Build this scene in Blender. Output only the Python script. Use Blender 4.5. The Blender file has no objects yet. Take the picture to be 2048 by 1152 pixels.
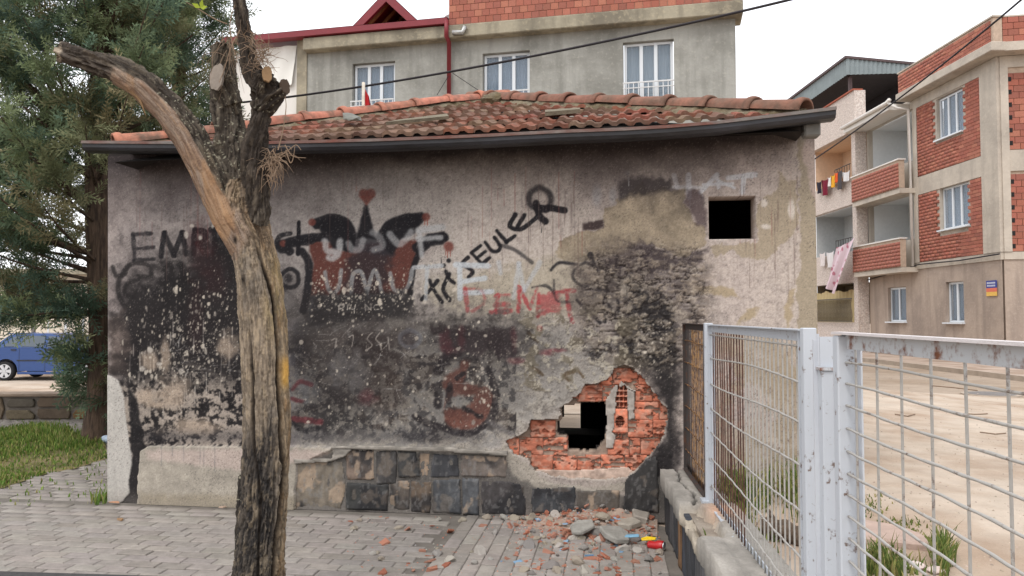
import bpy, bmesh, math, random
import numpy as np
from mathutils import Vector, Matrix, Euler
random.seed(7)
RNG = np.random.default_rng(7)
R = math.radians
scene = bpy.context.scene
COL = scene.collection

# ------------------------------------------------------------------ camera
F_PX = 1490.0                      # focal length in pixels of a 2048 px wide frame
CAM_Z = 1.5
PITCH = math.atan(59 / F_PX)
cam_d = bpy.data.cameras.new('camera')
cam_d.sensor_width = 36.0
cam_d.lens = 36.0 * F_PX / 2048
cam_d.clip_start = 0.05
cam_d.clip_end = 3000
cam = bpy.data.objects.new('camera', cam_d)
cam.location = (0, 0, CAM_Z)
cam.rotation_euler = (math.pi / 2 + PITCH, 0, 0)
COL.objects.link(cam)
scene.camera = cam

# ------------------------------------------------------------------ sky and sun (thin overcast)
SUN_EL, SUN_AZ = 56.0, 212.0       # azimuth clockwise from +Y: behind the camera, to its left
world = bpy.data.worlds.new('World')
scene.world = world
world.use_nodes = True
wn, wl = world.node_tree.nodes, world.node_tree.links
wn.clear()
w_out = wn.new('ShaderNodeOutputWorld')
w_bg = wn.new('ShaderNodeBackground')
w_sky = wn.new('ShaderNodeTexSky')
w_sky.sky_type = 'NISHITA'
w_sky.sun_disc = False
w_sky.sun_elevation = R(SUN_EL)
w_sky.sun_rotation = R(SUN_AZ)
w_sky.dust_density = 4.0
w_sky.air_density = 1.2
w_tc = wn.new('ShaderNodeTexCoord')
w_no = wn.new('ShaderNodeTexNoise')
w_no.inputs['Scale'].default_value = 2.2
w_no.inputs['Detail'].default_value = 5
w_rp = wn.new('ShaderNodeMapRange')
w_rp.inputs[1].default_value = 0.3; w_rp.inputs[2].default_value = 0.7
w_rp.inputs[3].default_value = 0.74; w_rp.inputs[4].default_value = 0.95
w_mx = wn.new('ShaderNodeMix'); w_mx.data_type = 'RGBA'
w_mx.inputs[7].default_value = (12.6, 12.8, 13.2, 1)       # even white cloud cover
w_bg.inputs['Strength'].default_value = 0.10
wl.new(w_tc.outputs['Generated'], w_no.inputs['Vector'])
wl.new(w_no.outputs['Fac'], w_rp.inputs[0])
wl.new(w_rp.outputs[0], w_mx.inputs[0])
wl.new(w_sky.outputs['Color'], w_mx.inputs[6])
wl.new(w_mx.outputs[2], w_bg.inputs['Color'])
wl.new(w_bg.outputs['Background'], w_out.inputs['Surface'])
sun_d = bpy.data.lights.new('sun', 'SUN')
sun_d.energy = 1.1
sun_d.angle = R(22)
sun_d.color = (1.0, 0.96, 0.91)
sun = bpy.data.objects.new('sun', sun_d)
COL.objects.link(sun)
_sd = Vector((math.sin(R(SUN_AZ)) * math.cos(R(SUN_EL)), math.cos(R(SUN_AZ)) * math.cos(R(SUN_EL)), math.sin(R(SUN_EL))))
sun.rotation_euler = (-_sd).to_track_quat('-Z', 'Y').to_euler()
sun.location = _sd * 60
vs = scene.view_settings
vs.view_transform = 'Standard'
vs.look = 'None'
vs.exposure = 0.5
vs.gamma = 1.0
vs.use_curve_mapping = False
scene.cycles.max_bounces = 6
scene.cycles.transparent_max_bounces = 8
scene.cycles.use_denoising = True

# ------------------------------------------------------------------ photo pixel -> place
SP, CP = math.sin(PITCH), math.cos(PITCH)
CAMP = np.array([0, 0, CAM_Z])
def ray(px, py):
    x, y = (px - 1024) / F_PX, (576 - py) / F_PX
    return np.array([x, CP - y * SP, SP + y * CP])
def on_z(px, py, z=0.0):
    d = ray(px, py); return CAMP + d * ((z - CAM_Z) / d[2])
def on_y(px, py, Y):
    d = ray(px, py); return CAMP + d * (Y / d[1])
def on_plane(px, py, p0, n):
    d = ray(px, py); return CAMP + d * (np.dot(np.asarray(p0) - CAMP, n) / np.dot(d, n))
def project(P):
    """world points (N,3) -> photo pixels"""
    P = np.asarray(P, float) - CAMP
    f = P[:, 1] * CP + P[:, 2] * SP
    u = -P[:, 1] * SP + P[:, 2] * CP
    return 1024 + F_PX * P[:, 0] / f, 576 - F_PX * u / f

class Face:
    """a vertical plane through p0 running along ground direction d (left to right); local x along d, y inward, z up"""
    def __init__(self, p0, d):
        self.p0 = np.array([p0[0], p0[1], 0.0])
        d = np.array([d[0], d[1], 0.0]); self.d = d / np.linalg.norm(d)
        self.inn = np.array([-self.d[1], self.d[0], 0.0])
        self.rz = math.atan2(self.d[1], self.d[0])
    def sz(self, px, py, off=0.0):
        p = on_plane(px, py, self.p0 + self.inn * off, self.inn) - self.p0
        return float(np.dot(p, self.d)), float(p[2])
    def w(self, s, y, z):
        return self.p0 + self.d * s + self.inn * y + np.array([0, 0, z])

# ------------------------------------------------------------------ numpy noise
_T = RNG.random((256, 256))
def vnoise(x, y):
    x = np.asarray(x, float); y = np.asarray(y, float)
    xi = np.floor(x).astype(int); yi = np.floor(y).astype(int)
    fx = x - xi; fy = y - yi
    fx = fx * fx * (3 - 2 * fx); fy = fy * fy * (3 - 2 * fy)
    a = _T[xi & 255, yi & 255]; b = _T[(xi + 1) & 255, yi & 255]
    c = _T[xi & 255, (yi + 1) & 255]; d = _T[(xi + 1) & 255, (yi + 1) & 255]
    return (a + (b - a) * fx) * (1 - fy) + (c + (d - c) * fx) * fy
def fbm(x, y, o=4, g=0.5):
    s = 0; a = 1.0; t = 0
    for k in range(o):
        s = s + a * vnoise(x * 2 ** k + 17.3 * k, y * 2 ** k + 9.1 * k); t += a; a *= g
    return s / t
def sstep(a, b, x):
    t = np.clip((x - a) / (b - a), 0, 1); return t * t * (3 - 2 * t)
def lin(c):
    c = np.asarray(c, float)
    return np.where(c <= 0.04045, c / 12.92, ((c + 0.055) / 1.055) ** 2.4)
def C(r, g, b):
    """an sRGB colour 0..255 as a linear rgba"""
    v = lin(np.array([r, g, b]) / 255.0); return (float(v[0]), float(v[1]), float(v[2]), 1.0)

# ------------------------------------------------------------------ materials
def _nt(name):
    m = bpy.data.materials.new(name); m.use_nodes = True
    nt = m.node_tree
    return m, nt.nodes, nt.links, nt.nodes['Principled BSDF']
def mat(name, col, rough=0.85, var=0.25, scale=8.0, bump=0.15, bscale=None, col2=None, patch=3.0, objcol=False,
        attr=None, metal=0.0, stretch=None, spec=0.3, bdist=0.01, translucent=0.0):
    """procedural surface: base colour (fixed, per object, or the mesh's own pigment) with two scales of noise and fine relief"""
    m, N, L, B = _nt(name)
    B.inputs['Roughness'].default_value = rough
    B.inputs['Metallic'].default_value = metal
    B.inputs['Specular IOR Level'].default_value = spec
    tc = N.new('ShaderNodeTexCoord')
    vec = tc.outputs['Object']
    if stretch:
        mp = N.new('ShaderNodeMapping'); mp.inputs['Scale'].default_value = stretch
        L.new(vec, mp.inputs['Vector']); vec = mp.outputs['Vector']
    if objcol:
        oi = N.new('ShaderNodeObjectInfo')
        off = N.new('ShaderNodeVectorMath'); off.operation = 'MULTIPLY_ADD'
        L.new(oi.outputs['Random'], off.inputs[0]); off.inputs[1].default_value = (37, 53, 71); L.new(vec, off.inputs[2])
        vec = off.outputs[0]
    n1 = N.new('ShaderNodeTexNoise'); n1.inputs['Scale'].default_value = scale; n1.inputs['Detail'].default_value = 6
    n1.inputs['Roughness'].default_value = 0.65
    L.new(vec, n1.inputs['Vector'])
    if attr:
        a = N.new('ShaderNodeAttribute'); a.attribute_name = attr; src = a.outputs['Color']
    elif objcol:
        src = oi.outputs['Color']
    else:
        rgb = N.new('ShaderNodeRGB'); rgb.outputs[0].default_value = col; src = rgb.outputs[0]
    if col2 is not None:
        n2 = N.new('ShaderNodeTexNoise'); n2.inputs['Scale'].default_value = patch; n2.inputs['Detail'].default_value = 5
        n2.inputs['Roughness'].default_value = 0.6
        L.new(vec, n2.inputs['Vector'])
        rp = N.new('ShaderNodeMapRange'); rp.inputs[1].default_value = 0.42; rp.inputs[2].default_value = 0.62
        L.new(n2.outputs['Fac'], rp.inputs[0])
        mx = N.new('ShaderNodeMix'); mx.data_type = 'RGBA'
        L.new(rp.outputs[0], mx.inputs[0]); L.new(src, mx.inputs[6]); mx.inputs[7].default_value = col2
        src = mx.outputs[2]
    mr = N.new('ShaderNodeMapRange'); mr.inputs[1].default_value = 0.25; mr.inputs[2].default_value = 0.75
    mr.inputs[3].default_value = 1 - var; mr.inputs[4].default_value = 1 + var
    L.new(n1.outputs['Fac'], mr.inputs[0])
    mu = N.new('ShaderNodeVectorMath'); mu.operation = 'SCALE'
    L.new(src, mu.inputs[0]); L.new(mr.outputs[0], mu.inputs['Scale'])
    L.new(mu.outputs[0], B.inputs['Base Color'])
    if bump:
        nb = N.new('ShaderNodeTexNoise'); nb.inputs['Scale'].default_value = bscale or scale * 4
        nb.inputs['Detail'].default_value = 6; nb.inputs['Roughness'].default_value = 0.7
        L.new(vec, nb.inputs['Vector'])
        bp = N.new('ShaderNodeBump'); bp.inputs['Strength'].default_value = min(1.0, bump * 3); bp.inputs['Distance'].default_value = bdist
        L.new(nb.outputs['Fac'], bp.inputs['Height']); L.new(bp.outputs['Normal'], B.inputs['Normal'])
    if translucent:
        B.inputs['Transmission Weight'].default_value = 0
        B.inputs['Subsurface Weight'].default_value = 0
        tr = N.new('ShaderNodeBsdfTranslucent'); L.new(mu.outputs[0], tr.inputs['Color'])
        ms = N.new('ShaderNodeMixShader'); ms.inputs[0].default_value = translucent
        L.new(B.outputs[0], ms.inputs[1]); L.new(tr.outputs[0], ms.inputs[2])
        L.new(ms.outputs[0], N['Material Output'].inputs['Surface'])
    return m
def glass_mat(name, tint, alpha=0.35):
    """window glass: see-through with a sky reflection"""
    m, N, L, B = _nt(name)
    B.inputs['Base Color'].default_value = tint
    B.inputs['Roughness'].default_value = 0.04
    B.inputs['Specular IOR Level'].default_value = 0.9
    B.inputs['Alpha'].default_value = alpha
    return m

# ------------------------------------------------------------------ objects
MW = {}
def thing(name, label, cat, loc=(0, 0, 0), rz=0.0, group=None):
    o = bpy.data.objects.new(name, None)
    o.empty_display_size = 0.2
    o.location = [float(v) for v in loc]; o.rotation_euler = (0, 0, rz)
    COL.objects.link(o)
    o['label'] = label; o['category'] = cat
    if group: o['group'] = group
    MW[o.name] = Matrix.Translation(Vector([float(v) for v in loc])) @ Matrix.Rotation(rz, 4, 'Z')
    return o
def tag(o, label, cat, group=None):
    o['label'] = label; o['category'] = cat
    if group: o['group'] = group
    return o
def link(name, me, m=None, parent=None, color=None, loc=None, rot=None, scale=None):
    o = bpy.data.objects.new(name, me)
    COL.objects.link(o)
    if m is not None and len(me.materials) == 0: me.materials.append(m)
    if parent is not None: o.parent = parent
    if loc is not None: o.location = [float(v) for v in loc]
    if rot is not None: o.rotation_euler = [float(v) for v in rot]
    if scale is not None: o.scale = scale
    if color is not None: o.color = (color[0], color[1], color[2], 1.0)
    return o
def root_matrix(p):
    while p is not None and p.name not in MW: p = p.parent
    return MW[p.name] if p is not None else Matrix.Identity(4)

class MB:
    """collects geometry for ONE mesh"""
    def __init__(self): self.v = []; self.f = []
    def add(self, vs_, fs_):
        b = len(self.v)
        self.v += [tuple(float(c) for c in p) for p in vs_]
        self.f += [tuple(i + b for i in f) for f in fs_]
        return self
    def box(self, x0, x1, y0, y1, z0, z1):
        return self.add([(x0, y0, z0), (x1, y0, z0), (x1, y1, z0), (x0, y1, z0), (x0, y0, z1), (x1, y0, z1), (x1, y1, z1), (x0, y1, z1)],
                        [(0, 3, 2, 1), (4, 5, 6, 7), (0, 1, 5, 4), (1, 2, 6, 5), (2, 3, 7, 6), (3, 0, 4, 7)])
    def prism(self, poly, d):
        """polygon (list of 3d points) swept by vector d"""
        n = len(poly); d = np.asarray(d, float)
        a = [np.asarray(p, float) for p in poly]
        return self.add(a + [p + d for p in a],
                        [tuple(range(n - 1, -1, -1)), tuple(range(n, 2 * n))] + [(i, (i + 1) % n, n + (i + 1) % n, n + i) for i in range(n)])
    def tube(self, pts, r, k=6, cap=True):
        pts = [np.asarray(p, float) for p in pts]
        rs = r if hasattr(r, '__len__') else [r] * len(pts)
        b = len(self.v); up = None
        for i, p in enumerate(pts):
            t = pts[min(i + 1, len(pts) - 1)] - pts[max(i - 1, 0)]
            t = t / (np.linalg.norm(t) + 1e-9)
            if up is None:
                ref = np.array([0, 0, 1.0]) if abs(t[2]) < 0.9 else np.array([1.0, 0, 0])
                up = np.cross(t, ref)
            up = up - t * np.dot(up, t); up /= (np.linalg.norm(up) + 1e-9)
            sd = np.cross(t, up)
            for j in range(k):
                a = 2 * math.pi * j / k
                self.v.append(tuple(p + rs[i] * (math.cos(a) * up + math.sin(a) * sd)))
        for i in range(len(pts) - 1):
            for j in range(k):
                a = b + i * k + j; c = b + i * k + (j + 1) % k
                self.f.append((a, c, c + k, a + k))
        if cap:
            self.f.append(tuple(b + j for j in range(k - 1, -1, -1)))
            e = b + (len(pts) - 1) * k
            self.f.append(tuple(e + j for j in range(k)))
        return self
    def mesh(self, name, parent=None, world=False, smooth=False, bevel=0.0, origin=None):
        me = bpy.data.meshes.new(name)
        V = self.v
        if world and parent is not None:
            mi = root_matrix(parent).inverted()
            V = [tuple(mi @ Vector(p)) for p in V]
        if origin is not None:
            V = [(p[0] - origin[0], p[1] - origin[1], p[2] - origin[2]) for p in V]
        me.from_pydata(V, [], self.f)
        if bevel:
            bm = bmesh.new(); bm.from_mesh(me)
            bmesh.ops.remove_doubles(bm, verts=bm.verts, dist=1e-5)
            bmesh.ops.bevel(bm, geom=[e for e in bm.edges], offset=bevel, segments=1, affect='EDGES', profile=0.5)
            bm.to_mesh(me); bm.free()
        if smooth: me.polygons.foreach_set('use_smooth', [True] * len(me.polygons))
        me.update()
        return me
    def build(self, name, m, parent=None, world=False, smooth=False, bevel=0.0, color=None, origin=None):
        return link(name, self.mesh(name, parent, world, smooth, bevel, origin), m, parent, color, loc=origin)
def np_mesh(name, V, Fc, colors=None, smooth=False, attr='pigment'):
    """fast mesh from numpy arrays (faces all tris or all quads)"""
    V = np.asarray(V, np.float32); Fc = np.asarray(Fc, np.int32)
    me = bpy.data.meshes.new(name)
    k = Fc.shape[1]
    me.vertices.add(len(V)); me.vertices.foreach_set('co', V.ravel())
    me.loops.add(Fc.size); me.loops.foreach_set('vertex_index', Fc.ravel())
    me.polygons.add(len(Fc)); me.polygons.foreach_set('loop_start', np.arange(0, Fc.size, k, dtype=np.int32))
    if smooth: me.polygons.foreach_set('use_smooth', np.ones(len(Fc), bool))
    if colors is not None:
        ca = me.color_attributes.new(attr, 'FLOAT_COLOR', 'POINT')
        cc = np.ones((len(V), 4), np.float32); cc[:, :3] = colors
        ca.data.foreach_set('color', cc.ravel())
    me.update(); me.validate()
    return me
def struct(o):
    o['kind'] = 'structure'; return o
def jitter(c, a):
    k = 1 + random.uniform(-a, a)
    return tuple(max(0.0, min(1.0, v * k * (1 + random.uniform(-a * .3, a * .3)))) for v in c[:3])
def chunk_mesh(name, r=(1, 1, .6), seed=0, n=2, rough=0.25):
    """an irregular broken lump, flat-shaded"""
    rnd = random.Random(seed)
    bm = bmesh.new(); bmesh.ops.create_icosphere(bm, subdivisions=n, radius=1.0)
    cuts = [(Vector((rnd.gauss(0, 1), rnd.gauss(0, 1), rnd.gauss(0, 1))).normalized(), rnd.uniform(.45, .85)) for _ in range(7)]
    for v in bm.verts:
        for nn, dd in cuts:
            e = v.co.dot(nn) - dd
            if e > 0: v.co -= nn * e
        v.co *= 1 + rnd.uniform(-rough, rough) * .4
        v.co = Vector((v.co.x * r[0], v.co.y * r[1], v.co.z * r[2]))
    me = bpy.data.meshes.new(name); bm.to_mesh(me); bm.free()
    return me
# ================================================================== the burnt hut: frame and front wall
W0 = on_z(216, 1004)
W1 = on_z(953, 1031)
HUT = Face(W0, W1 - W0)
S_R = HUT.sz(1633, 520)[0]            # right end of the wall
Z_T = 2.84                             # top of the wall
hut = thing('burnt_hut', 'small single-storey hut with a burnt graffiti wall and a red tiled roof', 'hut', HUT.p0, HUT.rz)

STEP = 0.0070
ns = int(S_R / STEP) + 1; nz = int(Z_T / STEP) + 1
gs = np.linspace(0, S_R, ns); gz = np.linspace(0, Z_T, nz)
GS, GZ = np.meshgrid(gs, gz)
GS = GS - .068 * (GZ / Z_T) * np.clip(1 - GS / 2.2, 0, 1)     # the old wall leans out at its left end
_W = HUT.p0[None, :] + GS.reshape(-1, 1) * HUT.d[None, :]
_W[:, 2] += GZ.ravel()
_px, _py = project(_W)
PX = _px.reshape(nz, ns); PY = _py.reshape(nz, ns)
NA = fbm(PX / 5, PY / 5, 3); NB = fbm(PX / 14 + 40, PY / 14, 4); NC_ = fbm(PX / 38 + 7, PY / 38 + 3, 5, .6); ND = fbm(PX / 120 + 1, PY / 120 + 5, 4)
NV = fbm(PX / 4.5, PY / 90, 3); NE = fbm(PX / 9 + 90, PY / 9 + 50, 4, .6); NH = fbm(PX / 44 + 3, PY / 24 + 8, 5, .62); NK = fbm(PX / 24 + 31, PY / 15 + 8, 5, .6)
NF = RNG.random((nz, ns))
colr = np.zeros((nz, ns, 3)); hgt = np.zeros((nz, ns))
def c3(r, g, b): return np.array([r, g, b]) / 255.0
def over(m, c, sl=(slice(None), slice(None))):
    c = np.asarray(c)
    colr[sl] = colr[sl] * (1 - m[..., None]) + (c if c.ndim == 3 else c[None, None, :]) * m[..., None]
def box_sl(x0, y0, x1, y1, pad=20):
    a = [HUT.sz(x, y) for x in (x0 - pad, x1 + pad) for y in (y0 - pad, y1 + pad)]
    i0 = int(np.clip(min(p[0] for p in a) / STEP, 0, ns - 1)); i1 = int(np.clip(max(p[0] for p in a) / STEP + 2, 1, ns))
    j0 = int(np.clip(min(p[1] for p in a) / STEP, 0, nz - 1)); j1 = int(np.clip(max(p[1] for p in a) / STEP + 2, 1, nz))
    return (slice(j0, j1), slice(i0, i1))
def seg_dist(X, Y, pts):
    D = np.full(X.shape, 1e9)
    for (ax, ay), (bx, by) in zip(pts[:-1], pts[1:]):
        dx, dy = bx - ax, by - ay; q = dx * dx + dy * dy + 1e-9
        t = np.clip(((X - ax) * dx + (Y - ay) * dy) / q, 0, 1)
        D = np.minimum(D, np.hypot(X - ax - t * dx, Y - ay - t * dy))
    return D
def curve(pts, n=6):
    """Catmull-Rom through the points"""
    if len(pts) < 3: return pts
    P = [pts[0]] + list(pts) + [pts[-1]]; o = []
    for i in range(1, len(P) - 2):
        for k in range(n):
            t = k / n
            o.append(tuple(0.5 * ((2 * P[i][c]) + (-P[i - 1][c] + P[i + 1][c]) * t + (2 * P[i - 1][c] - 5 * P[i][c] + 4 * P[i + 1][c] - P[i + 2][c]) * t * t
                                  + (-P[i - 1][c] + 3 * P[i][c] - 3 * P[i + 1][c] + P[i + 2][c]) * t ** 3) for c in (0, 1)))
    return o + [tuple(pts[-1])]
def stroke(pts, w, c, soft=1.5, a=1.0, rough=4.0, dry=0.0, smooth=True):
    pts = curve(pts) if smooth else pts
    xs = [p[0] for p in pts]; ys = [p[1] for p in pts]
    sl = box_sl(min(xs), min(ys), max(xs), max(ys), w + soft + 8)
    d = seg_dist(PX[sl], PY[sl], pts) + (NB[sl] - .5) * rough + (NA[sl] - .5) * rough * .5
    m = sstep(w / 2 + soft, w / 2 - soft, d) * a
    if dry: m = m * (1 - dry * sstep(.45, .62, NE[sl]))
    over(m, c, sl)
def in_poly(X, Y, poly):
    ins = np.zeros(X.shape, bool); n = len(poly)
    for i in range(n):
        x0, y0 = poly[i]; x1, y1 = poly[(i + 1) % n]
        if y0 == y1: continue
        c_ = (Y < y0) != (Y < y1)
        ins ^= c_ & (X < (x1 - x0) * (Y - y0) / (y1 - y0) + x0)
    return ins
def poly_mask(poly, soft=6.0, warp=8.0, grain=0.0):
    xs = [p[0] for p in poly]; ys = [p[1] for p in poly]
    sl = box_sl(min(xs), min(ys), max(xs), max(ys), soft + warp + 6)
    X = PX[sl] + (NB[sl] - .5) * warp * 2 + (NC_[sl] - .5) * warp * 2; Y = PY[sl] + (NE[sl] - .5) * warp * 2
    d = seg_dist(X, Y, list(poly) + [poly[0]]); d = np.where(in_poly(X, Y, poly), -d, d)
    return sl, sstep(soft, -soft, d + (NA[sl] - .5) * grain)
def fill(poly, c, a=1.0, soft=6.0, warp=8.0, grain=0.0):
    sl, m = poly_mask(poly, soft, warp, grain); over(m * a, c, sl)
def blob(x, y, rx, ry, c, a=1.0, soft=.5, warp=.3):
    sl = box_sl(x - rx * 1.6, y - ry * 1.6, x + rx * 1.6, y + ry * 1.6, 6)
    r = np.hypot((PX[sl] - x) / rx, (PY[sl] - y) / ry) + (NB[sl] - .5) * warp * 1.4 + (NC_[sl] - .5) * warp * 1.4
    over(sstep(1 + soft, 1 - soft, r) * a, c, sl)
def K(ox, oy, sc, pts): return [(ox + x / sc, oy + y / sc) for x, y in pts]
k7 = lambda *p: K(560, 340, 3.2, p)
k5 = lambda *p: K(0, 400, 3.2, p)
k8 = lambda *p: K(560, 660, 3.2, p)
kR = lambda *p: K(1000, 300, 3.2, p)
kH = lambda *p: K(980, 700, 2.548, p)
k6 = lambda *p: K(400, 700, 2.548, p)
kL = lambda *p: K(200, 700, 3.388, p)

# ---- bare plaster: a pinkish limewash over beige render
xs_ = [216, 300, 520, 760, 1000, 1250, 1480, 1640]
tone = np.stack([np.interp(PX, xs_, v) for v in ([146, 140, 135, 157, 174, 168, 180, 178], [136, 132, 129, 151, 164, 157, 167, 166], [132, 129, 126, 145, 155, 148, 159, 155])], -1) / 255
colr[:] = tone
over(sstep(.5, .75, ND) * .35, c3(126, 114, 112)); over(sstep(.52, .3, ND) * .25, c3(184, 172, 164))
over(sstep(.55, .7, NV) * .07, c3(96, 86, 84)); over(sstep(.45, .3, NV) * .05, c3(190, 180, 172)); over(sstep(.5, .66, NE) * .12, c3(100, 92, 90)); over(sstep(.5, .34, NB) * .10, c3(182, 172, 166))
over(sstep(.58, .7, NB) * .28 * sstep(1000, 300, PX), c3(84, 78, 78)); over(sstep(.6, .66, NA) * .15, c3(70, 62, 60))
hgt += (NC_ - .5) * .004 + (NB - .5) * .0016
# right end of the wall: washed-out pink with bare render showing at the corner
fill([(1596, 250), (1650, 250), (1650, 1100), (1598, 1100), (1592, 700), (1600, 500)], c3(150, 138, 119), .9, 1.5, 7, 6)
fill([(1608, 262), (1640, 260), (1640, 420), (1622, 380), (1612, 340)], c3(178, 160, 152), .8, 3, 8)
fill(kR((1640, 350), (1780, 240), (1800, 120), (1830, 200), (1890, 180), (1905, 300), (1900, 480), (1820, 600), (1700, 700), (1560, 690), (1500, 640), (1380, 690), (1340, 610), (1660, 590)), c3(152, 139, 119), .85, 1.5, 7, 6)
for x, y, rx, ry in [(1865, 380, 22, 60), (1700, 490, 40, 18), (1690, 340, 20, 26), (1400, 570, 60, 9)]:
    q = kR((x, y))[0]; blob(q[0], q[1], rx / 3.2, ry / 3.2, c3(205, 196, 188), .8, .4, .5)
for P_ in [[(1250, 870), (1500, 880), (1540, 950), (1400, 930), (1240, 915)], [(1580, 1020), (1660, 1000), (1640, 1060), (1560, 1100), (1520, 1120)], [(1850, 900), (1900, 880), (1880, 1000), (1840, 1150), (1830, 1050)]]:
    fill(kR(*P_), c3(158, 142, 116), .85, 3, 7)
for x, y, rx, ry in [(1480, 690, 60, 26), (1560, 760, 36, 50), (1500, 900, 40, 50), (1440, 860, 20, 80), (1580, 840, 20, 90), (1540, 690, 18, 22)]:
    blob(x, y, rx, ry, c3(150, 136, 114), .5, .7, .7)
over(sstep(.52, .6, NC_) * sstep(1420, 1470, PX) * sstep(660, 720, PY) * .7, c3(146, 132, 112))
# ---- the beige render where the limewash has come off
peel = kR((660, 370), (740, 350), (742, 320), (800, 300), (860, 250), (915, 200), (940, 250), (1000, 255), (1040, 235), (1090, 262), (1180, 240), (1170, 330), (1220, 400), (1222, 450), (1312, 500), (1320, 600), (1250, 650), (1180, 700), (1080, 650), (1000, 610), (900, 600), (800, 670), (660, 700), (480, 720), (360, 690), (380, 580), (490, 530), (662, 505))
sl, m = poly_mask(peel, .8, 4.5, 6.0)
pc = np.broadcast_to(c3(146, 133, 115), m.shape + (3,)).copy()
pc *= (1 + (NC_[sl] - .5) * .5 + (NE[sl] - .5) * .25)[..., None]
over(m, pc, sl); hgt[sl] -= m * .004
fill(kR((300, 690), (700, 700), (900, 860), (700, 1000), (300, 1100), (-400, 1000), (-500, 860), (0, 760)), c3(156, 147, 128), .62, 22, 22)
# ---- grey cement underneath in the lower middle
fill([(588, 640), (800, 650), (1000, 640), (1160, 650), (1280, 700), (1240, 760), (1000, 880), (960, 900), (586, 895)], c3(142, 138, 132), .8, 22, 24)
sl = box_sl(580, 640, 1320, 900)
over(sstep(.5, .58, NC_[sl]) * .5 * sstep(1330, 1200, PX[sl]), c3(166, 158, 146), sl); over(sstep(.55, .62, NE[sl]) * .5 * sstep(1320, 1100, PX[sl]), c3(104, 98, 92), sl)
hgt[sl] += sstep(.5, .56, NC_[sl]) * .0035
# ---- old graffiti under the soot
BK, RD, WH, GY, RR = c3(30, 29, 32), c3(84, 49, 43), c3(178, 180, 182), c3(128, 128, 128), c3(150, 54, 58)
fill(k7((180, 440), (260, 440), (400, 520), (520, 480), (700, 450), (880, 450), (910, 520), (850, 640), (830, 790), (190, 800), (215, 600)), RD, .95, 3, 3)
fill(k7((420, 560), (560, 480), (720, 500), (690, 700), (640, 800), (420, 800)), BK * 1.3, .72, 12, 10)
fill(k7((420, 440), (560, 400), (700, 380), (860, 330), (860, 400), (740, 450), (720, 560), (560, 520), (420, 520)), BK * 1.5, .8, 8, 8)
for p, w in [(((235, 345), (320, 315), (410, 335), (455, 410), (440, 490)), 70), (((300, 350), (360, 390), (420, 440)), 90), (((650, 425), (700, 350), (800, 310), (905, 300)), 58), (((760, 340), (860, 340)), 60),
             (((875, 500), (950, 445), (1050, 430)), 62), (((890, 530), (850, 640), (835, 790)), 36), (((20, 475), (150, 440), (270, 430)), 58), (((140, 520), (185, 600), (175, 760), (150, 900)), 50), (((120, 345), (115, 540)), 22), (((0, 480), (60, 520)), 60)]:
    stroke(k7(*p), w / 3.2, BK, 2.2, .95, 3)
fill(k7((232, 345), (320, 298), (425, 325), (475, 420), (460, 530), (330, 500), (270, 410)), BK, .93, 3, 3); fill(k7((630, 440), (690, 345), (800, 288), (920, 283), (912, 332), (870, 400), (770, 450), (720, 540), (660, 500)), BK, .92, 3, 3); fill(k7((865, 530), (945, 410), (1050, 392), (1078, 440), (1045, 478), (965, 485), (905, 550)), BK, .93, 2.5, 2)
fill(k7((540, 225), (520, 300), (490, 440), (610, 440), (580, 320), (562, 225)), BK, .95, 3, 2)
for x, y, r in [(535, 150, 30), (580, 150, 30), (205, 335, 24), (935, 300, 26), (1080, 490, 32), (20, 470, 22)]:
    q = k7((x, y))[0]; blob(q[0], q[1], r / 3.2, r / 3.2, c3(104, 58, 51), .85, .3, .15)
fill(k7((505, 165), (605, 165), (552, 230)), c3(110, 60, 52), .85, 3, 1)
for x, y0, y1 in [(1060, 515, 545), (1072, 520, 560), (1090, 520, 552), (925, 325, 350), (942, 325, 356)]:
    stroke(k7((x, y0), (x, y1)), 1.6, c3(128, 58, 46), .6, .9, .6)
# letters at the left
for p, w in [(((852, 215), (860, 392)), 26), (((850, 222), (970, 214)), 24), (((856, 312), (980, 304)), 22), (((852, 388), (985, 378)), 24)]:
    stroke(k5(*p), w / 3.2, BK, 1.6, .82, 5, .3)
for p in [((1030, 362), (1052, 212)), ((1052, 215), (1112, 350)), ((1112, 350), (1168, 210)), ((1165, 212), (1192, 344)), ((1238, 350), (1246, 190)), ((1372, 190), (1374, 340)), ((1352, 192), (1425, 182)), ((1372, 262), (1432, 250)), ((1372, 336), (1450, 336))]:
    stroke(k5(*p), 11, BK, 1.2, .95, 4, .15)
stroke(k5((1250, 200), (1300, 198), (1318, 235), (1290, 268), (1252, 275)), 11, BK, 1.3, .95, 3)
stroke(k5((1270, 275), (1310, 345)), 12, c3(66, 34, 34), 3, .8, 4)
stroke(k5((1860, 212), (1790, 232), (1768, 290), (1800, 330), (1850, 318)), 9, BK, 1.4, .9, 4, .3)
stroke(k5((1912, 145), (1908, 345)), 9, BK, 1.2, .95, 4); stroke(k5((1845, 285), (2000, 255)), 16, BK, 2, .9, 5)
for p, w in [(((722, 432), (745, 485), (800, 470)), 30), (((780, 480), (830, 415), (920, 405), (965, 440), (955, 490), (880, 480)), 28), (((825, 420), (765, 500), (760, 600), (805, 690)), 32), (((900, 500), (810, 545), (800, 600), (850, 625)), 26),
             (((1045, 450), (1085, 405), (1105, 470), (1120, 540), (1150, 550), (1165, 470), (1160, 405)), 26), (((1170, 500), (1230, 440), (1320, 440)), 24)]:
    stroke(k5(*p), w / 3.2, c3(44, 41, 41), 2.4, .82, 5)
stroke(k5((1800, 480), (1850, 440), (1905, 470), (1905, 540), (1850, 560), (1800, 540)), 8.5, BK, 1.6, .92, 3)
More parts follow.
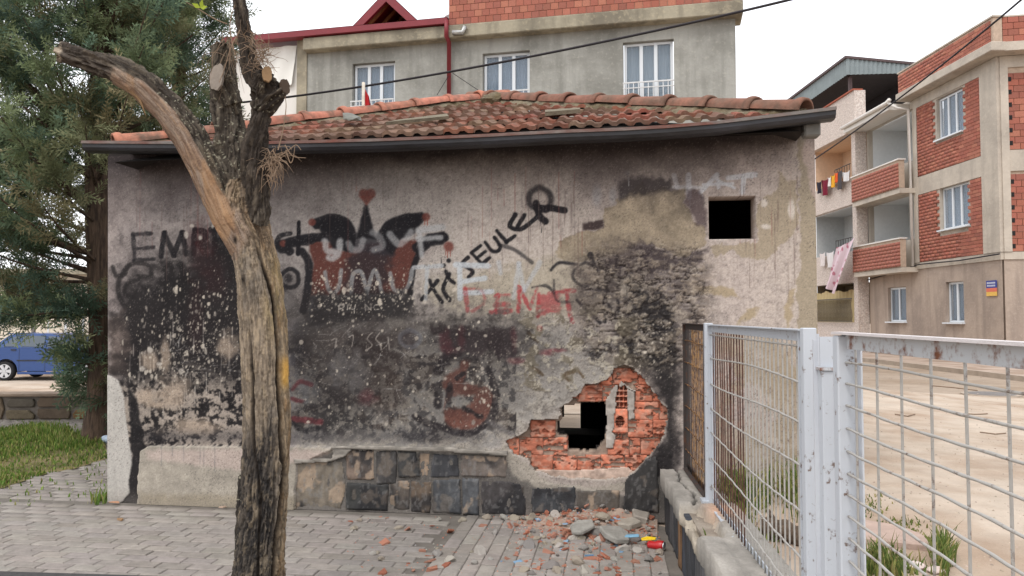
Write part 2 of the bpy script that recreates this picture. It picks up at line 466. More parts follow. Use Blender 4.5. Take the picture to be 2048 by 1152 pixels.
blob(*k5((1845, 500))[0], 8, 9, BK, .8, .4); blob(*k5((1800, 560))[0], 12, 10, BK, .6, .5)
# diagonal black lettering
for p, w in [(((905, 832), (1010, 708)), 26), (((955, 705), (985, 770), (1035, 845)), 26), (((1062, 650), (1085, 700), (1115, 722)), 26), (((1085, 665), (1045, 760), (1085, 832)), 28), (((1205, 560), (1168, 600), (1232, 648), (1205, 688)), 24),
             (((1228, 532), (1296, 606)), 22), (((1226, 530), (1285, 484)), 24), (((1258, 566), (1314, 520)), 22), (((1292, 602), (1342, 562)), 24), (((1312, 462), (1352, 512), (1390, 520), (1408, 488), (1372, 432)), 24), (((1388, 388), (1450, 462)), 24), (((1446, 462), (1505, 420)), 22),
             (((1505, 285), (1470, 360), (1545, 378), (1645, 300)), 30), (((1565, 288), (1518, 366)), 26), (((1640, 210), (1660, 290), (1700, 330)), 44), (((1640, 240), (1700, 250)), 50), (((1715, 240), (1820, 256)), 42)]:
    stroke(k7(*p), w / 3.2, BK, 1.3, .95, 2.4)
for x, y in [(1048, 612), (1080, 580)]: blob(*k7((x, y))[0], 4.6, 4.6, BK, .9, .25, .1)
stroke(k7((1660, 110), (1725, 150), (1725, 230), (1660, 250), (1600, 220), (1600, 150), (1660, 110)), 11, BK, 4, .8, 3)
for x, y0, y1 in [(1668, 330, 400), (1690, 340, 380), (1030, 560, 640)]: stroke(k7((x, y0), (x + 6, y1)), 1.3, BK, .6, .8, .6)
# pale spray letters
for p, w, a in [(((285, 455), (300, 515), (345, 522)), 40, .8), (((385, 455), (375, 530), (335, 566), (310, 560)), 40, .8), (((438, 468), (460, 508), (510, 506), (530, 450)), 40, .55), (((590, 400), (640, 430), (655, 490), (600, 512)), 40, .5), (((700, 410), (755, 470), (800, 450), (840, 395)), 42, .65),
                (((885, 385), (1040, 368)), 42, .8), (((885, 442), (1025, 432)), 34, .8), (((890, 400), (908, 545)), 32, .8)]:
    stroke(k7(*p), w / 3.2, c3(160, 160, 160), 3.2, a, 3)
for p in [((288, 655), (310, 760), (345, 785), (378, 745), (392, 640)), ((456, 790), (466, 672), (520, 655), (556, 790)), ((556, 790), (606, 640), (655, 800)), ((706, 660), (730, 765), (790, 775), (830, 720), (845, 640)), ((855, 624), (1035, 612)), ((942, 625), (932, 828))]:
    stroke(k7(*p), 8, GY if p[0][0] < 850 else c3(164, 166, 168), 1.6, .86, 2)
for p in [((1125, 606), (1335, 614)), ((1150, 612), (1152, 822)), ((1152, 716), (1310, 692)), ((1152, 790), (1355, 778))]:
    stroke(k7(*p), 10.5, c3(176, 180, 184), 1.8, .9, 2)
for p in [((1400, 590), (1412, 660)), ((1495, 820), (1528, 600)), ((1528, 600), (1562, 770)), ((1562, 770), (1665, 590)), ((215, 830), (190, 950)), ((215, 830), (245, 940))]:
    stroke(k7(*p), 9, c3(168, 172, 178), 2.4, .55, 3)
# red letters
for p, w, a in [(((1186, 760), (1200, 905)), 26, .7), (((1190, 760), (1290, 770), (1305, 850), (1230, 905)), 20, .55), (((1395, 800), (1385, 915)), 26, .7), (((1380, 806), (1465, 800)), 24, .75), (((1380, 862), (1465, 858)), 30, .8), (((1350, 912), (1475, 900)), 34, .8),
                (((1530, 752), (1528, 905)), 24, .9), (((1534, 756), (1600, 890)), 24, .9), (((1600, 890), (1645, 752)), 24, .85), (((1655, 790), (1650, 935)), 26, .9), (((1750, 785), (1885, 772)), 26, .85), (((1835, 780), (1868, 972)), 28, .9)]:
    stroke(k7(*p), w / 3.2, RR, 2.0, a * .85, 6, .6)
fill(k7((1660, 800), (1800, 770), (1800, 915), (1670, 925)), RR, .62, 4, 10); blob(*k7((1662, 1015))[0], 6, 7, RR, .85, .3)
# black marks right of them
for p, w, a in [(((1735, 640), (1790, 592), (1900, 605)), 20, .85), (((1955, 590), (2030, 640), (2020, 710), (1950, 745), (1880, 700), (1885, 640), (1955, 590)), 18, .75), (((1400, 480), (1500, 510), (1612, 592)), 22, .6)]:
    stroke(k7(*p), w / 3.2, BK, 2, a, 3)
for p, w, a in [(((575, 672), (600, 735), (620, 810)), 22, .8), (((660, 930), (672, 1100)), 18, .9), (((672, 940), (745, 1092)), 18, .9), (((750, 935), (762, 1045)), 18, .9), (((490, 960), (640, 1105)), 18, .9), (((555, 884), (690, 900)), 22, .8), (((205, 880), (300, 870), (345, 920)), 16, .7), (((345, 830), (360, 960), (470, 970)), 16, .6)]:
    stroke(kR(*p), w / 3.2, BK, 1.6, a, 4, .3)
blob(*kR((578, 672))[0], 6, 6, BK, .9, .3)
# pale and black spray above the window opening
fill(kR((750, 200), (900, 170), (1110, 190), (1110, 260), (1000, 270), (760, 320)), c3(44, 40, 42), .75, 8, 8)
fill(kR((535, 470), (660, 440), (662, 500), (540, 515)), c3(48, 38, 38), .85, 3, 4)
for p, w in [(((1112, 160), (1135, 235)), 32), (((1205, 160), (1212, 300)), 34), (((1112, 236), (1285, 240)), 22), (((1280, 272), (1340, 210), (1388, 158)), 30), (((1388, 160), (1400, 240)), 22), (((1300, 222), (1490, 215)), 20), (((1400, 200), (1500, 242)), 20), (((1462, 178), (1632, 158)), 36), (((1560, 175), (1550, 268)), 34)]:
    stroke(kR(*p), w / 3.2, c3(200, 202, 206), 1.5, .85 if p[0][0] > 1200 else .6, 2)
for x, y0, y1 in [(1215, 300, 370), (1295, 280, 320), (1615, 170, 190), (1392, 240, 250), (820, 150, 230)]: stroke(kR((x, y0), (x + 3, y1)), 1.5, c3(196, 198, 200), .6, .7, .6)
for x, y, rx, ry in [(620, 290, 30, 70), (720, 290, 22, 50), (815, 145, 16, 16)]: blob(*kR((x, y))[0], rx / 3.2, ry / 3.2, c3(150, 152, 156), .45, .6)
# ---- soot; the band under the eave also has eave shade painted in
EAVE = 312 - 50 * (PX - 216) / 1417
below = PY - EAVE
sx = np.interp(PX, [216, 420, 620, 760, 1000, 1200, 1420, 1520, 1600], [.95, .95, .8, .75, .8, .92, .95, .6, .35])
over(np.clip(np.exp(-np.clip(below - 16 + (NC_ - .5) * 34, 0, 999) / np.interp(PX, [216, 600, 900, 1300, 1633], [36, 34, 30, 34, 22])) * sx * 1.12, 0, .97), c3(34, 30, 31))  # black soot and painted eave shade, fading with distance below the eave
over(sstep(170, 10, below + (NC_ - .5) * 120) * np.interp(PX, [216, 640, 760, 1050, 1150, 1430, 1520], [.42, .5, .3, .34, .6, .56, .16]), c3(74, 66, 65))  # wider soft falloff: thinner soot mixed with painted eave shade
over(sstep(.45, .7, ND + .12 * NC_) * sstep(560, 380, PY) * sstep(216, 420, PX) * sstep(640, 520, PX) * .4, c3(92, 84, 84))
# burnt left
B1 = [(244, 660), (250, 610), (268, 556), (300, 566), (322, 530), (356, 510), (380, 540), (404, 478), (452, 470), (520, 480), (520, 900), (226, 900), (230, 780)]
sl, m = poly_mask(B1, 26, 26)
over(m * (.90 + .10 * sstep(.62, .4, NC_[sl])), c3(30, 28, 29) * (1 + (NB[sl] - .5) * .7)[..., None], sl)
fill([(222, 640), (250, 620), (262, 690), (252, 750), (222, 745)], c3(104, 88, 80), .55, 10, 12)
for x, y, rx, ry in [(400, 500, 22, 50), (430, 560, 22, 40), (392, 640, 14, 60)]: blob(x, y, rx, ry, c3(60, 34, 36), .55, .7, .6)
# hat base and middle
fill(k7((180, 780), (830, 780), (870, 840), (820, 950), (700, 960), (180, 1000)), c3(34, 32, 33), .86, 12, 14)
sl = box_sl(580, 600, 1010, 900)
over(sstep(.52, .60, NC_[sl] + .10 * np.exp(-(((PX[sl] - 690) / 90) ** 2 + ((PY[sl] - 700) / 60) ** 2))) * .75 * sstep(640, 670, PY[sl]) * sstep(905, 850, PY[sl]) * sstep(560, 600, PX[sl]), c3(58, 50, 47), sl)
over(sstep(.56, .62, NB[sl]) * .6 * sstep(660, 700, PY[sl]) * sstep(900, 870, PY[sl]), c3(44, 42, 44), sl)
for x, y, rx, ry, c_ in [(770, 760, 34, 60, (62, 46, 38)), (660, 800, 46, 34, (40, 38, 40)), (680, 850, 50, 30, (48, 46, 46)), (745, 690, 60, 40, (60, 50, 48)), (855, 870, 46, 16, (44, 42, 44)), (690, 740, 40, 34, (166, 162, 160)), (612, 790, 30, 22, (150, 152, 154)), (900, 790, 24, 26, (160, 158, 154)), (960, 860, 40, 40, (150, 146, 142)), (700, 880, 60, 14, (150, 144, 136)), (600, 700, 16, 34, (36, 38, 48)), (650, 680, 40, 18, (130, 116, 106))]:
    blob(x, y, rx, ry, c3(*c_), .62, .7, 1.0)
over(sstep(.54, .60, NE[sl]) * sstep(660, 700, PY[sl]) * .55, c3(168, 160, 148), sl)
# lower middle shapes
fill(k8((1060, 300), (1180, 190), (1240, 200), (1180, 340), (1340, 380), (1370, 440), (1330, 580), (1240, 640), (1120, 640), (1050, 560), (1060, 500), (1200, 500), (1250, 420), (1100, 420), (1040, 500)), c3(112, 68, 58), .85, 5, 8)
for p, w in [(((1010, 260), (1060, 190), (1150, 165), (1250, 190)), 60), (((1330, 250), (1378, 380), (1370, 520), (1290, 625), (1180, 660), (1060, 630), (960, 600), (870, 560)), 46), (((1130, 310), (1180, 280)), 30), (((1090, 350), (1080, 460)), 40), (((1010, 360), (1010, 480)), 50), (((1180, 500), (1290, 560)), 30)]:
    stroke(k8(*p), w / 3.2, c3(40, 36, 38), 2.4, .9, 7, .3)
stroke(k8((1330, 585), (1480, 662)), 10, c3(96, 92, 92), 4, .7, 3)
for p, w in [(((80, 380), (130, 330), (200, 350)), 26), (((80, 440), (140, 460)), 24), (((90, 570), (200, 580), (260, 590)), 40)]: stroke(k8(*p), w / 3.2, c3(112, 46, 52), 2.5, .8, 5)
stroke(k8((80, 600), (150, 640), (240, 630)), 12, BK, 2.5, .85, 5, .3)
fill(k8((980, -10), (1120, -20), (1300, 0), (1480, -20), (1520, 150), (1420, 190), (1380, 120), (1290, 180), (1180, 150), (1060, 180), (1000, 120)), c3(54, 42, 46), .78, 8, 16)
for x, y, rx, ry in [(1060, 60, 30, 60), (1160, 40, 24, 70), (1500, 60, 20, 60), (1090, 130, 40, 30), (1520, 200, 60, 20), (1700, 150, 40, 16), (1750, 130, 60, 12), (560, 430, 60, 40)]: blob(*k8((x, y))[0], rx / 3.2, ry / 3.2, c3(124, 50, 58), .55, .6, .8)
stroke(k8((830, 0), (890, 30), (890, 80), (830, 110), (775, 80), (775, 30), (830, 0)), 8, c3(150, 152, 158), 2, .75, 3)
blob(*k8((820, 55))[0], 16, 17, c3(60, 52, 56), .5, .5)
for p in [((1590, 20), (1650, 75)), ((1620, 240), (1680, 285)), ((1890, 260), (1820, 290), (1850, 322)), ((1910, 260), (1940, 300))]: stroke(k8(*p), 7, c3(88, 72, 54), 1.4, .85, 4, .3)
fill(k8((1960, 130), (2060, 160), (2060, 210), (1980, 190)), c3(40, 38, 40), .8, 5, 5)
for P_, a_ in [([(820, 640), (900, 628), (1060, 640), (1080, 700), (980, 720), (860, 700)], .5), ([(590, 640), (700, 650), (800, 680), (790, 800), (640, 860), (590, 800)], .38), ([(250, 600), (520, 600), (520, 800), (236, 760)], .35), ([(580, 560), (640, 600), (640, 700), (590, 720)], .35)]: fill(P_, c3(44, 40, 40), a_, 40, 34)
# soot on the right, around and above the hole
S2 = [(1150, 520), (1240, 480), (1300, 490), (1345, 500), (1400, 520), (1420, 560), (1400, 640), (1352, 730), (1350, 1060), (1250, 1060), (1300, 800), (1230, 730), (1160, 690), (1130, 600)]
sl, m = poly_mask(S2, 24, 26)
over(m * np.clip(.25 + 1.3 * (NC_[sl] - .32), 0, .92), c3(62, 54, 54), sl)
fill([(1262, 560), (1346, 610), (1352, 700), (1356, 1060), (1236, 1060), (1290, 960), (1334, 850), (1316, 760), (1270, 715), (1230, 690)], c3(36, 34, 35), .86, 16, 16)
fill(kR((1190, 260), (1280, 250), (1315, 300), (1318, 500), (1250, 470), (1222, 400), (1172, 330)), c3(70, 58, 60), .7, 5, 5)
fill(kR((640, 700), (800, 640), (880, 590), (1000, 610), (1090, 690), (1180, 690), (1340, 620), (1280, 720), (1100, 760), (900, 800), (760, 800)), c3(58, 50, 52), .72, 6, 10)
for P_, a_ in [([(240, 500), (420, 470), (560, 500), (640, 640), (560, 880), (250, 880)], .42), ([(560, 600), (760, 590), (1080, 630), (1120, 720), (980, 840), (600, 860)], .36), ([(1180, 500), (1400, 500), (1420, 640), (1350, 760), (1350, 1000), (1290, 1000), (1330, 800), (1200, 700)], .24)]: fill(P_, c3(40, 37, 37), a_, 60, 50)
# flaking render: lifted scales with dark crevices
sl = box_sl(1130, 470, 1450, 740)
zone = sstep(1120, 1210, PX[sl]) * sstep(1450, 1380, PX[sl]) * sstep(470, 540, PY[sl] + (NC_[sl] - .5) * 60) * sstep(760, 700, PY[sl])
rdg = np.abs(NH[sl] - .5) * 2; fk = sstep(.515, .53, NK[sl]) * zone; fe = sstep(.485, .512, NK[sl]) * sstep(.532, .516, NK[sl]) * zone
over(fk * .4, c3(140, 128, 114) * (1 + (NE[sl] - .5) * .6)[..., None], sl); over(fe * .4, c3(50, 46, 44), sl); hgt[sl] += fk * .004  # dark line along each flake is its edge shadow, painted in
crev = sstep(.06, .015, rdg) * zone
over(crev * .75, c3(40, 34, 33), sl); hgt[sl] -= crev * .006
lift = sstep(.10, .22, rdg) * sstep(.5, .28, rdg) * zone
over(lift * sstep(.45, .6, NE[sl]) * .5, c3(160, 146, 128), sl); hgt[sl] += lift * .006
over(sstep(.6, .66, NB[sl]) * zone * .45, c3(156, 146, 134), sl)
sl = box_sl(1000, 560, 1330, 760)
zone = sstep(1330, 1230, PX[sl]) * sstep(1000, 1060, PX[sl]) * sstep(600, 640, PY[sl])
over(sstep(.56, .6, NC_[sl]) * zone * .65, c3(98, 90, 76), sl); over(sstep(.6, .64, NE[sl]) * zone * .6, c3(176, 168, 152), sl)
hgt[sl] += sstep(.52, .6, NE[sl]) * zone * .004
# streaks of water and paint
for _ in range(120):
    x = random.choice([random.uniform(970, 1190), random.uniform(1040, 1170), random.uniform(270, 420), random.uniform(1480, 1600), random.uniform(600, 1000)])
    y = random.uniform(330, 470); l = random.uniform(20, 150)
    stroke([(x, y), (x + random.uniform(-1, 1), y + l)], 1.1, c3(92, 76, 72) if random.random() < .75 else c3(120, 70, 66), .7, random.uniform(.2, .6), .8)
for _ in range(34):
    x = random.uniform(230, 470); y = random.uniform(640, 800); stroke([(x, y), (x + random.uniform(-1, 1), y + random.uniform(20, 70))], 1.3, c3(176, 168, 160), .7, random.uniform(.3, .8), 1.2)
for _ in range(80):
    x, y = (random.uniform(290, 480), random.uniform(690, 770)) if random.random() < .6 else (random.uniform(600, 940), random.uniform(650, 800))
    a = random.uniform(-2.6, .4); l = random.uniform(10, 40)
    stroke([(x, y), (x + l * .5 * math.cos(a) + random.uniform(-4, 4), y + l * .5 * math.sin(a)), (x + l * math.cos(a), y + l * math.sin(a))], 1.0, c3(168, 164, 160), .6, random.uniform(.25, .65), .6)
# chalk-thin scratched words on the black base of the hat
for p in [((372, 870), (408, 858), (405, 880), (378, 890)), ((380, 858), (376, 912)), ((430, 860), (432, 895)), ((455, 862), (460, 890), (478, 885), (482, 862)), ((480, 870), (476, 915)), ((546, 860), (548, 900)), ((546, 862), (580, 895)), ((580, 858), (582, 898)), ((628, 862), (604, 868), (606, 894), (632, 890))]:
    stroke(k7(*p), 1.5, c3(176, 168, 158), .7, .85, .8)
for p in [((330, 1090), (360, 1080), (352, 1140)), ((440, 1070), (470, 1060), (460, 1130)), ((590, 1040), (560, 1080), (590, 1120), (560, 1150)), ((640, 1040), (615, 1080), (640, 1110), (650, 1150)), ((690, 1070), (700, 1150))]:
    stroke(k7(*p), 2, c3(160, 152, 144), .8, .7, 1)
# lower left: soot breaking up into pale mottling
sl = box_sl(214, 740, 490, 892)
mott = sstep(.43, .55, NE[sl] * .45 + NA[sl] * .25 + NB[sl] * .30) * sstep(735, 790, PY[sl] + (ND[sl] - .5) * 90)
over(mott * .85, c3(162, 150, 138) * (1 + (NC_[sl] - .5) * .5)[..., None], sl); hgt[sl] += mott * .002
for x, y, rx, ry in [(345, 790, 26, 30), (388, 855, 50, 16), (300, 720, 14, 16), (330, 712, 8, 26), (290, 795, 22, 16), (455, 690, 20, 24)]: blob(x, y, rx, ry, c3(170, 152, 134), .7, .6, .9)
# droplets where paint has spat through the soot
dots = [(random.gauss(345, 55), random.gauss(650, 65)) for _ in range(1300)] + [(random.uniform(240, 480), random.uniform(560, 760)) for _ in range(500)] + [(random.uniform(620, 830), random.gauss(585, 28)) for _ in range(420)] + \
       [(random.uniform(840, 920), random.uniform(520, 610)) for _ in range(60)] + [(random.uniform(600, 1010), random.uniform(640, 860)) for _ in range(320)] + [(random.uniform(1270, 1345), random.uniform(640, 760)) for _ in range(180)] + [(random.gauss(970, 20), random.gauss(760, 40)) for _ in range(120)]
for x, y in dots:
    if not (222 < x < 1346 and 470 < y < 880): continue
    r = min(4.2, random.expovariate(1 / .62) + .5); st = random.choice([1, 1, 1, 1.15, 1.7])
    sl = box_sl(x - r, y - r * st, x + r, y + r * st, 2)
    q = np.hypot(PX[sl] - x, (PY[sl] - y) / st) + (NA[sl] - .5) * r * .5
    over(sstep(r + .7, r - .5, q) * random.uniform(.45, .88), c3(186, 176, 162) if random.random() < .7 else c3(136, 128, 120), sl)
for x, y in [(372, 470), (400, 476), (426, 452), (384, 452), (318, 728), (300, 700), (362, 742), (284, 738)]: blob(x, y, random.uniform(3, 6), random.uniform(3, 6), c3(176, 168, 158), .8, .4, .8)
# ---- white corner strip (fresh lime), black strip beside it, plinth render
over(np.clip(.45 * sstep(892, 870, PY) * sstep(846, 880, PY) * sstep(270, 300, PX) * sstep(980, 900, PX), 0, 1), c3(52, 50, 54))
fill([(256, 770), (276, 800), (288, 890), (282, 1010), (240, 1012), (262, 920), (262, 840)], c3(34, 32, 33), .92, 2.5, 4)
corner = [(205, 744), (222, 752), (240, 764), (250, 800), (256, 860), (262, 900), (264, 930), (259, 962), (260, 985), (238, 1012), (205, 1012)]
sl, m = poly_mask(corner, 1.0, 2.0)
over(m, c3(176, 171, 164) * (1 + (NC_[sl] - .5) * .12 + (NV[sl] - .5) * .08)[..., None], sl)
hgt[sl] = hgt[sl] * (1 - m) + m * .008
pl = [(284, 900), (300, 890), (600, 893), (665, 896), (660, 918), (596, 925), (590, 1040), (276, 1030)]
sl, m = poly_mask(pl, 1.0, 2.5)
pcol = c3(158, 150, 138) * (1 + (NC_[sl] - .5) * .32 + (NB[sl] - .5) * .22)[..., None]
over(m, pcol, sl); hgt[sl] = hgt[sl] * (1 - m) + m * (.034 + (NC_[sl] - .5) * .008)
fill([(296, 900), (440, 896), (660, 900), (656, 920), (590, 924), (480, 940), (300, 916)], c3(188, 168, 160), .6, 6, 6)
fill([(284, 985), (600, 995), (600, 1030), (276, 1030)], c3(142, 130, 108), .6, 10, 8)
for x in [328, 350, 372, 405, 412, 434]: stroke([(x, 892), (x, 905 + random.uniform(4, 40))], 2, c3(104, 102, 104), 1.4, .45, 1)
# bare cement behind the stone cladding and around the breach
fill([(664, 905), (1010, 905), (1060, 960), (1250, 990), (1345, 940), (1350, 1080), (590, 1080), (600, 930)], c3(92, 88, 84), .9, 4, 4)
fill(kH((60, 455), (100, 520), (180, 570), (240, 640), (330, 680), (560, 700), (700, 670), (690, 720), (480, 720), (250, 700), (120, 640), (80, 560)), c3(160, 152, 140), .8, 4, 5)
sl, m = poly_mask([(664, 900), (1010, 905), (1060, 960), (1250, 990), (1345, 940), (1350, 1080), (590, 1080), (600, 930)], 3, 4); hgt[sl] = hgt[sl] * (1 - m) + m * (.006 + (NC_[sl] - .5) * .010)
# dust at the foot of the wall
over(sstep(.14, 0, GZ + (NC_ - .5) * .1) * .35, c3(140, 132, 124))

# fine stipple of soot grains and pinholes
st_ = (NF > .90) * sstep(.42, .6, NE * .5 + ND * .5); over(st_ * .35, c3(56, 50, 50)); over((NF < .05) * .18, c3(196, 186, 176)); colr *= (1 + (RNG.random((nz, ns)) - .5) * .10)[..., None]
# ---- openings
HOLE = kH((80, 462), (85, 495), (120, 530), (190, 560), (230, 610), (300, 640), (420, 655), (560, 662), (690, 655), (740, 620), (790, 560), (850, 500), (890, 430), (905, 340), (900, 290), (860, 255), (830, 210), (800, 170), (770, 125), (730, 90), (690, 74), (650, 82), (625, 110), (600, 150), (560, 165), (480, 180), (450, 230), (390, 275), (362, 300), (352, 345), (290, 352), (206, 360), (200, 395), (150, 440))
INNER = kH((360, 282), (460, 277), (466, 266), (580, 264), (600, 290), (600, 400), (585, 460), (545, 512), (490, 518), (395, 512), (390, 440), (350, 432), (336, 420), (342, 365), (364, 352))
wx0, wz1 = HUT.sz(1416, 393); wx1, _ = HUT.sz(1511, 393); _, wz0 = HUT.sz(1460, 478)
WIN = (wx0, wx1, wz0, wz1)
sl, hm = poly_mask(HOLE, 6.0, 0.1)
rim = sstep(.02, .5, hm) * (1 - sstep(.9, .99, hm)); over(rim * sstep(.4, .55, NE[sl]) * .75, c3(176, 166, 156), sl)
ccx = (PX[:-1, :-1] + PX[1:, 1:]) / 2 + (NE[:-1, :-1] - .5) * 9 + (NA[:-1, :-1] - .5) * 5
ccy = (PY[:-1, :-1] + PY[1:, 1:]) / 2 + (NB[:-1, :-1] - .5) * 9
cut_h = in_poly(ccx, ccy, HOLE)
scx = (GS[:-1, :-1] + GS[1:, 1:]) / 2; scz = (GZ[:-1, :-1] + GZ[1:, 1:]) / 2
cut_w = (scx > WIN[0]) & (scx < WIN[1]) & (scz > WIN[2]) & (scz < WIN[3])
cut = cut_h | cut_w
idx = np.arange(ns * nz).reshape(nz, ns)
q = np.stack([idx[:-1, :-1], idx[:-1, 1:], idx[1:, 1:], idx[1:, :-1]], -1)[~cut]
V = np.stack([GS.ravel(), -hgt.ravel(), GZ.ravel()], -1)
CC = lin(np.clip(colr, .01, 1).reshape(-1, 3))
exV, exC, exF = [], [], []
nb = len(V)
vid = {}
def back(i, dep, c_):
    k = (i, dep)
    if k not in vid:
        vid[k] = nb + len(exV); exV.append((V[i, 0], dep, V[i, 2])); exC.append(c_)
    return vid[k]
cut_p = np.pad(cut, 1, constant_values=False); cw_p = np.pad(cut_w, 1)
jj, ii = np.where(cut)
mort = lin(c3(150, 138, 126)); rev = lin(c3(152, 136, 126))
for j, i in zip(jj, ii):
    dep, c_ = (.2, rev) if cut_w[j, i] else (.05, mort)
    for (dj, di), (a, b) in {(-1, 0): ((j, i), (j, i + 1)), (1, 0): ((j + 1, i + 1), (j + 1, i)), (0, -1): ((j + 1, i), (j, i)), (0, 1): ((j, i + 1), (j + 1, i + 1))}.items():
        if not cut_p[j + 1 + dj, i + 1 + di]:
            va, vb = int(idx[a]), int(idx[b])
            exF.append((va, vb, back(vb, dep, c_), back(va, dep, c_)))
V = np.vstack([V, np.array(exV)]); CC = np.vstack([CC, np.array(exC)]); q = np.vstack([q, np.array(exF)])
M_WALL = mat('burnt_plaster', None, rough=.92, var=.16, scale=60, bump=.22, bscale=140, attr='pigment', spec=.15, bdist=.004)
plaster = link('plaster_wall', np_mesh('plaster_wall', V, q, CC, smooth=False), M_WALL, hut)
plaster['label'] = 'burnt plaster front wall covered in soot and sprayed graffiti'
# ================================================================== brickwork, plinth stones, inside and roof of the hut
def relief(name, rect, y0, dep, cell, hfun, cfun, parent, m, keep=None, face=None):
    """a thick slab facing the viewer: a grid with relief whose edges run back by dep; hfun / cfun get (s, z, u, v)"""
    s0, s1, z0, z1 = rect
    nx = max(3, int((s1 - s0) / cell) + 1); ny = max(3, int((z1 - z0) / cell) + 1)
    S, Z = np.meshgrid(np.linspace(s0, s1, nx), np.linspace(z0, z1, ny))
    U, Vv = (S - s0) / (s1 - s0), (Z - z0) / (z1 - z0)
    h = hfun(S, Z, U, Vv); c_ = cfun(S, Z, U, Vv)
    if keep is None: ok = np.ones((ny - 1, nx - 1), bool)
    else: ok = keep((S[:-1, :-1] + S[1:, 1:]) / 2, (Z[:-1, :-1] + Z[1:, 1:]) / 2)
    if ok.sum() < 3: return None
    ix = np.arange(nx * ny).reshape(ny, nx)
    q_ = list(map(tuple, np.stack([ix[:-1, :-1], ix[:-1, 1:], ix[1:, 1:], ix[1:, :-1]], -1)[ok]))
    V_ = [(a, y0 - b, c) for a, b, c in zip(S.ravel(), h.ravel(), Z.ravel())]; Cc = list(map(tuple, c_.reshape(-1, 3)))
    mp = {}
    def bk(i):
        if i not in mp: mp[i] = len(V_); V_.append((V_[i][0], y0 + dep, V_[i][2])); Cc.append(tuple(.8 * np.array(Cc[i])))
        return mp[i]
    okp = np.pad(ok, 1)
    for j, i in zip(*np.where(ok)):
        for dj, di, a, b in ((-1, 0, (j, i), (j, i + 1)), (1, 0, (j + 1, i + 1), (j + 1, i)), (0, -1, (j + 1, i), (j, i)), (0, 1, (j, i + 1), (j + 1, i + 1))):
            if not okp[j + 1 + dj, i + 1 + di]:
                va, vb = int(ix[a]), int(ix[b]); q_.append((vb, va, bk(va), bk(vb)))
    used_ = sorted({i for f in q_ for i in f}); rm = {k: n for n, k in enumerate(used_)}
    V_ = np.array([V_[i] for i in used_]); Cc = np.array([Cc[i] for i in used_]); q_ = np.array([[rm[i] for i in f] for f in q_])
    me = np_mesh(name, V_, q_, lin(np.clip(Cc, .01, 1)))
    return link(name, me, m, parent)
def hp(pts, off=0.0): return [HUT.sz(x, y, off) for x, y in pts]
def rect_of(pts):
    return (min(p[0] for p in pts), max(p[0] for p in pts), min(p[1] for p in pts), max(p[1] for p in pts))
INN = hp(INNER, .05)
not_inner = lambda S, Z: ~in_poly(S + (fbm(S * 60, Z * 60, 2) - .5) * .012, Z + (fbm(S * 60 + 9, Z * 60, 2) - .5) * .012, INN)
M_BRK = mat('hollow_clay_brick', None, rough=.9, var=.2, scale=40, bump=.2, bscale=120, attr='pigment', spec=.15, bdist=.003)
M_STN = mat('sooty_slate_stone', None, rough=.75, var=.22, scale=30, bump=.3, bscale=70, attr='pigment', spec=.3, bdist=.006)
core = MB().box(0.02, S_R - .02, .205, .22, 0.0, .02).build('wall_core', M_BRK, hut)     # sill of the brick leaf
core['label'] = 'hollow brick core showing in the broken wall'
def make_brick(x0, x1, y0, y1, seed, kind='broken'):
    (a, zb) = HUT.sz(980 + x0 / 2.548, 700 + y1 / 2.548, .05); (b, zt) = HUT.sz(980 + x1 / 2.548, 700 + y0 / 2.548, .05)
    rs = np.random.default_rng(seed); of = rs.random(2) * 50; lv = rs.uniform(.50, .64); tone = rs.uniform(.88, 1.12)
    def state(S, Z, U, Vv):
        n = fbm(S * 16 + of[0], Z * 30 + of[1], 4, .55)
        if kind == 'cells': return np.zeros_like(S), sstep(.28, .4, np.abs((U * 3) % 1 - .5)) + sstep(.28, .4, np.abs((Vv * 4) % 1 - .5))
        if kind == 'round': return sstep(.30, .24, np.hypot(U - .5, (Vv - .45) * 1.1) + (n - .5) * .1), None
        return sstep(lv - .015, lv + .015, n), None
    def hf(S, Z, U, Vv):
        br, cells = state(S, Z, U, Vv)
        e = sstep(0, .04, U) * sstep(1, .96, U) * sstep(0, .05, Vv) * sstep(1, .95, Vv)
        if kind == 'cells': return (np.clip(cells, 0, 1) - 1) * .07
        if kind == 'round': return -br * (.03 + .04 * (np.abs((U * 8) % 1 - .5) < .3) * (np.abs((Vv * 8) % 1 - .5) < .3)) + (e - 1) * .004
        rib = sstep(.36, .46, np.abs((Vv * 3.5 + .1) % 1 - .5))
        return -br * (.026 - .016 * rib) - (1 - br) * .0018 * sstep(.3, .45, np.abs((Vv * 8) % 1 - .5)) + (e - 1) * .004 + (fbm(S * 90, Z * 90, 2) - .5) * .002
    def cf(S, Z, U, Vv):
        br, cells = state(S, Z, U, Vv)
        base = np.array([190, 118, 94]) / 255 * tone
        c_ = np.broadcast_to(base, S.shape + (3,)) * (1 + (fbm(S * 25, Z * 60 + of[0], 3) - .5) * .5)[..., None]
        if kind == 'broken': c_ = c_ * (1 - br * .10)[..., None]
        dust = sstep(.48, .66, fbm(S * 30 + of[1], Z * 30, 3))[..., None] * .38
        if kind == 'round': c_ = c_ * (1 - .3 * br)[..., None]  # hole colour darkened: painted shade of the recess
        return c_ * (1 - dust) + np.array([184, 164, 150]) / 255 * dust
    return relief('brick', (a, b, zb, zt), .045 + rs.uniform(-.006, .008), .15, .0065, hf, cf, core, M_BRK, not_inner)
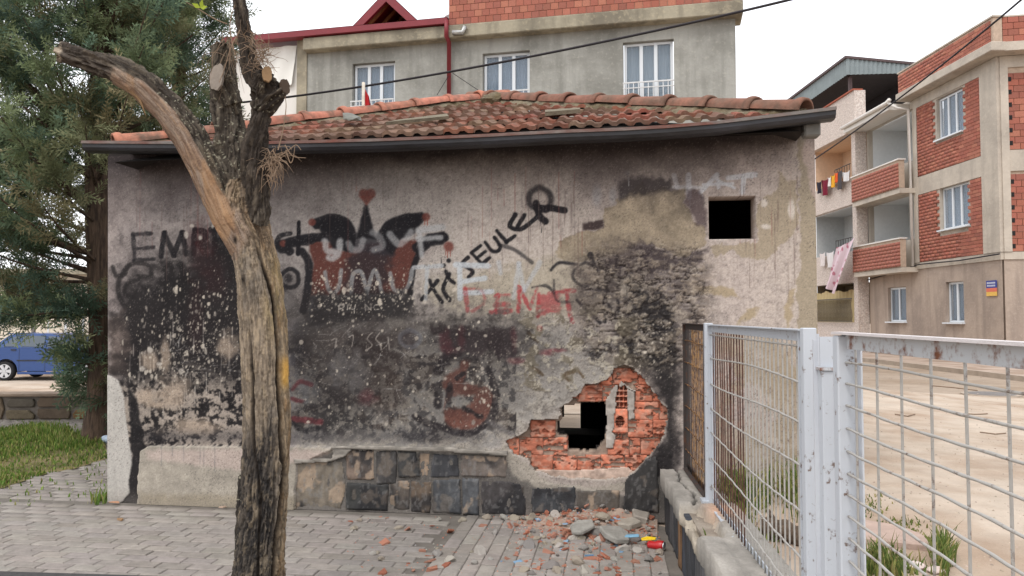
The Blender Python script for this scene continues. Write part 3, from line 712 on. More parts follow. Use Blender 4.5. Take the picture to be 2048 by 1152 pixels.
rows_ = [((92, 176), [(500, 622), (625, 755), (757, 880)]), ((178, 262), [(330, 447), (450, 573), (576, 640), (742, 828), (830, 905)]), ((264, 355), [(732, 861), (864, 940)]),
         ((357, 445), [(205, 334), (703, 829), (832, 920)]), ((447, 535), [(30, 147), (150, 270), (272, 394), (600, 708), (711, 766), (769, 870)]), ((537, 612), [(70, 190), (193, 320), (322, 443), (445, 564), (566, 688), (690, 800)])]
sd_ = 1
for (y0, y1), xs in rows_:
    for x0, x1 in xs:
        make_brick(x0, x1, y0, y1, sd_); sd_ += 1
make_brick(640, 700, 180, 292, 77, 'cells'); make_brick(622, 702, 300, 420, 78, 'round'); make_brick(636, 690, 424, 446, 79, 'cells')
hb = rect_of(hp(HOLE, .06)); cr_ = rect_of(hp(kH((644, 184), (696, 184), (696, 415), (644, 415)), .06))
relief('mortar', (hb[0] - .1, hb[1] + .1, hb[2] - .05, hb[3] + .1), .068, .09, .012, lambda S, Z, U, W: (fbm(S * 25, Z * 25, 3) - .5) * .012,
       lambda S, Z, U, W: np.array([150, 132, 118]) / 255 * (1 + (fbm(S * 18, Z * 18, 3) - .5) * .5)[..., None], core, M_BRK, lambda S, Z: not_inner(S, Z) & ~((S > cr_[0]) & (S < cr_[1]) & (Z > cr_[2]) & (Z < cr_[3])))
for poly in [[(590, 250), (632, 190), (650, 175), (640, 300), (625, 420), (640, 440), (628, 498), (594, 500)], [(668, 160), (742, 212), (700, 200), (688, 178), (660, 190)], [(700, 200), (736, 220), (734, 350), (706, 356), (702, 300)],
             [(230, 612), (420, 616), (700, 600), (740, 625), (690, 668), (420, 672), (300, 650)]]:
    pp = hp(kH(*poly), .03); warm = poly[0][0] == 230
    relief('mortar', rect_of(pp), .036, .06, .008, lambda S, Z, U, W: (fbm(S * 22, Z * 22, 4) - .4) * .02,
           lambda S, Z, U, W, wm=warm: np.array([178, 156, 142] if wm else [164, 156, 148]) / 255 * (1 + (fbm(S * 25, Z * 25, 3) - .5) * .4)[..., None], core, M_BRK,
           lambda S, Z, pp=pp: in_poly(S + (fbm(S * 40, Z * 40, 3) - .5) * .02, Z, pp))
# plinth cladding stones
STN = [(k6, [(465, 566), (560, 560), (715, 568), (738, 700), (705, 822), (480, 815), (466, 700)], (140, 128, 112)), (k6, [(735, 512), (880, 514), (884, 660), (742, 668)], (132, 112, 98)), (k6, [(890, 516), (996, 522), (996, 685), (892, 690)], (62, 60, 60)),
       (k6, [(1002, 520), (1095, 522), (1118, 648), (1006, 654)], (56, 57, 58)), (k6, [(1104, 527), (1168, 528), (1152, 652), (1128, 650)], (124, 98, 76)), (k6, [(1182, 533), (1308, 538), (1318, 648), (1168, 656)], (50, 52, 58)), (k6, [(1326, 538), (1562, 548), (1560, 652), (1326, 648)], (122, 110, 102)),
       (k6, [(742, 680), (955, 690), (950, 824), (736, 818)], (48, 50, 50)), (k6, [(962, 668), (1056, 668), (1066, 826), (958, 824)], (92, 82, 74)), (k6, [(1066, 668), (1178, 674), (1168, 838), (1072, 830)], (104, 86, 70)), (k6, [(1186, 668), (1318, 664), (1328, 842), (1178, 838)], (74, 78, 84)),
       (k6, [(1332, 660), (1418, 660), (1416, 848), (1336, 844)], (82, 86, 92)), (k6, [(1426, 664), (1556, 668), (1640, 700), (1668, 850), (1424, 848)], (62, 58, 60)), (kH, [(202, 708), (300, 712), (432, 700), (440, 832), (216, 838)], (50, 54, 60)), (kH, [(446, 724), (560, 720), (660, 722), (666, 834), (442, 836)], (98, 90, 82)),
       (kH, [(690, 668), (760, 610), (800, 560), (850, 548), (862, 834), (676, 834)], (42, 41, 42))]
for n_, (kf, poly, c_) in enumerate(STN):
    pp = hp(kf(*poly), -.04); o_ = n_ * 7.7
    def hf(S, Z, U, W, o_=o_): return (fbm(S * 9 + o_, Z * 9, 4) - .5) * .022 + (fbm(S * 40, Z * 14 + o_, 3) - .5) * .006 - .012 * (1 - sstep(0, .06, np.minimum(np.minimum(U, 1 - U), np.minimum(W, 1 - W))))
    def cf(S, Z, U, W, o_=o_, c_=c_):
        b = np.broadcast_to(np.array(c_) / 255., S.shape + (3,)) * (1 + (fbm(S * 30 + o_, Z * 6, 3) - .5) * .5)[..., None]
        b = b * .65 + np.array([84, 80, 76]) / 255. * .35; a1 = sstep(.46, .62, fbm(S * 5, Z * 4 + 3, 4))[..., None] * .8
        b = b * (1 - a1) + np.array([40, 39, 41]) / 255. * a1
        a2 = sstep(.56, .62, fbm(S * 11 + o_ + 30, Z * 9, 4))[..., None] * (.75 if sum(c_) > 240 else .3)
        b = b * (1 - a2) + np.array([160, 140, 120]) / 255. * a2
        a3 = sstep(.62, .68, fbm(S * 50 + o_, Z * 26, 3))[..., None] * .45
        return b * (1 - a3) + np.array([120, 118, 116]) / 255. * a3
    relief('stone', rect_of(pp), -.010 - (n_ % 4) * .004, .03, .0085, hf, cf, hut, M_STN, lambda S, Z, pp=pp: in_poly(S + (fbm(S * 30, Z * 30, 2) - .5) * .014, Z + (fbm(S * 30 + 5, Z * 30, 2) - .5) * .014, pp))
for poly in [[(662, 893), (760, 893), (900, 897), (1014, 905), (1014, 912), (900, 905), (760, 900), (662, 899)], [(586, 920), (662, 918), (668, 900), (700, 900), (690, 912), (660, 924), (588, 928)]]:
    pp = hp(poly, -.05)
    relief('ledge', rect_of(pp), -.040, .05, .008, lambda S, Z, U, W: (fbm(S * 20, Z * 40, 3) - .5) * .012, lambda S, Z, U, W: np.array([136, 130, 122]) / 255 * (1 + (fbm(S * 14, Z * 40, 3) - .5) * .6)[..., None], hut, M_WALL, lambda S, Z, pp=pp: in_poly(S, Z, pp))
# inside
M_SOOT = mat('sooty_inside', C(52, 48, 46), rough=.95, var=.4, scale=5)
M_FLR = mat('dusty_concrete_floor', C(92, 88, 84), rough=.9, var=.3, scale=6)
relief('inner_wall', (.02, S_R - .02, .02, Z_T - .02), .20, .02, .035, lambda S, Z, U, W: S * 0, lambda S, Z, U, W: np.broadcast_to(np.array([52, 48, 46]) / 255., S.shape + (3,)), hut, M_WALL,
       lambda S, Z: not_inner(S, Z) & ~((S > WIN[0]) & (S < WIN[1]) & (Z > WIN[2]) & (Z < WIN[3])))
HD = 4.0
d0 = HUT.sz(1040, 800, HD)[0]; d1 = HUT.sz(1163, 800, HD)[0]
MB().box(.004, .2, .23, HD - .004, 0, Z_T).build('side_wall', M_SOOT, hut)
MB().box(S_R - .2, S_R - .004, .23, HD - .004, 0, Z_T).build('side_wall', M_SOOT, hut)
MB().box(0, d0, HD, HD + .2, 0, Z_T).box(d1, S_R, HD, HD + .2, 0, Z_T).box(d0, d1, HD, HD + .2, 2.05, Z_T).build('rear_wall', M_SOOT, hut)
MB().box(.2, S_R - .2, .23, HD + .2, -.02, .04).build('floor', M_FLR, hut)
MB().box(d1 + .02, d1 + .06, HD - .75, HD - .02, .05, 2.0).build('door', M_SOOT, hut)
MB().box(d1 - .5, d1 + .9, 2.6, 3.1, .05, .22).build('step', M_SOOT, hut)
# ---- roof
M_TILE = mat('red_roof_tile', None, rough=.9, var=.3, scale=14, bump=.25, bscale=60, objcol=True, spec=.12, col2=C(112, 90, 78), patch=5)
M_MORT = mat('roof_mortar', C(128, 118, 100), rough=.95, var=.4, scale=16, bump=.4, bscale=40, col2=C(96, 84, 62), patch=5, bdist=.02)
M_DECK = mat('roof_deck', C(46, 41, 39), rough=.95, var=.3, scale=6)
M_GUT = mat('black_gutter_metal', C(44, 44, 50), rough=.45, var=.35, scale=9, bump=.05, col2=C(26, 24, 25), patch=2.0, stretch=(1, 4, 4), spec=.5)
M_LIP = mat('rusty_gutter_lip', C(112, 106, 102), rough=.7, var=.3, scale=12, bump=.1, col2=C(104, 58, 46), patch=1.6, stretch=(1, 3, 3))
roof = MB()
YE = -.30
EL = HUT.sz(228, 299, YE); ER = HUT.sz(1612, 233, YE)
PK = HUT.sz(966, 205, 2.0)
pE = np.array([EL[0], YE, EL[1]]); pF = np.array([ER[0], YE, ER[1]]); pP = np.array([PK[0], 2.0, PK[1]])
yb = 4.3
dz_ = np.array([0, 0, -.10])
pG = np.array([ER[0], yb, ER[1]]); pH = np.array([EL[0], yb, EL[1]])
roof.add([pE + dz_, pF + dz_, pG + dz_, pH + dz_, pP + dz_], [(0, 1, 4), (1, 2, 4), (2, 3, 4), (3, 0, 4)])
deck = roof.build('roof', M_DECK, hut)
TZ = (EL[1] + ER[1]) / 2
al = math.atan2(PK[1] - TZ, 2.0 - YE); TL = math.hypot(PK[1] - TZ, 2.0 - YE)
tm = MB()
prof = [(-.118, .000), (-.100, .022), (-.070, .024), (-.045, .006), (-.010, .004), (.012, .022), (.044, .024), (.070, .006), (.104, .004), (.118, .012)]
k_ = len(prof)
for yy, dz in ((0, 0), (.40, -.004)):
    for x, z in prof: tm.v.append((x, yy, z + dz))
    for x, z in prof: tm.v.append((x, yy, z + dz - (.030 if yy == 0 else .012)))
for i in range(k_ - 1):
    tm.f += [(i, i + 1, 2 * k_ + i + 1, 2 * k_ + i), (k_ + i + 1, k_ + i, 3 * k_ + i, 3 * k_ + i + 1), (i + 1, i, k_ + i, k_ + i + 1)]
tm.f += [(0, 2 * k_, 3 * k_, k_), (k_ - 1, 2 * k_ - 1, 4 * k_ - 1, 3 * k_ - 1)]
tmesh = tm.mesh('roof_tile'); tmesh.materials.append(M_TILE)
GA, TW = .315, .232
j = 0
while j * GA < TL - .12:
    t = j * GA; fr = (t + .14) / TL
    l = EL[0] + (PK[0] - EL[0]) * fr; r_ = ER[0] + (PK[0] - ER[0]) * fr
    n = int((r_ - l) / TW) + 1; off = (j % 2) * .03
    for i in range(n):
        s_ = l + .06 + off + i * TW
        if s_ > r_ - .04: continue
        zb = EL[1] + (ER[1] - EL[1]) * (s_ - EL[0]) / (ER[0] - EL[0])
        tt = t + random.uniform(-.012, .012)
        c_ = jitter(random.choice([C(136, 88, 72), C(132, 84, 70), C(146, 98, 80), C(112, 76, 64), C(130, 108, 90), C(104, 80, 68), C(122, 100, 84)]), .16)
        link('roof_tile', tmesh, None, deck, c_, (s_ + random.uniform(-.006, .006), YE + tt * math.cos(al), zb + tt * math.sin(al) + .022), (al - R(4.2) + random.uniform(-.015, .02), random.uniform(-.02, .02), random.uniform(-.025, .025)))
    j += 1
# hip tiles: tapered half barrels with a collar
def hip_tile():
    b = MB(); K_ = 10; st = [(0, .112), (.03, .118), (.055, .112), (.07, .098), (.40, .084)]
    for y, r in st:
        for i in range(K_ + 1):
            a = math.pi * (1.06 * i / K_ - .03); b.v.append((r * math.cos(a), y, r * .82 * math.sin(a)))
    for j in range(len(st) - 1):
        for i in range(K_):
            a = j * (K_ + 1) + i; b.f.append((a, a + K_ + 1, a + K_ + 2, a + 1))
    n0 = len(b.v)
    for i in range(K_ + 1):
        a = math.pi * (1.06 * i / K_ - .03); b.v.append((.094 * math.cos(a), 0, .094 * .8 * math.sin(a)))
    for i in range(K_): b.f.append((i, i + 1, n0 + i + 1, n0 + i))
    for i in range(K_ + 1):
        a = math.pi * (1.06 * i / K_ - .03); b.v.append((.072 * math.cos(a), .40, .070 * .8 * math.sin(a)))
    for i in range(K_): b.f.append((n0 + i, n0 + i + 1, n0 + K_ + 2 + i, n0 + K_ + 1 + i))
    me = b.mesh('hip_tile', smooth=True); me.materials.append(M_TILE); return me
hmesh = hip_tile()
def hip_run(a, b, col_lo, flip=False):
    d = b - a; L_ = np.linalg.norm(d); d = d / L_; n = int(L_ / .385)
    yv = Vector(d); xv = yv.cross(Vector((0, 0, 1))).normalized(); zv = xv.cross(yv)
    m3 = Matrix((xv, yv, zv)).transposed()
    for i in range(n + 1):
        p = a + d * (i * .385)
        e = (m3 @ Euler((random.uniform(-.02, .03), random.uniform(-.06, .06), random.uniform(-.03, .03))).to_matrix()).to_euler()
        link('hip_tile', hmesh, None, deck, jitter(col_lo, .1), p + np.array([0, 0, .035]), e)
hip_run(pE, pP, C(174, 116, 97)); hip_run(pF, pP, C(134, 96, 82))
def mortar_run(a, b, side):
    d = b - a; L_ = np.linalg.norm(d); n = int(L_ / .025); V_ = []; F_ = []
    slope = np.array([0, -math.cos(al), -math.sin(al)]); nor = np.array([0, -math.sin(al), math.cos(al)])
    for i in range(n + 1):
        t = i / n; w = (.13 + .12 * fbm(t * 9 + side * 5, .3, 3)) * (1 if t > .06 else t / .06)
        for k in range(9):
            u = k / 8; h = .05 * (1 - u ** 2) + .03 * (fbm(t * L_ * 18 + side * 9, u * 4, 3) - .45)
            if k == 8: h = -.03
            V_.append(a + d * t + np.array([-side * .5, 0, 0]) * w * u * .6 + slope * w * u * .7 + nor * h)
    for i in range(n):
        for k in range(8):
            p = i * 9 + k; F_.append((p, p + 9, p + 10, p + 1))
    return link('mortar', np_mesh('hip_mortar', V_, F_), M_MORT, deck)
mortar_run(pE, pP, -1); mortar_run(pF, pP, 1)
# gutter
gp = [(165, 283), (300, 284), (428, 284.5), (552, 284), (750, 279), (950, 271), (1120, 262), (1250, 257), (1335, 252), (1430, 244), (1500, 236), (1600, 224), (1672, 215)]
G = [HUT.sz(x, y, -.40) for x, y in gp]
pr = [(0, 0), (-.004, -.014), (-.002, -.045), (.012, -.066), (.05, -.074), (.11, -.07), (.114, -.002), (.108, -.002), (.104, -.06), (.05, -.064), (.02, -.056), (.008, -.04), (.006, -.004)]
gb = MB(); kk = len(pr)
for s_, z in G:
    for y, dz in pr: gb.v.append((s_, -.40 + y, z + dz))
for i in range(len(G) - 1):
    for k in range(kk): gb.f.append((i * kk + k, (i + 1) * kk + k, (i + 1) * kk + (k + 1) % kk, i * kk + (k + 1) % kk))
gb.f.append(tuple(range(kk))); gb.f.append(tuple((len(G) - 1) * kk + k for k in range(kk - 1, -1, -1)))
gut = gb.build('gutter', M_GUT, hut)
lp = MB(); lpr = [(-.006, .004), (-.018, .004), (-.018, -.018), (-.006, -.018)]
for s_, z in G:
    for y, dz in lpr: lp.v.append((s_, -.40 + y, z + dz))
for i in range(len(G) - 1):
    for k in range(4): lp.f.append((i * 4 + k, (i + 1) * 4 + k, (i + 1) * 4 + (k + 1) % 4, i * 4 + (k + 1) % 4))
lp.f += [(0, 1, 2, 3), tuple((len(G) - 1) * 4 + k for k in (3, 2, 1, 0))]
lp.build('gutter_lip', M_LIP, gut)
for x in (300, 470, 640, 810, 980, 1150, 1320, 1490):
    s_, z = HUT.sz(x, 270, -.4); zz = np.interp(s_, [g[0] for g in G], [g[1] for g in G])
    MB().box(s_ - .01, s_ + .01, -.40, -.27, zz + .001, zz + .006).build('gutter_bracket', M_GUT, gut)
M_SOF = mat('charred_soffit', C(38, 33, 31), rough=.95, var=.3, scale=5)
MB().box(EL[0] - .05, ER[0] + .02, YE + .02, .02, Z_T + .004, Z_T + .03).box(EL[0] - .05, -.075, .02, HD, Z_T + .004, Z_T + .03).build('soffit', M_SOF, hut)
MB().box(EL[0] - .05, ER[0] + .02, YE + .03, YE + .05, Z_T - .01, Z_T + .02).build('fascia', M_SOF, hut)
s_, z = HUT.sz(1618, 262, -.2)
MB().box(s_ - .055, s_ + .055, -.30, -.2, z - .06, z + .07).build('downpipe_outlet', mat('grey_pipe', C(104, 102, 98), rough=.7), hut, bevel=.012)
# the reveal of the window opening: two short burnt frame ends
# ---- things lying on the roof
def roof_pt(px, py):
    n = np.array([0, -math.sin(al), math.cos(al)]); nw = HUT.d * n[0] + HUT.inn * n[1] + np.array([0, 0, n[2]])
    return on_plane(px, py, HUT.w(EL[0], YE, TZ + .05), nw)
M_OLDW = mat('weathered_grey_wood', C(120, 112, 96), rough=.95, var=.4, scale=6, stretch=(1, 8, 8), bump=.3)
a_, b_ = roof_pt(772, 250), roof_pt(898, 238)
d = (b_ - a_) / np.linalg.norm(b_ - a_); up_ = np.array([0, .9, .42])
o = MB().prism([a_, b_, b_ + up_ * .13 - d * .03, a_ + up_ * .06 + d * .1], (0, -.01, .022)).build('plank', M_OLDW)
tag(o, 'weathered grey plank lying across the roof tiles', 'plank')
p = roof_pt(704, 243)
o = link('slate_piece', chunk_mesh('slate_piece', (.11, .1, .03), 5), mat('grey_slate', C(112, 112, 106), rough=.9, var=.2), None, None, p + np.array([0, 0, .04]), (al + .1, 0, .3))
tag(o, 'grey slate scrap on the tiles near the left hip', 'slate')
p = on_plane(985, 196, HUT.w(0, 1.75, 0), HUT.inn)
o = link('stone_lump', chunk_mesh('stone_lump', (.16, .13, .085), 11, 3), M_MORT, None, None, p + np.array([0, 0, -.02]), (0, .15, .3))
tag(o, 'lump of old mortar at the peak of the tiled roof', 'stone')
o = MB().prism([roof_pt(1090, 232), roof_pt(1160, 226), roof_pt(1160, 223), roof_pt(1090, 228)], (0, -.01, .03)).build('plank', M_OLDW)
tag(o, 'thin grey lath on the right half of the roof', 'plank')
# ================================================================== ground, pavement, street
M_DIRT = mat('dusty_earth', C(164, 148, 132), rough=.95, var=.16, scale=2.3, bump=.25, bscale=9, col2=C(148, 130, 112), patch=.35, bdist=.03)
M_DUST = mat('dusty_street', C(188, 173, 157), rough=.95, var=.13, scale=3.5, bump=.3, bscale=26, col2=C(164, 143, 124), patch=.8, bdist=.015)
M_BED = mat('paver_bed', C(112, 106, 99), rough=.95, var=.3, scale=7)
M_PAVE = mat('concrete_paver', None, rough=.9, var=.22, scale=14, bump=.2, bscale=60, objcol=True, spec=.2)
M_PAVE2 = mat('concrete_paver_far', None, rough=.9, var=.16, scale=9, bump=.2, bscale=60, attr='pigment', spec=.2)
def sheet(name, pts, z, m, cell=None):
    """flat polygon on the ground"""
    b = MB(); b.add([(p[0], p[1], z) for p in pts], [tuple(range(len(pts)))])
    return struct(b.build(name, m))
LOW = .37      # the street at the left lies lower
# base terrain: one large sheet with a little unevenness near the viewer
n = 160
gx = np.concatenate([[-900, -300, -120, -60], np.linspace(-30, 40, n), [60, 120, 300, 900]]); gy = np.concatenate([[-300, -80, -20], np.linspace(-6, 60, n), [90, 160, 400, 1600]])
XX, YY = np.meshgrid(gx, gy); ZZ = -.02 - LOW * sstep(11.7, 13.6, YY) * sstep(-2.0, -4.0, XX)
ix = np.arange(XX.size).reshape(XX.shape)
struct(link('ground', np_mesh('ground', np.stack([XX.ravel(), YY.ravel(), ZZ.ravel()], -1), np.stack([ix[:-1, :-1], ix[:-1, 1:], ix[1:, 1:], ix[1:, :-1]], -1).reshape(-1, 4), smooth=True), M_DIRT))
# fence line
_fa = on_z(1422, 1004.5, .42)
_fd = np.array([(1152 - 1024) / F_PX, 1.0]); _fd /= np.linalg.norm(_fd)
_s = (5.40 - _fa[1]) / _fd[1]
FEN = Face((_fa[0] + _fd[0] * _s, 5.40), -_fd)
# pavement
L2 = lambda s, y: HUT.w(s, y, 0)
fl0, fl1 = FEN.w(0, -.14, 0), FEN.w(3.2, -.14, 0)
pav_poly = [L2(-7.5, -2.9), (fl1[0], L2(4.2, -2.9)[1]), fl1, fl0, L2(4.2, .05), L2(-.02, .05), L2(-.02, 5.2), L2(-7.5, 5.2)]
pav = sheet('pavement', pav_poly, -.004, M_BED)
gq = [on_z(*p) for p in [(-260, 1045), (0, 978), (95, 948), (150, 938), (214, 918), (210, 880), (150, 868), (60, 856), (-80, 862), (-260, 880)]]
gpoly = [(p[0], p[1]) for p in gq]
pv = MB().box(-.0975, .0975, -.0458, .0458, -.03, 0).mesh('paver', bevel=.005); pv.materials.append(M_PAVE)
S_TURN = HUT.sz(0, 0)[0] * 0 + float(np.dot(on_z(868, 1118) - HUT.p0, HUT.d))
cand = []
for c_ in range(0, 26):            # right of this line the pavers are laid end-on
    for r_ in range(-8, 0):
        s_ = S_TURN + .052 + c_ * .102; y = -.11 + (r_ + 1) * .2 - (c_ % 2) * .1
        p = HUT.w(s_, y, 0); f_ = FEN.p0 + FEN.d * ((FEN.p0[1] - p[1]) / -FEN.d[1]); y_ = project(np.array([p]))[1]
        if p[0] < f_[0] - .27 and p[1] > 3.4 and y_[0] < 1185: cand.append((p[1], s_, y, p, math.pi / 2))
for r_ in range(-29, 52):
    y = -.055 + r_ * .102 if r_ < 0 else .047 + r_ * .102
    for c_ in range(-36, 25):
        s_ = c_ * .2 + (r_ % 2) * .1 + r_ * .004
        p = HUT.w(s_, y, 0)
        f_ = FEN.p0 + FEN.d * ((FEN.p0[1] - p[1]) / -FEN.d[1])
        if p[0] > f_[0] - .31: continue
        if y > -.05 and s_ > -.11: continue
        if s_ > S_TURN - .1 and y < -.05: continue
        x_, y_ = project(np.array([p]))
        if p[1] < 3.4 or not (-60 < x_[0] < 2100 and y_[0] < 1185): continue
        if in_poly(np.array([p[0]]), np.array([p[1]]), gpoly)[0]: continue
        cand.append((p[1], s_, y, p, 0.0))
cand.sort(key=lambda t: t[0])
cols_ = [C(144, 137, 131), C(141, 134, 128), C(147, 140, 133), C(137, 130, 123)]
fV, fF, fC = [], [], []
base_v = np.array([v.co[:] for v in pv.vertices]); base_f = [tuple(p_.vertices) for p_ in pv.polygons]
ca_, sa_ = math.cos(HUT.rz), math.sin(HUT.rz)
for i, (_, s_, y, p, tn) in enumerate(cand):
    c_ = jitter(random.choice(cols_), .045); dzp = random.uniform(.002, .008); rr = HUT.rz + tn + random.uniform(-.012, .012)
    if i < 300:
        link('paver', pv, None, pav, c_, (p[0], p[1], dzp), (random.uniform(-.006, .006), random.uniform(-.006, .006), rr), (1, 1.075 if tn else 1.0, 1))
    else:
        b = len(fV); cr, sr = math.cos(rr), math.sin(rr)
        for v in base_v: fV.append((p[0] + v[0] * cr - v[1] * sr, p[1] + v[0] * sr + v[1] * cr, v[2] + dzp)); fC.append(c_)
        fF += [tuple(b + k for k in f) for f in base_f]
tri = [t for f in fF for t in ((f[0], f[k], f[k + 1]) for k in range(1, len(f) - 1))]
o = link('paver_field', np_mesh('paver_field', fV, tri, fC), M_PAVE2, pav); o['kind'] = 'stuff'
# street pieces at the left, behind the trees
M_PATH = mat('pinkish_path', C(170, 152, 140), rough=.95, var=.2, scale=5, bump=.2, bscale=20)
sheet('path', [(-16, 9.35), (-3.75, 8.7), (-3.3, 10.3), (-3.3, 11.35), (-16, 11.6)], -.008, M_PATH)
sx_ = np.linspace(-60, 3, 120); sy_ = np.linspace(11.75, 25.5, 60)
XX, YY = np.meshgrid(sx_, sy_); ZZ = -.008 - LOW * sstep(11.7, 13.6, YY) * sstep(-2.0, -4.0, XX); ix = np.arange(XX.size).reshape(XX.shape)
struct(link('street', np_mesh('street', np.stack([XX.ravel(), YY.ravel(), ZZ.ravel()], -1), np.stack([ix[:-1, :-1], ix[:-1, 1:], ix[1:, 1:], ix[1:, :-1]], -1).reshape(-1, 4), smooth=True), M_DUST))
# raised ground retained by the fence wall, falling away to the street at the right
def bank_z(x, y): return -.012 + .36 * sstep(10.5, 3.0, x) + (fbm(x * 1.7, y * 1.7, 4) - .5) * .03 * sstep(12, 9, x)
ys_ = np.concatenate([np.linspace(-1.5, 5.16, 170), np.linspace(5.2, 5.75, 8), np.linspace(5.8, 14, 60)])
V_, F_ = [], []
nxb = 120
for y in ys_:
    xl = FEN.p0[0] + FEN.d[0] * ((y - FEN.p0[1]) / FEN.d[1]) + .10 if y < 5.2 else HUT.w(S_R, 0, 0)[0] + .0 + max(0, (y - 5.2)) * .14
    for u in np.linspace(0, 1, nxb) ** 1.7:
        x = xl + (12.6 - xl) * u; V_.append((x, y, float(bank_z(np.array(x), np.array(y)))))
ix = np.arange(len(V_)).reshape(len(ys_), nxb)
struct(link('earth_bank', np_mesh('earth_bank', V_, np.stack([ix[:-1, :-1], ix[:-1, 1:], ix[1:, 1:], ix[1:, :-1]], -1).reshape(-1, 4), smooth=True), M_DUST))
# the dark edge of the road nearest the viewer
M_ASPH = mat('asphalt', C(74, 72, 72), rough=.9, var=.3, scale=40, bump=.3, bscale=120)
e0, e1 = on_z(-40, 1146), on_z(330, 1157)
MBk = MB().prism([(e0[0], e0[1], -.05), (e1[0], e1[1], -.05), (e1[0], e1[1] - .12, -.05), (e0[0], e0[1] - .12, -.05)], (0, 0, .064)).build('kerb', M_ASPH)
struct(MBk)
sheet('road', [(e0[0] - 3, e0[1] - .12), (e1[0], e1[1] - .12), (e1[0], 1.0), (e0[0] - 3, 1.0)], .012, M_ASPH)
# ---- grass verge
M_GRASS = mat('grass_blades', None, rough=.8, var=.1, scale=3, bump=0, attr='pigment', translucent=.25)
M_SOIL = mat('grass_soil', C(96, 92, 56), rough=.95, var=.4, scale=6, bump=.4, bscale=20, col2=C(130, 116, 84), patch=2)
sheet('verge', [(p[0], p[1]) for p in gq], .004, M_SOIL)
def blades(name, pts, hmin, hmax, cols, lean=.5, wid=.006):
    """a tuft field: every blade two joined tapering quads"""
    V_, F_, C_ = [], [], []
    for (x, y, z, hs) in pts:
        h = random.uniform(hmin, hmax) * hs; a = random.uniform(0, 6.28); w = wid * random.uniform(.7, 1.4); ln = random.uniform(.1, lean) * h
        dx, dy = math.cos(a), math.sin(a); b_a = random.uniform(0, 6.28); ex, ey = math.cos(b_a) * ln, math.sin(b_a) * ln
        b = len(V_)
        V_ += [(x - dx * w, y - dy * w, z), (x + dx * w, y + dy * w, z), (x + ex * .4 - dx * w * .8, y + ey * .4 - dy * w * .8, z + h * .6), (x + ex * .4 + dx * w * .8, y + ey * .4 + dy * w * .8, z + h * .6), (x + ex, y + ey, z + h)]
        F_ += [(b, b + 1, b + 3), (b, b + 3, b + 2), (b + 2, b + 3, b + 4)]
        c_ = jitter(random.choice(cols), .25); C_ += [tuple(v * .8 for v in c_)] * 2 + [c_] * 3
    return np_mesh(name, V_, F_, C_)
GC = [C(102, 128, 56), C(120, 142, 64), C(86, 112, 48), C(140, 148, 80), C(98, 124, 52), C(150, 144, 92)]
pts = []
bx = [min(p[0] for p in gpoly), max(p[0] for p in gpoly), min(p[1] for p in gpoly), max(p[1] for p in gpoly)]
rx = RNG.uniform(bx[0], bx[1], 60000); ry = RNG.uniform(bx[2], bx[3], 60000)
ok = in_poly(rx, ry, gpoly) & (rx > -7.2)
dens = fbm(rx * 1.6, ry * 1.6, 3)
ppx, ppy = project(np.stack([rx, ry, rx * 0], -1))
mound = np.exp(-(((ppx - 110) / 75) ** 2 + ((ppy - 872) / 22) ** 2))
bare = np.exp(-(((ppx - 200) / 34) ** 2 + ((ppy - 905) / 22) ** 2))
ok &= RNG.random(60000) < np.clip((dens - .28) * 3, .2, 1) * (1 - .85 * bare)
for x, y, dn, mo in zip(rx[ok], ry[ok], dens[ok], mound[ok]): pts.append((x, y, .0, .36 + .4 * dn + 1.2 * mo))
g_o = link('grass', blades('grass', pts, .035, .10, GC), M_GRASS)
g_o['kind'] = 'stuff'; tag(g_o, 'short green grass on the verge beside the paving', 'grass')
pts = []
for c_ in cand:
    pxx, pyy = project(np.array([c_[3]]))
    if pxx[0] < 240 and pyy[0] < 1010 and random.random() < .5:
        for _ in range(random.randint(1, 6)):
            pts.append((c_[3][0] + random.uniform(-.1, .1), c_[3][1] + random.choice([-.052, .052]), 0, 1))
b0 = on_z(210, 1000)
for _ in range(160): pts.append((b0[0] + random.gauss(0, .05), b0[1] + random.gauss(.02, .08), 0, random.uniform(.6, 3)))
w_o = link('joint_weeds', blades('joint_weeds', pts, .012, .05, GC), M_GRASS)
w_o['kind'] = 'stuff'; tag(w_o, 'tiny weeds growing in the paving joints by the hut corner', 'weeds')
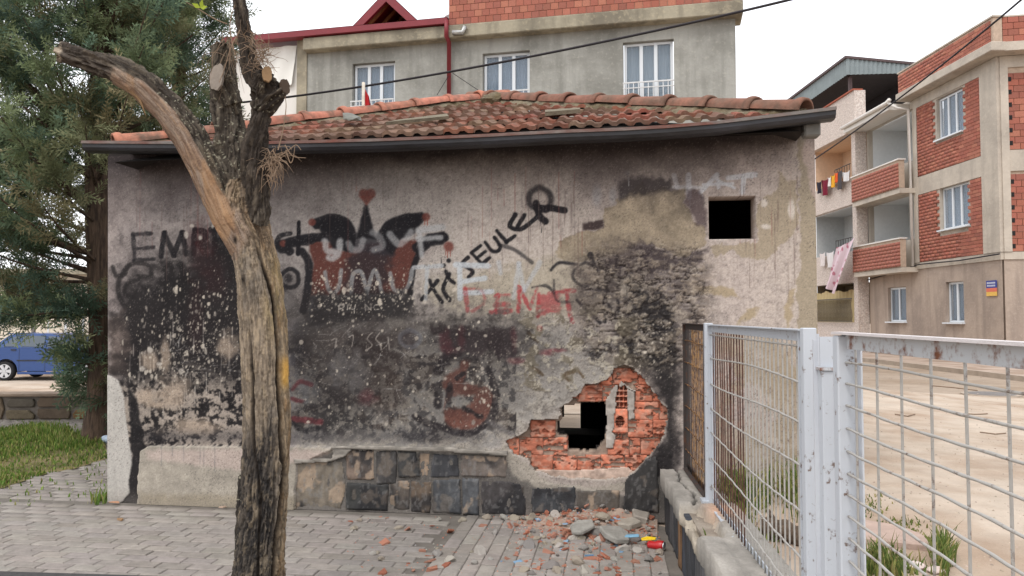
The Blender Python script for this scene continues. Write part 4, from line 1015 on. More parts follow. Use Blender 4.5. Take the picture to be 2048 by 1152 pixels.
# ---- low stone wall at the far left
M_RST = mat('warm_field_stone', None, rough=.9, var=.3, scale=9, bump=.4, bscale=30, objcol=True)
M_CEM = mat('old_cement', C(120, 112, 104), rough=.95, var=.3, scale=8)
lw0, lw1 = on_z(-300, 842), on_z(192, 839)
LW = Face(lw0, lw1 - lw0); LWL = float(np.linalg.norm((lw1 - lw0)[:2])) + 1.2
lw = thing('stone_wall', 'low warm-brown stone wall beside the street at the far left', 'wall', LW.p0, LW.rz)
MB().box(0, LWL, .03, .3, 0, .34).build('wall_core', M_CEM, lw)
MB().box(-.02, LWL, -.03, .34, .34, .385).build('coping', mat('coping_concrete', C(150, 132, 116), rough=.95, var=.25, scale=5), lw, bevel=.01)
x = 0; k = 0
while x < LWL - .1:
    w = random.uniform(.32, .7)
    for z0, z1 in ([(0, .33)] if random.random() < .45 else [(0, .16), (.175, .33)]):
        mx_ = [x + .015, x + w - .015]; zt = z1 - random.uniform(0, .02)
        poly = [(mx_[0] + random.uniform(0, .05), .03, z0 + .01), (mx_[1] - random.uniform(0, .05), .03, z0 + .01), (mx_[1], .03, (z0 + zt) / 2), (mx_[1] - random.uniform(.0, .09), .03, zt), (mx_[0] + random.uniform(0, .09), .03, zt), (mx_[0], .03, (z0 + zt) / 2)]
        MB().prism(poly[::-1], (0, -random.uniform(.03, .05), 0)).build('stone', M_RST, lw, bevel=.012, color=jitter(random.choice([C(128, 98, 66), C(112, 100, 84), C(96, 88, 78), C(140, 110, 76)]), .15))
    x += w
# ================================================================== low wall with the metal fence
M_CON = mat('cracked_concrete', C(152, 142, 130), rough=.95, var=.28, scale=9, bump=.4, bscale=40, col2=C(128, 116, 104), patch=3, bdist=.012)
fw = thing('fence_wall', 'low concrete wall with dark slate cladding that carries the fence', 'wall', FEN.p0, FEN.rz)
LN = 3.9
MB().box(.05, LN, -.13, .10, -.02, .36).build('wall_core', M_CON, fw)
# uneven top: a cracked slab with a broken lip
xs = np.arange(0.03, LN, .010); ys = np.linspace(-.185, .13, 34)
X_, Y_ = np.meshgrid(xs, ys)
le = np.round((fbm(xs * 6, xs * 0, 3) - .5) * 8) * .004 + (fbm(xs * 30, xs * 0, 3) - .5) * .014
Yw = Y_ + np.clip((.0 - Y_) / .185, 0, 1) * le[None, :]
crk = np.abs(Y_ + .085 + (fbm(X_ * 7, X_ * 0 + 3, 4) - .5) * .10)
Zt = .41 + (fbm(X_ * 9, Y_ * 22, 5, .65) - .5) * .010 + (RNG.random(X_.shape) - .5) * .004 - .035 * sstep(.012, .004, crk) * (X_ < 1.0)
Zt += np.where(Y_ < -.085, .006, 0)
brk = sstep(.98, 1.06, X_) * sstep(1.75, 1.6, X_) * sstep(-.035, -.075, Y_ + (fbm(X_ * 12, Y_ * 12, 3) - .5) * .12)
Zt -= brk * (.05 + .09 * fbm(X_ * 9, Y_ * 16, 4))
step_ = sstep(1.02, 1.05, X_ + (fbm(X_ * 0, Y_ * 20, 3) - .5) * .08); Zt += step_ * .018
ix = np.arange(X_.size).reshape(X_.shape)
V_ = np.stack([X_.ravel(), Yw.ravel(), Zt.ravel()], -1)
col_ = np.broadcast_to(np.array([148, 143, 136]) / 255., X_.shape + (3,)) * (1 + (fbm(X_ * 8, Y_ * 12, 4) - .5) * .4)[..., None]
dustm = (np.exp(-(((X_ - 1.2) / .16) ** 2 + ((Y_ - .02) / .09) ** 2)) * .8)[..., None]; col_ = col_ * (1 - dustm) + np.array([196, 150, 122]) / 255. * dustm
dk = sstep(.012, .003, crk)[..., None] * (X_ < 1.0)[..., None] * .8; col_ = col_ * (1 - dk) + .12 * dk
bm_ = (brk * .7)[..., None]; col_ = col_ * (1 - bm_) + np.array([172, 160, 142]) / 255. * bm_
F_ = np.stack([ix[:-1, :-1], ix[:-1, 1:], ix[1:, 1:], ix[1:, :-1]], -1).reshape(-1, 4)
vb = len(V_); V2 = [V_]; F2 = [F_]
sk = V_[ix[0]].copy(); sk[:, 2] = .30; V2.append(sk); F2.append(np.array([(vb + i, vb + i + 1, ix[0, i + 1], ix[0, i]) for i in range(len(xs) - 1)]))
sk2 = V_[ix[-1]].copy(); sk2[:, 2] = .30; V2.append(sk2); v3 = vb + len(xs); F2.append(np.array([(ix[-1, i], ix[-1, i + 1], v3 + i + 1, v3 + i) for i in range(len(xs) - 1)]))
c_all = np.vstack([col_.reshape(-1, 3), col_[0] * .8, col_[-1] * .8])
link('coping', np_mesh('coping', np.vstack(V2), np.vstack(F2), lin(np.clip(c_all, 0.01, 1))), M_WALL, fw)
x = .06; n_ = 0
for w, c_ in [(.3, (52, 52, 54)), (.22, (78, 78, 80)), (.26, (58, 60, 64)), (.10, (128, 98, 72)), (.2, (66, 70, 78)), (.3, (56, 58, 62)), (.35, (84, 84, 86)), (.4, (60, 60, 62)), (.4, (80, 76, 72)), (.5, (60, 60, 62)), (.4, (80, 76, 72))]:
    zt = .375 + random.uniform(-.02, .012) - (.06 if 1.0 < x < 1.5 else 0); o_ = n_ * 5.3
    relief('stone', (x + .004, x + w - .004, .0, zt), -.165 + random.uniform(-.006, .008), .05, .014, lambda S, Z, U, W, o_=o_: (fbm(S * 22 + o_, Z * 5, 4) - .5) * .016,
           lambda S, Z, U, W, o_=o_, c_=c_: np.array(c_) / 255. * (1 + (fbm(S * 40 + o_, Z * 4, 4) - .5) * .9)[..., None], fw, M_STN)
    x += w; n_ += 1
# ---- metalwork
M_WPNT = mat('chipped_white_paint', C(196, 200, 206), rough=.5, var=.06, scale=6, bump=.08, bscale=60, col2=C(184, 188, 196), patch=1.5, spec=.4)
def rust_paint(name, paint, rust, lo, hi, scale, rough=.6):
    m, N, L, B = _nt(name)
    tc = N.new('ShaderNodeTexCoord'); n1 = N.new('ShaderNodeTexNoise'); n1.inputs['Scale'].default_value = scale; n1.inputs['Detail'].default_value = 8; n1.inputs['Roughness'].default_value = .7
    L.new(tc.outputs['Object'], n1.inputs['Vector'])
    mr = N.new('ShaderNodeMapRange'); mr.inputs[1].default_value = lo; mr.inputs[2].default_value = hi; L.new(n1.outputs['Fac'], mr.inputs[0])
    n2 = N.new('ShaderNodeTexNoise'); n2.inputs['Scale'].default_value = scale * 3.1; L.new(tc.outputs['Object'], n2.inputs['Vector'])
    r2 = N.new('ShaderNodeMix'); r2.data_type = 'RGBA'; r2.inputs[6].default_value = rust; r2.inputs[7].default_value = tuple(v * .45 for v in rust[:3]) + (1,); L.new(n2.outputs['Fac'], r2.inputs[0])
    mx = N.new('ShaderNodeMix'); mx.data_type = 'RGBA'; mx.inputs[6].default_value = paint; L.new(r2.outputs[2], mx.inputs[7]); L.new(mr.outputs[0], mx.inputs[0])
    L.new(mx.outputs[2], B.inputs['Base Color']); B.inputs['Roughness'].default_value = rough
    bp = N.new('ShaderNodeBump'); bp.inputs['Strength'].default_value = .4; bp.inputs['Distance'].default_value = .002; L.new(n1.outputs['Fac'], bp.inputs['Height']); L.new(bp.outputs[0], B.inputs['Normal'])
    return m
M_FR = rust_paint('white_frame_paint', C(180, 185, 192), C(118, 96, 84), .585, .66, 24)
M_FRR = rust_paint('rusting_frame_paint', C(182, 186, 190), C(132, 80, 52), .50, .62, 14)
M_BW = rust_paint('white_bar_paint', C(160, 157, 152), C(108, 80, 64), .55, .68, 34)
M_BR = rust_paint('rusty_bar', C(96, 62, 50), C(70, 44, 38), .40, .6, 30, .85)
M_BY = rust_paint('yellow_rust_bar', C(150, 112, 64), C(84, 52, 34), .40, .56, 18, .85)
ZR, ZB = 1.455, .425
def bar_v(x, z0, z1, bend, m, parent, r=.0034):
    pts = [(x + bend(z), .004, z) for z in np.linspace(z0, z1, 14)]
    return MB().tube(pts, r, 6).build('bar', m, parent, smooth=True)
def bar_h(z, x0, x1, sag, m, parent, r=.0042):
    n = int((x1 - x0) / .05) + 3; pts = []; rs = []
    for i, x in enumerate(np.linspace(x0, x1, n)): pts.append((x, -.006 + .002 * math.sin(i * 1.7), z + sag(x))); rs.append(r * (1 + .16 * math.sin(i * 2.4)))
    return MB().tube(pts, rs, 6).build('bar', m, parent, smooth=True)
def frame(parent, x0, x1, m, stile=.03, zt=ZR, zb=ZB):
    MB().box(x0, x1, -.026, .004, zt, zt + .005).box(x0, x1, -.002, .004, zt - .038, zt - .001).build('top_rail', m, parent)
    MB().box(x0, x1, -.024, .012, zb - .006, zb).box(x0, x1, .008, .014, zb + .001, zb + .03).build('bottom_rail', m, parent)
    for x in (x0, x1 - stile): MB().box(x, x + .005, -.02, .022, zb + .002, zt - .002).box(x + .006, x + stile, -.004, .002, zb + .032, zt - .04).build('stile', m, parent)
def fen_thing(name, label, cat, x): return thing(name, label, cat, FEN.w(x, 0, 0), FEN.rz)
# far rusty panel
pa = fen_thing('metal_fence', 'rust-yellow fence panel of close upright bars against the hut', 'fence', 0)
M_FD = rust_paint('burnt_frame', C(58, 52, 50), C(92, 60, 44), .5, .65, 14, .8); frame(pa, .03, .93, M_FD)
for i in range(15):
    x = .065 + i * .058; ph = random.uniform(0, 6); am = random.uniform(.002, .008)
    bar_v(x, ZB, ZR - .03, lambda z, ph=ph, am=am: am * math.sin(z * 5 + ph), M_BY if i > 3 else M_FD, pa)
for i in range(6): bar_h(.56 + i * .155, .04, .92, lambda x: .004 * math.sin(x * 7), M_BY, pa)
# middle panel: upright bars bent out of line
pb = fen_thing('metal_fence', 'middle fence panel with bent rusty upright bars and white rails', 'fence', 1.0)
XB = 1.86
frame(pb, .05, XB, M_FR)
i = 0; x = .10
while x < XB - .05:
    ph = random.uniform(0, 6.28); big = .035 if 3 <= i <= 10 else .004; am = random.uniform(-1, 1) * big; f_ = random.uniform(2.2, 3.2)
    bar_v(x, ZB - .004, ZR - .01, lambda z, ph=ph, am=am, f_=f_: am * math.sin((z - .4) * f_) * math.sin((z - .4) * 3), M_BR if i < 13 else M_BW, pb)
    x += .063; i += 1
for i in range(7):
    z = .53 + i * .150; bar_h(z if i < 6 else ZR - .055, .06, XB - .02, lambda x, i=i: (.012 * math.sin(x * 2.5 + i) - .006) if i < 6 else 0, M_BW, pb)
# post between them
po = fen_thing('fence_post', 'slim white painted post between the rusty and the bent panel', 'post', .965)
MB().box(-.022, .022, -.024, .024, .34, ZR + .012).build('shaft', M_FR, po, bevel=.003)
MB().box(-.05, .05, -.05, .05, .405, .428).build('foot_plate', M_FR, po)
MB().box(-.024, -.02, -.012, .012, .55, .95).build('rust_strip', M_BR, po)
# twin posts by the near panel
po = fen_thing('fence_post', 'wide white post ending the bent panel', 'post', (5.40 - 2.52) * 1.0036)
MB().box(-.02, .02, -.024, .020, .0, ZR + .01).build('shaft', M_FR, po, bevel=.003)
MB().box(-.006, .004, .0205, .033, .0, ZR - .01).build('edge_strip', M_WPNT, po)
po = fen_thing('fence_post', 'white box post with a capped step in the middle of the gate posts', 'post', (5.40 - 2.335) * 1.0036)
MB().box(-.02, .02, -.024, .024, .0, 1.335).build('shaft', M_FR, po, bevel=.003)
MB().box(-.026, .026, -.03, .03, 1.336, 1.345).build('cap', M_FRR, po)
MB().box(-.004, .004, -.024, .02, 1.346, 1.44).build('upper_plate', M_FR, po)
MB().box(-.03, -.022, -.036, -.022, .0, 1.43).build('edge_strip', M_WPNT, po)
po = fen_thing('fence_post', 'white angle-iron post carrying the near open mesh panel', 'post', (5.40 - 2.185) * 1.0036)
MB().box(-.022, .022, -.028, .024, .0, ZR - .008).build('shaft', M_FR, po, bevel=.004)
MB().box(.0, .05, .026, .031, .0, ZR - .04).build('flange', M_WPNT, po)
# near panel with the open mesh
X0 = (5.40 - 2.16) * 1.0036
pc = fen_thing('metal_fence', 'near white fence panel of wide open mesh with rusty top rail', 'fence', X0)
XC = 1.62
MB().box(-.05, XC, -.030, .004, ZR - .004, ZR + .003).build('top_flange', mat('bright_rail', C(206, 200, 200), rough=.4, var=.08, scale=8, spec=.5), pc)
MB().box(-.045, XC, -.002, .004, ZR - .046, ZR - .005).build('top_rail', M_FRR, pc)
MB().box(-.045, XC, -.002, .004, .30, .34).build('bottom_rail', M_FRR, pc)
MB().box(-.03, -.024, -.01, .03, .30, ZR - .047).build('stile', M_FR, pc)
for i in range(11):
    x = .035 + i * .15; ph = random.uniform(0, 6)
    MB().tube([(x + .003 * math.sin(z * 4 + ph), .008, z) for z in np.linspace(.30, ZR - .006, 12)], .0036, 6).build('bar', M_BW, pc, smooth=True)
for i in range(17):
    z = ZR - .085 - i * .0632
    bar_h(z, -.028, XC, lambda x, i=i: .003 * math.sin(x * 6 + i), M_BW, pc, .0036)
# ================================================================== buildings behind
def stain_plaster(name, base, dark, light, sc=.7, streak=True):
    m, N, L, B = _nt(name)
    tc = N.new('ShaderNodeTexCoord')
    n1 = N.new('ShaderNodeTexNoise'); n1.inputs['Scale'].default_value = sc; n1.inputs['Detail'].default_value = 8; n1.inputs['Roughness'].default_value = .62; L.new(tc.outputs['Object'], n1.inputs['Vector'])
    mp = N.new('ShaderNodeMapping'); mp.inputs['Scale'].default_value = (2.2, 2.2, .25); L.new(tc.outputs['Object'], mp.inputs['Vector'])
    n2 = N.new('ShaderNodeTexNoise'); n2.inputs['Scale'].default_value = 1.4; n2.inputs['Detail'].default_value = 6; L.new(mp.outputs[0], n2.inputs['Vector'])
    n3 = N.new('ShaderNodeTexNoise'); n3.inputs['Scale'].default_value = 12; n3.inputs['Detail'].default_value = 6; L.new(tc.outputs['Object'], n3.inputs['Vector'])
    def ramp(src, lo, hi, a):
        r = N.new('ShaderNodeMapRange'); r.inputs[1].default_value = lo; r.inputs[2].default_value = hi; r.inputs[4].default_value = a; L.new(src, r.inputs[0]); return r.outputs[0]
    def mix(f, a, b):
        x = N.new('ShaderNodeMix'); x.data_type = 'RGBA'; L.new(f, x.inputs[0])
        if isinstance(a, tuple): x.inputs[6].default_value = a
        else: L.new(a, x.inputs[6])
        x.inputs[7].default_value = b; return x.outputs[2]
    c_ = mix(ramp(n1.outputs['Fac'], .45, .62, .8), base, dark)
    c_ = mix(ramp(n2.outputs['Fac'], .5, .68, .7 if streak else .2), c_, dark)
    c_ = mix(ramp(n3.outputs['Fac'], .55, .7, .35), c_, light)
    L.new(c_, B.inputs['Base Color']); B.inputs['Roughness'].default_value = .95; B.inputs['Specular IOR Level'].default_value = .15
    bp = N.new('ShaderNodeBump'); bp.inputs['Strength'].default_value = .5; bp.inputs['Distance'].default_value = .02; L.new(n3.outputs['Fac'], bp.inputs['Height']); L.new(bp.outputs[0], B.inputs['Normal'])
    return m
M_GPL = stain_plaster('grey_green_render', C(158, 157, 151), C(122, 121, 115), C(176, 173, 163))
M_BAND = stain_plaster('cornice_concrete', C(158, 150, 132), C(112, 106, 94), C(186, 174, 148))
M_CREAM = stain_plaster('cream_concrete', C(190, 180, 167), C(160, 151, 141), C(200, 189, 174), .5)
M_TAUPE = stain_plaster('taupe_render', C(172, 156, 143), C(140, 127, 118), C(186, 170, 157), .6)
M_PEB = mat('pebbledash', C(206, 196, 188), rough=.95, var=.3, scale=16, bump=.5, bscale=34, col2=C(178, 160, 150), patch=22, bdist=.02)
M_OBR = mat('orange_brick', None, rough=.9, var=.14, scale=8, bump=.15, objcol=True)
M_OBR2 = mat('orange_brick_far', None, rough=.9, var=.14, scale=8, bump=.15, attr='pigment')
M_JNT = mat('brick_joint', C(178, 158, 140), rough=.95, var=.2, scale=8)
M_WFR = mat('white_window_frame', C(208, 212, 216), rough=.35, var=.03, scale=4, bump=0, spec=.5)
M_GLS = glass_mat('window_glass', C(120, 138, 156), .34)
M_CUR = mat('lace_curtain', C(178, 186, 196), rough=.9, var=.12, scale=9, bump=.1, stretch=(3, 1, .6))
M_CURW = mat('plain_curtain', C(192, 200, 202), rough=.9, var=.05, scale=5, bump=.05, stretch=(4, 1, .3))
M_DKC = mat('dark_curtain', C(108, 108, 112), rough=.9, var=.2, scale=7, stretch=(4, 1, .3))
M_RED = mat('dark_red_metal', C(122, 40, 48), rough=.5, var=.15, scale=3, bump=.03, spec=.4)
M_WOOD = mat('brown_timber', C(150, 104, 66), rough=.8, var=.25, scale=4, stretch=(1, 6, 6))
M_WHT = mat('white_render', C(214, 210, 204), rough=.9, var=.06, scale=2)
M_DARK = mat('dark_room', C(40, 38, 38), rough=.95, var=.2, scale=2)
M_ROD = mat('white_rod', C(206, 206, 206), rough=.5, var=.05, scale=4, bump=0)
def holed(b, s0, s1, z0, z1, holes, y0, th):
    S = sorted({s0, s1, *[v for h in holes for v in h[:2] if s0 < v < s1]}); Z = sorted({z0, z1, *[v for h in holes for v in h[2:] if z0 < v < z1]})
    for a, c in zip(S[:-1], S[1:]):
        for e, f in zip(Z[:-1], Z[1:]):
            x, z = (a + c) / 2, (e + f) / 2
            if not any(h[0] < x < h[1] and h[2] < z < h[3] for h in holes): b.add([(a, y0, e), (c, y0, e), (c, y0, f), (a, y0, f)], [(0, 1, 2, 3)])
    for h in holes:
        a, c, e, f = h
        b.add([(a, y0, e), (c, y0, e), (c, y0, f), (a, y0, f), (a, y0 + th, e), (c, y0 + th, e), (c, y0 + th, f), (a, y0 + th, f)], [(0, 1, 5, 4), (1, 2, 6, 5), (2, 3, 7, 6), (3, 0, 4, 7)])
    return b
def window(parent, s0, s1, z0, z1, y, n=3, curtain=None, sill=True, rail=0.0, fw_=.06, split=None):
    b = MB(); b.box(s0, s0 + fw_, y, y + .06, z0, z1).box(s1 - fw_, s1, y, y + .06, z0, z1).box(s0 + fw_, s1 - fw_, y, y + .06, z0, z0 + fw_).box(s0 + fw_, s1 - fw_, y, y + .06, z1 - fw_, z1)
    xs = split or [s0 + fw_ + (s1 - s0 - 2 * fw_) * k / n for k in range(n + 1)]
    for x in xs[1:-1]: b.box(x - .04, x + .04, y - .004, y + .056, z0 + fw_, z1 - fw_)
    w = b.build('window', M_WFR, parent)
    for a, c in zip(xs[:-1], xs[1:]): MB().box(a + .002, c - .002, y + .03, y + .036, z0 + fw_ + .002, z1 - fw_ - .002).build('pane', M_GLS, w)
    if curtain is not None:
        cb = MB(); k = 60
        for i in range(k + 1):
            x = s0 + (s1 - s0) * i / k; yy = y + .14 + .018 * math.sin(i * 1.3) + .012 * math.sin(i * .47)
            cb.v += [(x, yy, z0), (x, yy, z1)]
        for i in range(k): cb.f.append((2 * i, 2 * i + 2, 2 * i + 3, 2 * i + 1))
        cb.build('curtain', curtain, w, smooth=True)
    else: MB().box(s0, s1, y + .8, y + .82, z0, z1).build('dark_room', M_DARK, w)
    if sill: MB().box(s0 - .06, s1 + .06, y - .22, y + .02, z0 - .05, z0 - .004).build('sill', M_WFR, w)
    if rail:
        MB().box(s0 - .02, s1 + .02, y - .24, y - .21, z0 + rail - .03, z0 + rail).box(s0 - .02, s1 + .02, y - .24, y - .21, z0 + rail * .72, z0 + rail * .72 + .02).build('railing', M_ROD, w)
        m_ = int((s1 - s0) / .11)
        for i in range(m_ + 1):
            x = s0 + (s1 - s0) * i / m_; MB().box(x - .009, x + .009, y - .235, y - .215, z0 + .03, z0 + rail - .031).build('baluster', M_ROD, w)
    return w
ALLB = {}
def bricks(host, panels, bw=.19, bh=.135, g=.011, holes=(), part='brick_wall', limit=300):
    """hollow bricks of one building: the largest in view singly, the rest joined; panels are (s0, s1, z0, z1, y)"""
    lst = []
    for (s0, s1, z0, z1, y) in panels:
        r = 0; z = z0
        while z + bh <= z1 + .03:
            s = s0 - (bw * .5 if r % 2 else 0)
            while s < s1 - .02:
                a, c = max(s, s0) + g / 2, min(s + bw, s1) - g / 2
                if c - a > .03 and not any(h[0] - .01 < (a + c) / 2 < h[1] + .01 and h[2] < z + bh / 2 < h[3] for h in holes): lst.append((a, c, z + g / 2, min(z + bh, z1) - g / 2, y))
                s += bw
            z += bh; r += 1
    M_ = root_matrix(host)
    dist = np.array([(M_ @ Vector((q[0], q[4], q[2]))).y for q in lst]); order = np.argsort(dist)
    unit = ALLB.get('u')
    if unit is None:
        unit = MB().box(-.5, .5, -.5, .5, -.5, .5).mesh('brick'); unit.materials.append(M_OBR); ALLB['u'] = unit
    V_, F_, C_ = [], [], []
    for k, i in enumerate(order):
        a, c, e, f, y = lst[i]; col_ = jitter(random.choice([C(160, 100, 84), C(156, 95, 80), C(166, 108, 90), C(152, 94, 79), C(146, 92, 79)]), .08)
        dy = random.uniform(-.003, .002)
        if k < limit: link('brick', unit, None, host, col_, ((a + c) / 2, y + dy, (e + f) / 2), None, (c - a, .06, f - e))
        else:
            b = len(V_); yy = y - .03 + dy
            V_ += [(a, yy, e), (c, yy, e), (c, yy, f), (a, yy, f), (a, yy + .05, e), (c, yy + .05, e), (c, yy + .05, f), (a, yy + .05, f)]; C_ += [col_] * 8
            F_ += [(b, b + 1, b + 2, b + 3), (b, b + 4, b + 5, b + 1), (b + 1, b + 5, b + 6, b + 2), (b + 2, b + 6, b + 7, b + 3), (b + 3, b + 7, b + 4, b)]
    if V_:
        o = link('brick_field', np_mesh('brick_field', V_, F_, C_), M_OBR2, host); o['kind'] = 'stuff'
# ---- grey building behind the hut
a12 = R(12.5)
bbp = on_y(615, 100, 19.3)
BB = Face(bbp, (math.cos(a12), -math.sin(a12)))
bb = thing('apartment_block', 'grey rendered apartment block with a bare brick parapet behind the hut', 'building', BB.p0, BB.rz)
z_b0 = BB.sz(614, 108)[1]; z_b1 = BB.sz(614, 84)[1]; s_r = BB.sz(1472, 150)[0]; s_rb = BB.sz(1487, 40, -.3)[0]
zw_t = BB.sz(710, 131, .12)[1]; zw_b = zw_t - 1.55
wins = []
for x0, x1 in ((708, 793), (967, 1061), (1247, 1348)):
    wins.append((BB.sz(x0, 160, .1)[0], BB.sz(x1, 160, .1)[0], zw_b, zw_t))
s_l = BB.sz(455, 150)[0]
s_p = BB.sz(595, 150)[0]
holed(MB(), 0.0, s_r, 0, z_b0, wins, 0, .2).add([(s_r, 0, 0), (s_r, 9, 0), (s_r, 9, z_b0), (s_r, 0, z_b0)], [(0, 1, 2, 3)]).build('wall', M_GPL, bb)
for h in wins: window(bb, h[0] + .02, h[1] - .02, h[2], h[3] - .01, .12, 3, M_CURW if h is wins[2] else M_CUR, False, .55)
MB().box(.004, s_rb, -.28, .5, z_b0 + .002, z_b1).build('cornice', M_BAND, bb, bevel=.02)
MB().box(s_p, 0, -.04, .3, z_b0 - 2.6, z_b1 + .05).build('pilaster', M_BAND, bb)
MB().box(s_l, s_p - .003, .05, 9, 0, z_b1 - .05).build('side_wing', M_WHT, bb)
s_q = BB.sz(901, 40)[0]
MB().box(s_l, s_q, -.36, -.10, z_b1 + .02, z_b1 + .13).box(s_l, s_q, -.30, 0, z_b1 + .14, z_b1 + .19).build('red_gutter', M_RED, bb)
MB().add([(s_l, -.3, z_b1 + .2), (s_q, -.3, z_b1 + .2), (s_q, 4.5, z_b1 + .9), (s_l, 4.5, z_b1 + .9)], [(0, 1, 2, 3)]).build('roof', M_RED, bb)
MB().tube([(s_q, -.34, z_b1 + .1), (s_q, -.34, z_b1 - .3), (s_q, -.12, z_b0 - .05), (s_q, -.1, z_b0 - 3.2)], .055, 8).build('downpipe', M_RED, bb, smooth=True)
p0_, p1_, p2_ = BB.sz(906, 66, -.3), BB.sz(926, 66, -.3), BB.sz(931, 58, -.3)
MB().tube([(p0_[0], -.34, p0_[1]), (p1_[0], -.34, p1_[1]), (p2_[0], -.34, p2_[1] + .05)], .06, 8).build('zinc_elbow', mat('zinc', C(176, 176, 174), rough=.4, metal=.6, var=.1), bb, smooth=True)
pr0 = BB.sz(899, 40, -.2)[0]
MB().box(pr0, s_rb - .02, -.21, .1, z_b1 + .002, z_b1 + .86).build('parapet', M_JNT, bb)
bricks(bb, [(pr0 - .01, s_rb, z_b1 + .01, z_b1 + .86, -.205)], .19, .165)
# dormer gable in red sheet
ga = [BB.sz(x, y, .2) for x, y in ((702, 63), (775, -14), (850, 56))]
fr_ = .2
for (p, q_) in ((ga[0], ga[1]), (ga[1], ga[2])):
    MB().prism([(p[0], .2, p[1]), (q_[0], .2, q_[1]), (q_[0], .2, q_[1] - .26), (p[0] + (.26 if p is ga[0] else -.0), .2, p[1] - (.0 if p is ga[0] else .26))] if p is ga[0] else [(p[0], .2, p[1]), (q_[0], .2, q_[1]), (q_[0] - .26, .2, q_[1]), (p[0], .2, p[1] - .26)], (0, -.1, 0)).build('barge_board', M_RED, bb)
    MB().add([(p[0], .1, p[1] + .02), (q_[0], .1, q_[1] + .02), (q_[0], 3.5, q_[1] + .02), (p[0], 3.5, p[1] + .02)], [(0, 1, 2, 3)]).build('dormer_roof', M_RED, bb)
    for k in range(5):
        yy = .35 + k * .5
        MB().prism([(p[0] + (.1 if p is ga[0] else 0), yy, p[1] - .02), (q_[0], yy, q_[1] - .09), (q_[0], yy, q_[1] - .19), (p[0] + .15 if p is ga[0] else p[0], yy, p[1] - .12)], (0, .07, 0)).build('rafter', M_WOOD, bb)
MB().add([(ga[0][0], 2.9, ga[0][1]), (ga[1][0], 2.9, ga[1][1]), (ga[2][0], 2.9, ga[2][1])], [(0, 1, 2)]).build('dormer_back', M_WOOD, bb)
t0, t1 = BB.sz(614, 58, .5)[0], BB.sz(712, 58, .5)[0]
for i in range(int((t1 - t0) / .2)): link('brick', ALLB['u'], None, bb, jitter(C(188, 110, 82), .12), (t0 + .1 + i * .2, .4, z_b1 + .36 + random.uniform(-.01, .02)), (0, random.uniform(-.04, .04), 0), (.185, .2, .15))
# hanging sheet on the side wing
tq = [BB.sz(x, y, -.02) for x, y in ((508, 98), (592, 96), (590, 165), (570, 178), (508, 172))]
V_, F_ = [], []
for i in range(13):
    for j in range(9):
        u, v = i / 12, j / 8
        x = tq[0][0] + (tq[1][0] - tq[0][0]) * u - .1 * v * u; z = tq[0][1] + (tq[4][1] - tq[0][1]) * v * (1 + .08 * math.sin(u * 9)); V_.append((x, .0 + .03 * math.sin(u * 14 + v * 3) - .02, z))
for i in range(12):
    for j in range(8): F_.append((i * 9 + j, i * 9 + j + 1, i * 9 + j + 10, i * 9 + j + 9))
w_ = [tuple(BB.w(*v)) for v in V_]
o = link('tarpaulin', np_mesh('tarpaulin', w_, F_, smooth=True), mat('white_tarp', C(222, 220, 214), rough=.6, var=.05, scale=3)); tag(o, 'off-white sheet stretched over the wall beside the red gutter', 'tarpaulin')
# satellite dish
sdp = BB.w(BB.sz(893, 42, -.1)[0], .35, BB.sz(893, 42, -.1)[1])
sdt = thing('satellite_dish', 'pale satellite dish half hidden behind the brick parapet', 'satellite dish', sdp - np.array([0, 0, .5]))
b = MB(); k = 18
for r_, dp in ((0, .07), (.15, .055), (.28, .02), (.36, -.02)):
    for i in range(k): b.v.append((r_ * math.cos(6.2832 * i / k) * .85, dp, .5 + r_ * math.sin(6.2832 * i / k)))
for j in range(3):
    for i in range(k): b.f.append((j * k + i, j * k + (i + 1) % k, (j + 1) * k + (i + 1) % k, (j + 1) * k + i))
b.build('dish', mat('dish_grey', C(198, 198, 198), rough=.5, var=.05), sdt, smooth=True)
MB().tube([(0, .1, -.35), (0, .1, .5)], .025, 6).build('mast', M_ROD, sdt); MB().tube([(0, .08, .3), (0, -.4, .42)], .012, 5).build('arm', M_ROD, sdt)
# flag on a pole beyond the roof
fp = on_y(727, 165, 9.6); f0 = on_y(727, 235, 9.6)
fl = thing('flag', 'small furled red flag on a white pole beyond the roof', 'flag', (fp[0], fp[1], 0))
MB().tube([(0, 0, 0), (0, 0, fp[2])], .022, 8).build('pole', mat('flag_pole', C(196, 186, 172), rough=.6), fl, smooth=True)
V_, F_ = [], []
for i in range(9):
    for j in range(10):
        u, v = i / 8, j / 9; V_.append((.02 + u * (.05 + .10 * v), .05 * math.sin(u * 9 + v) * u, fp[2] - .08 - v * .5 - u * .1))
for i in range(8):
    for j in range(9): F_.append((i * 10 + j, i * 10 + j + 1, i * 10 + j + 11, i * 10 + j + 10))
link('cloth', np_mesh('flag_cloth', V_, F_, smooth=True), mat('red_cloth', C(176, 30, 34), rough=.8, var=.1), fl)
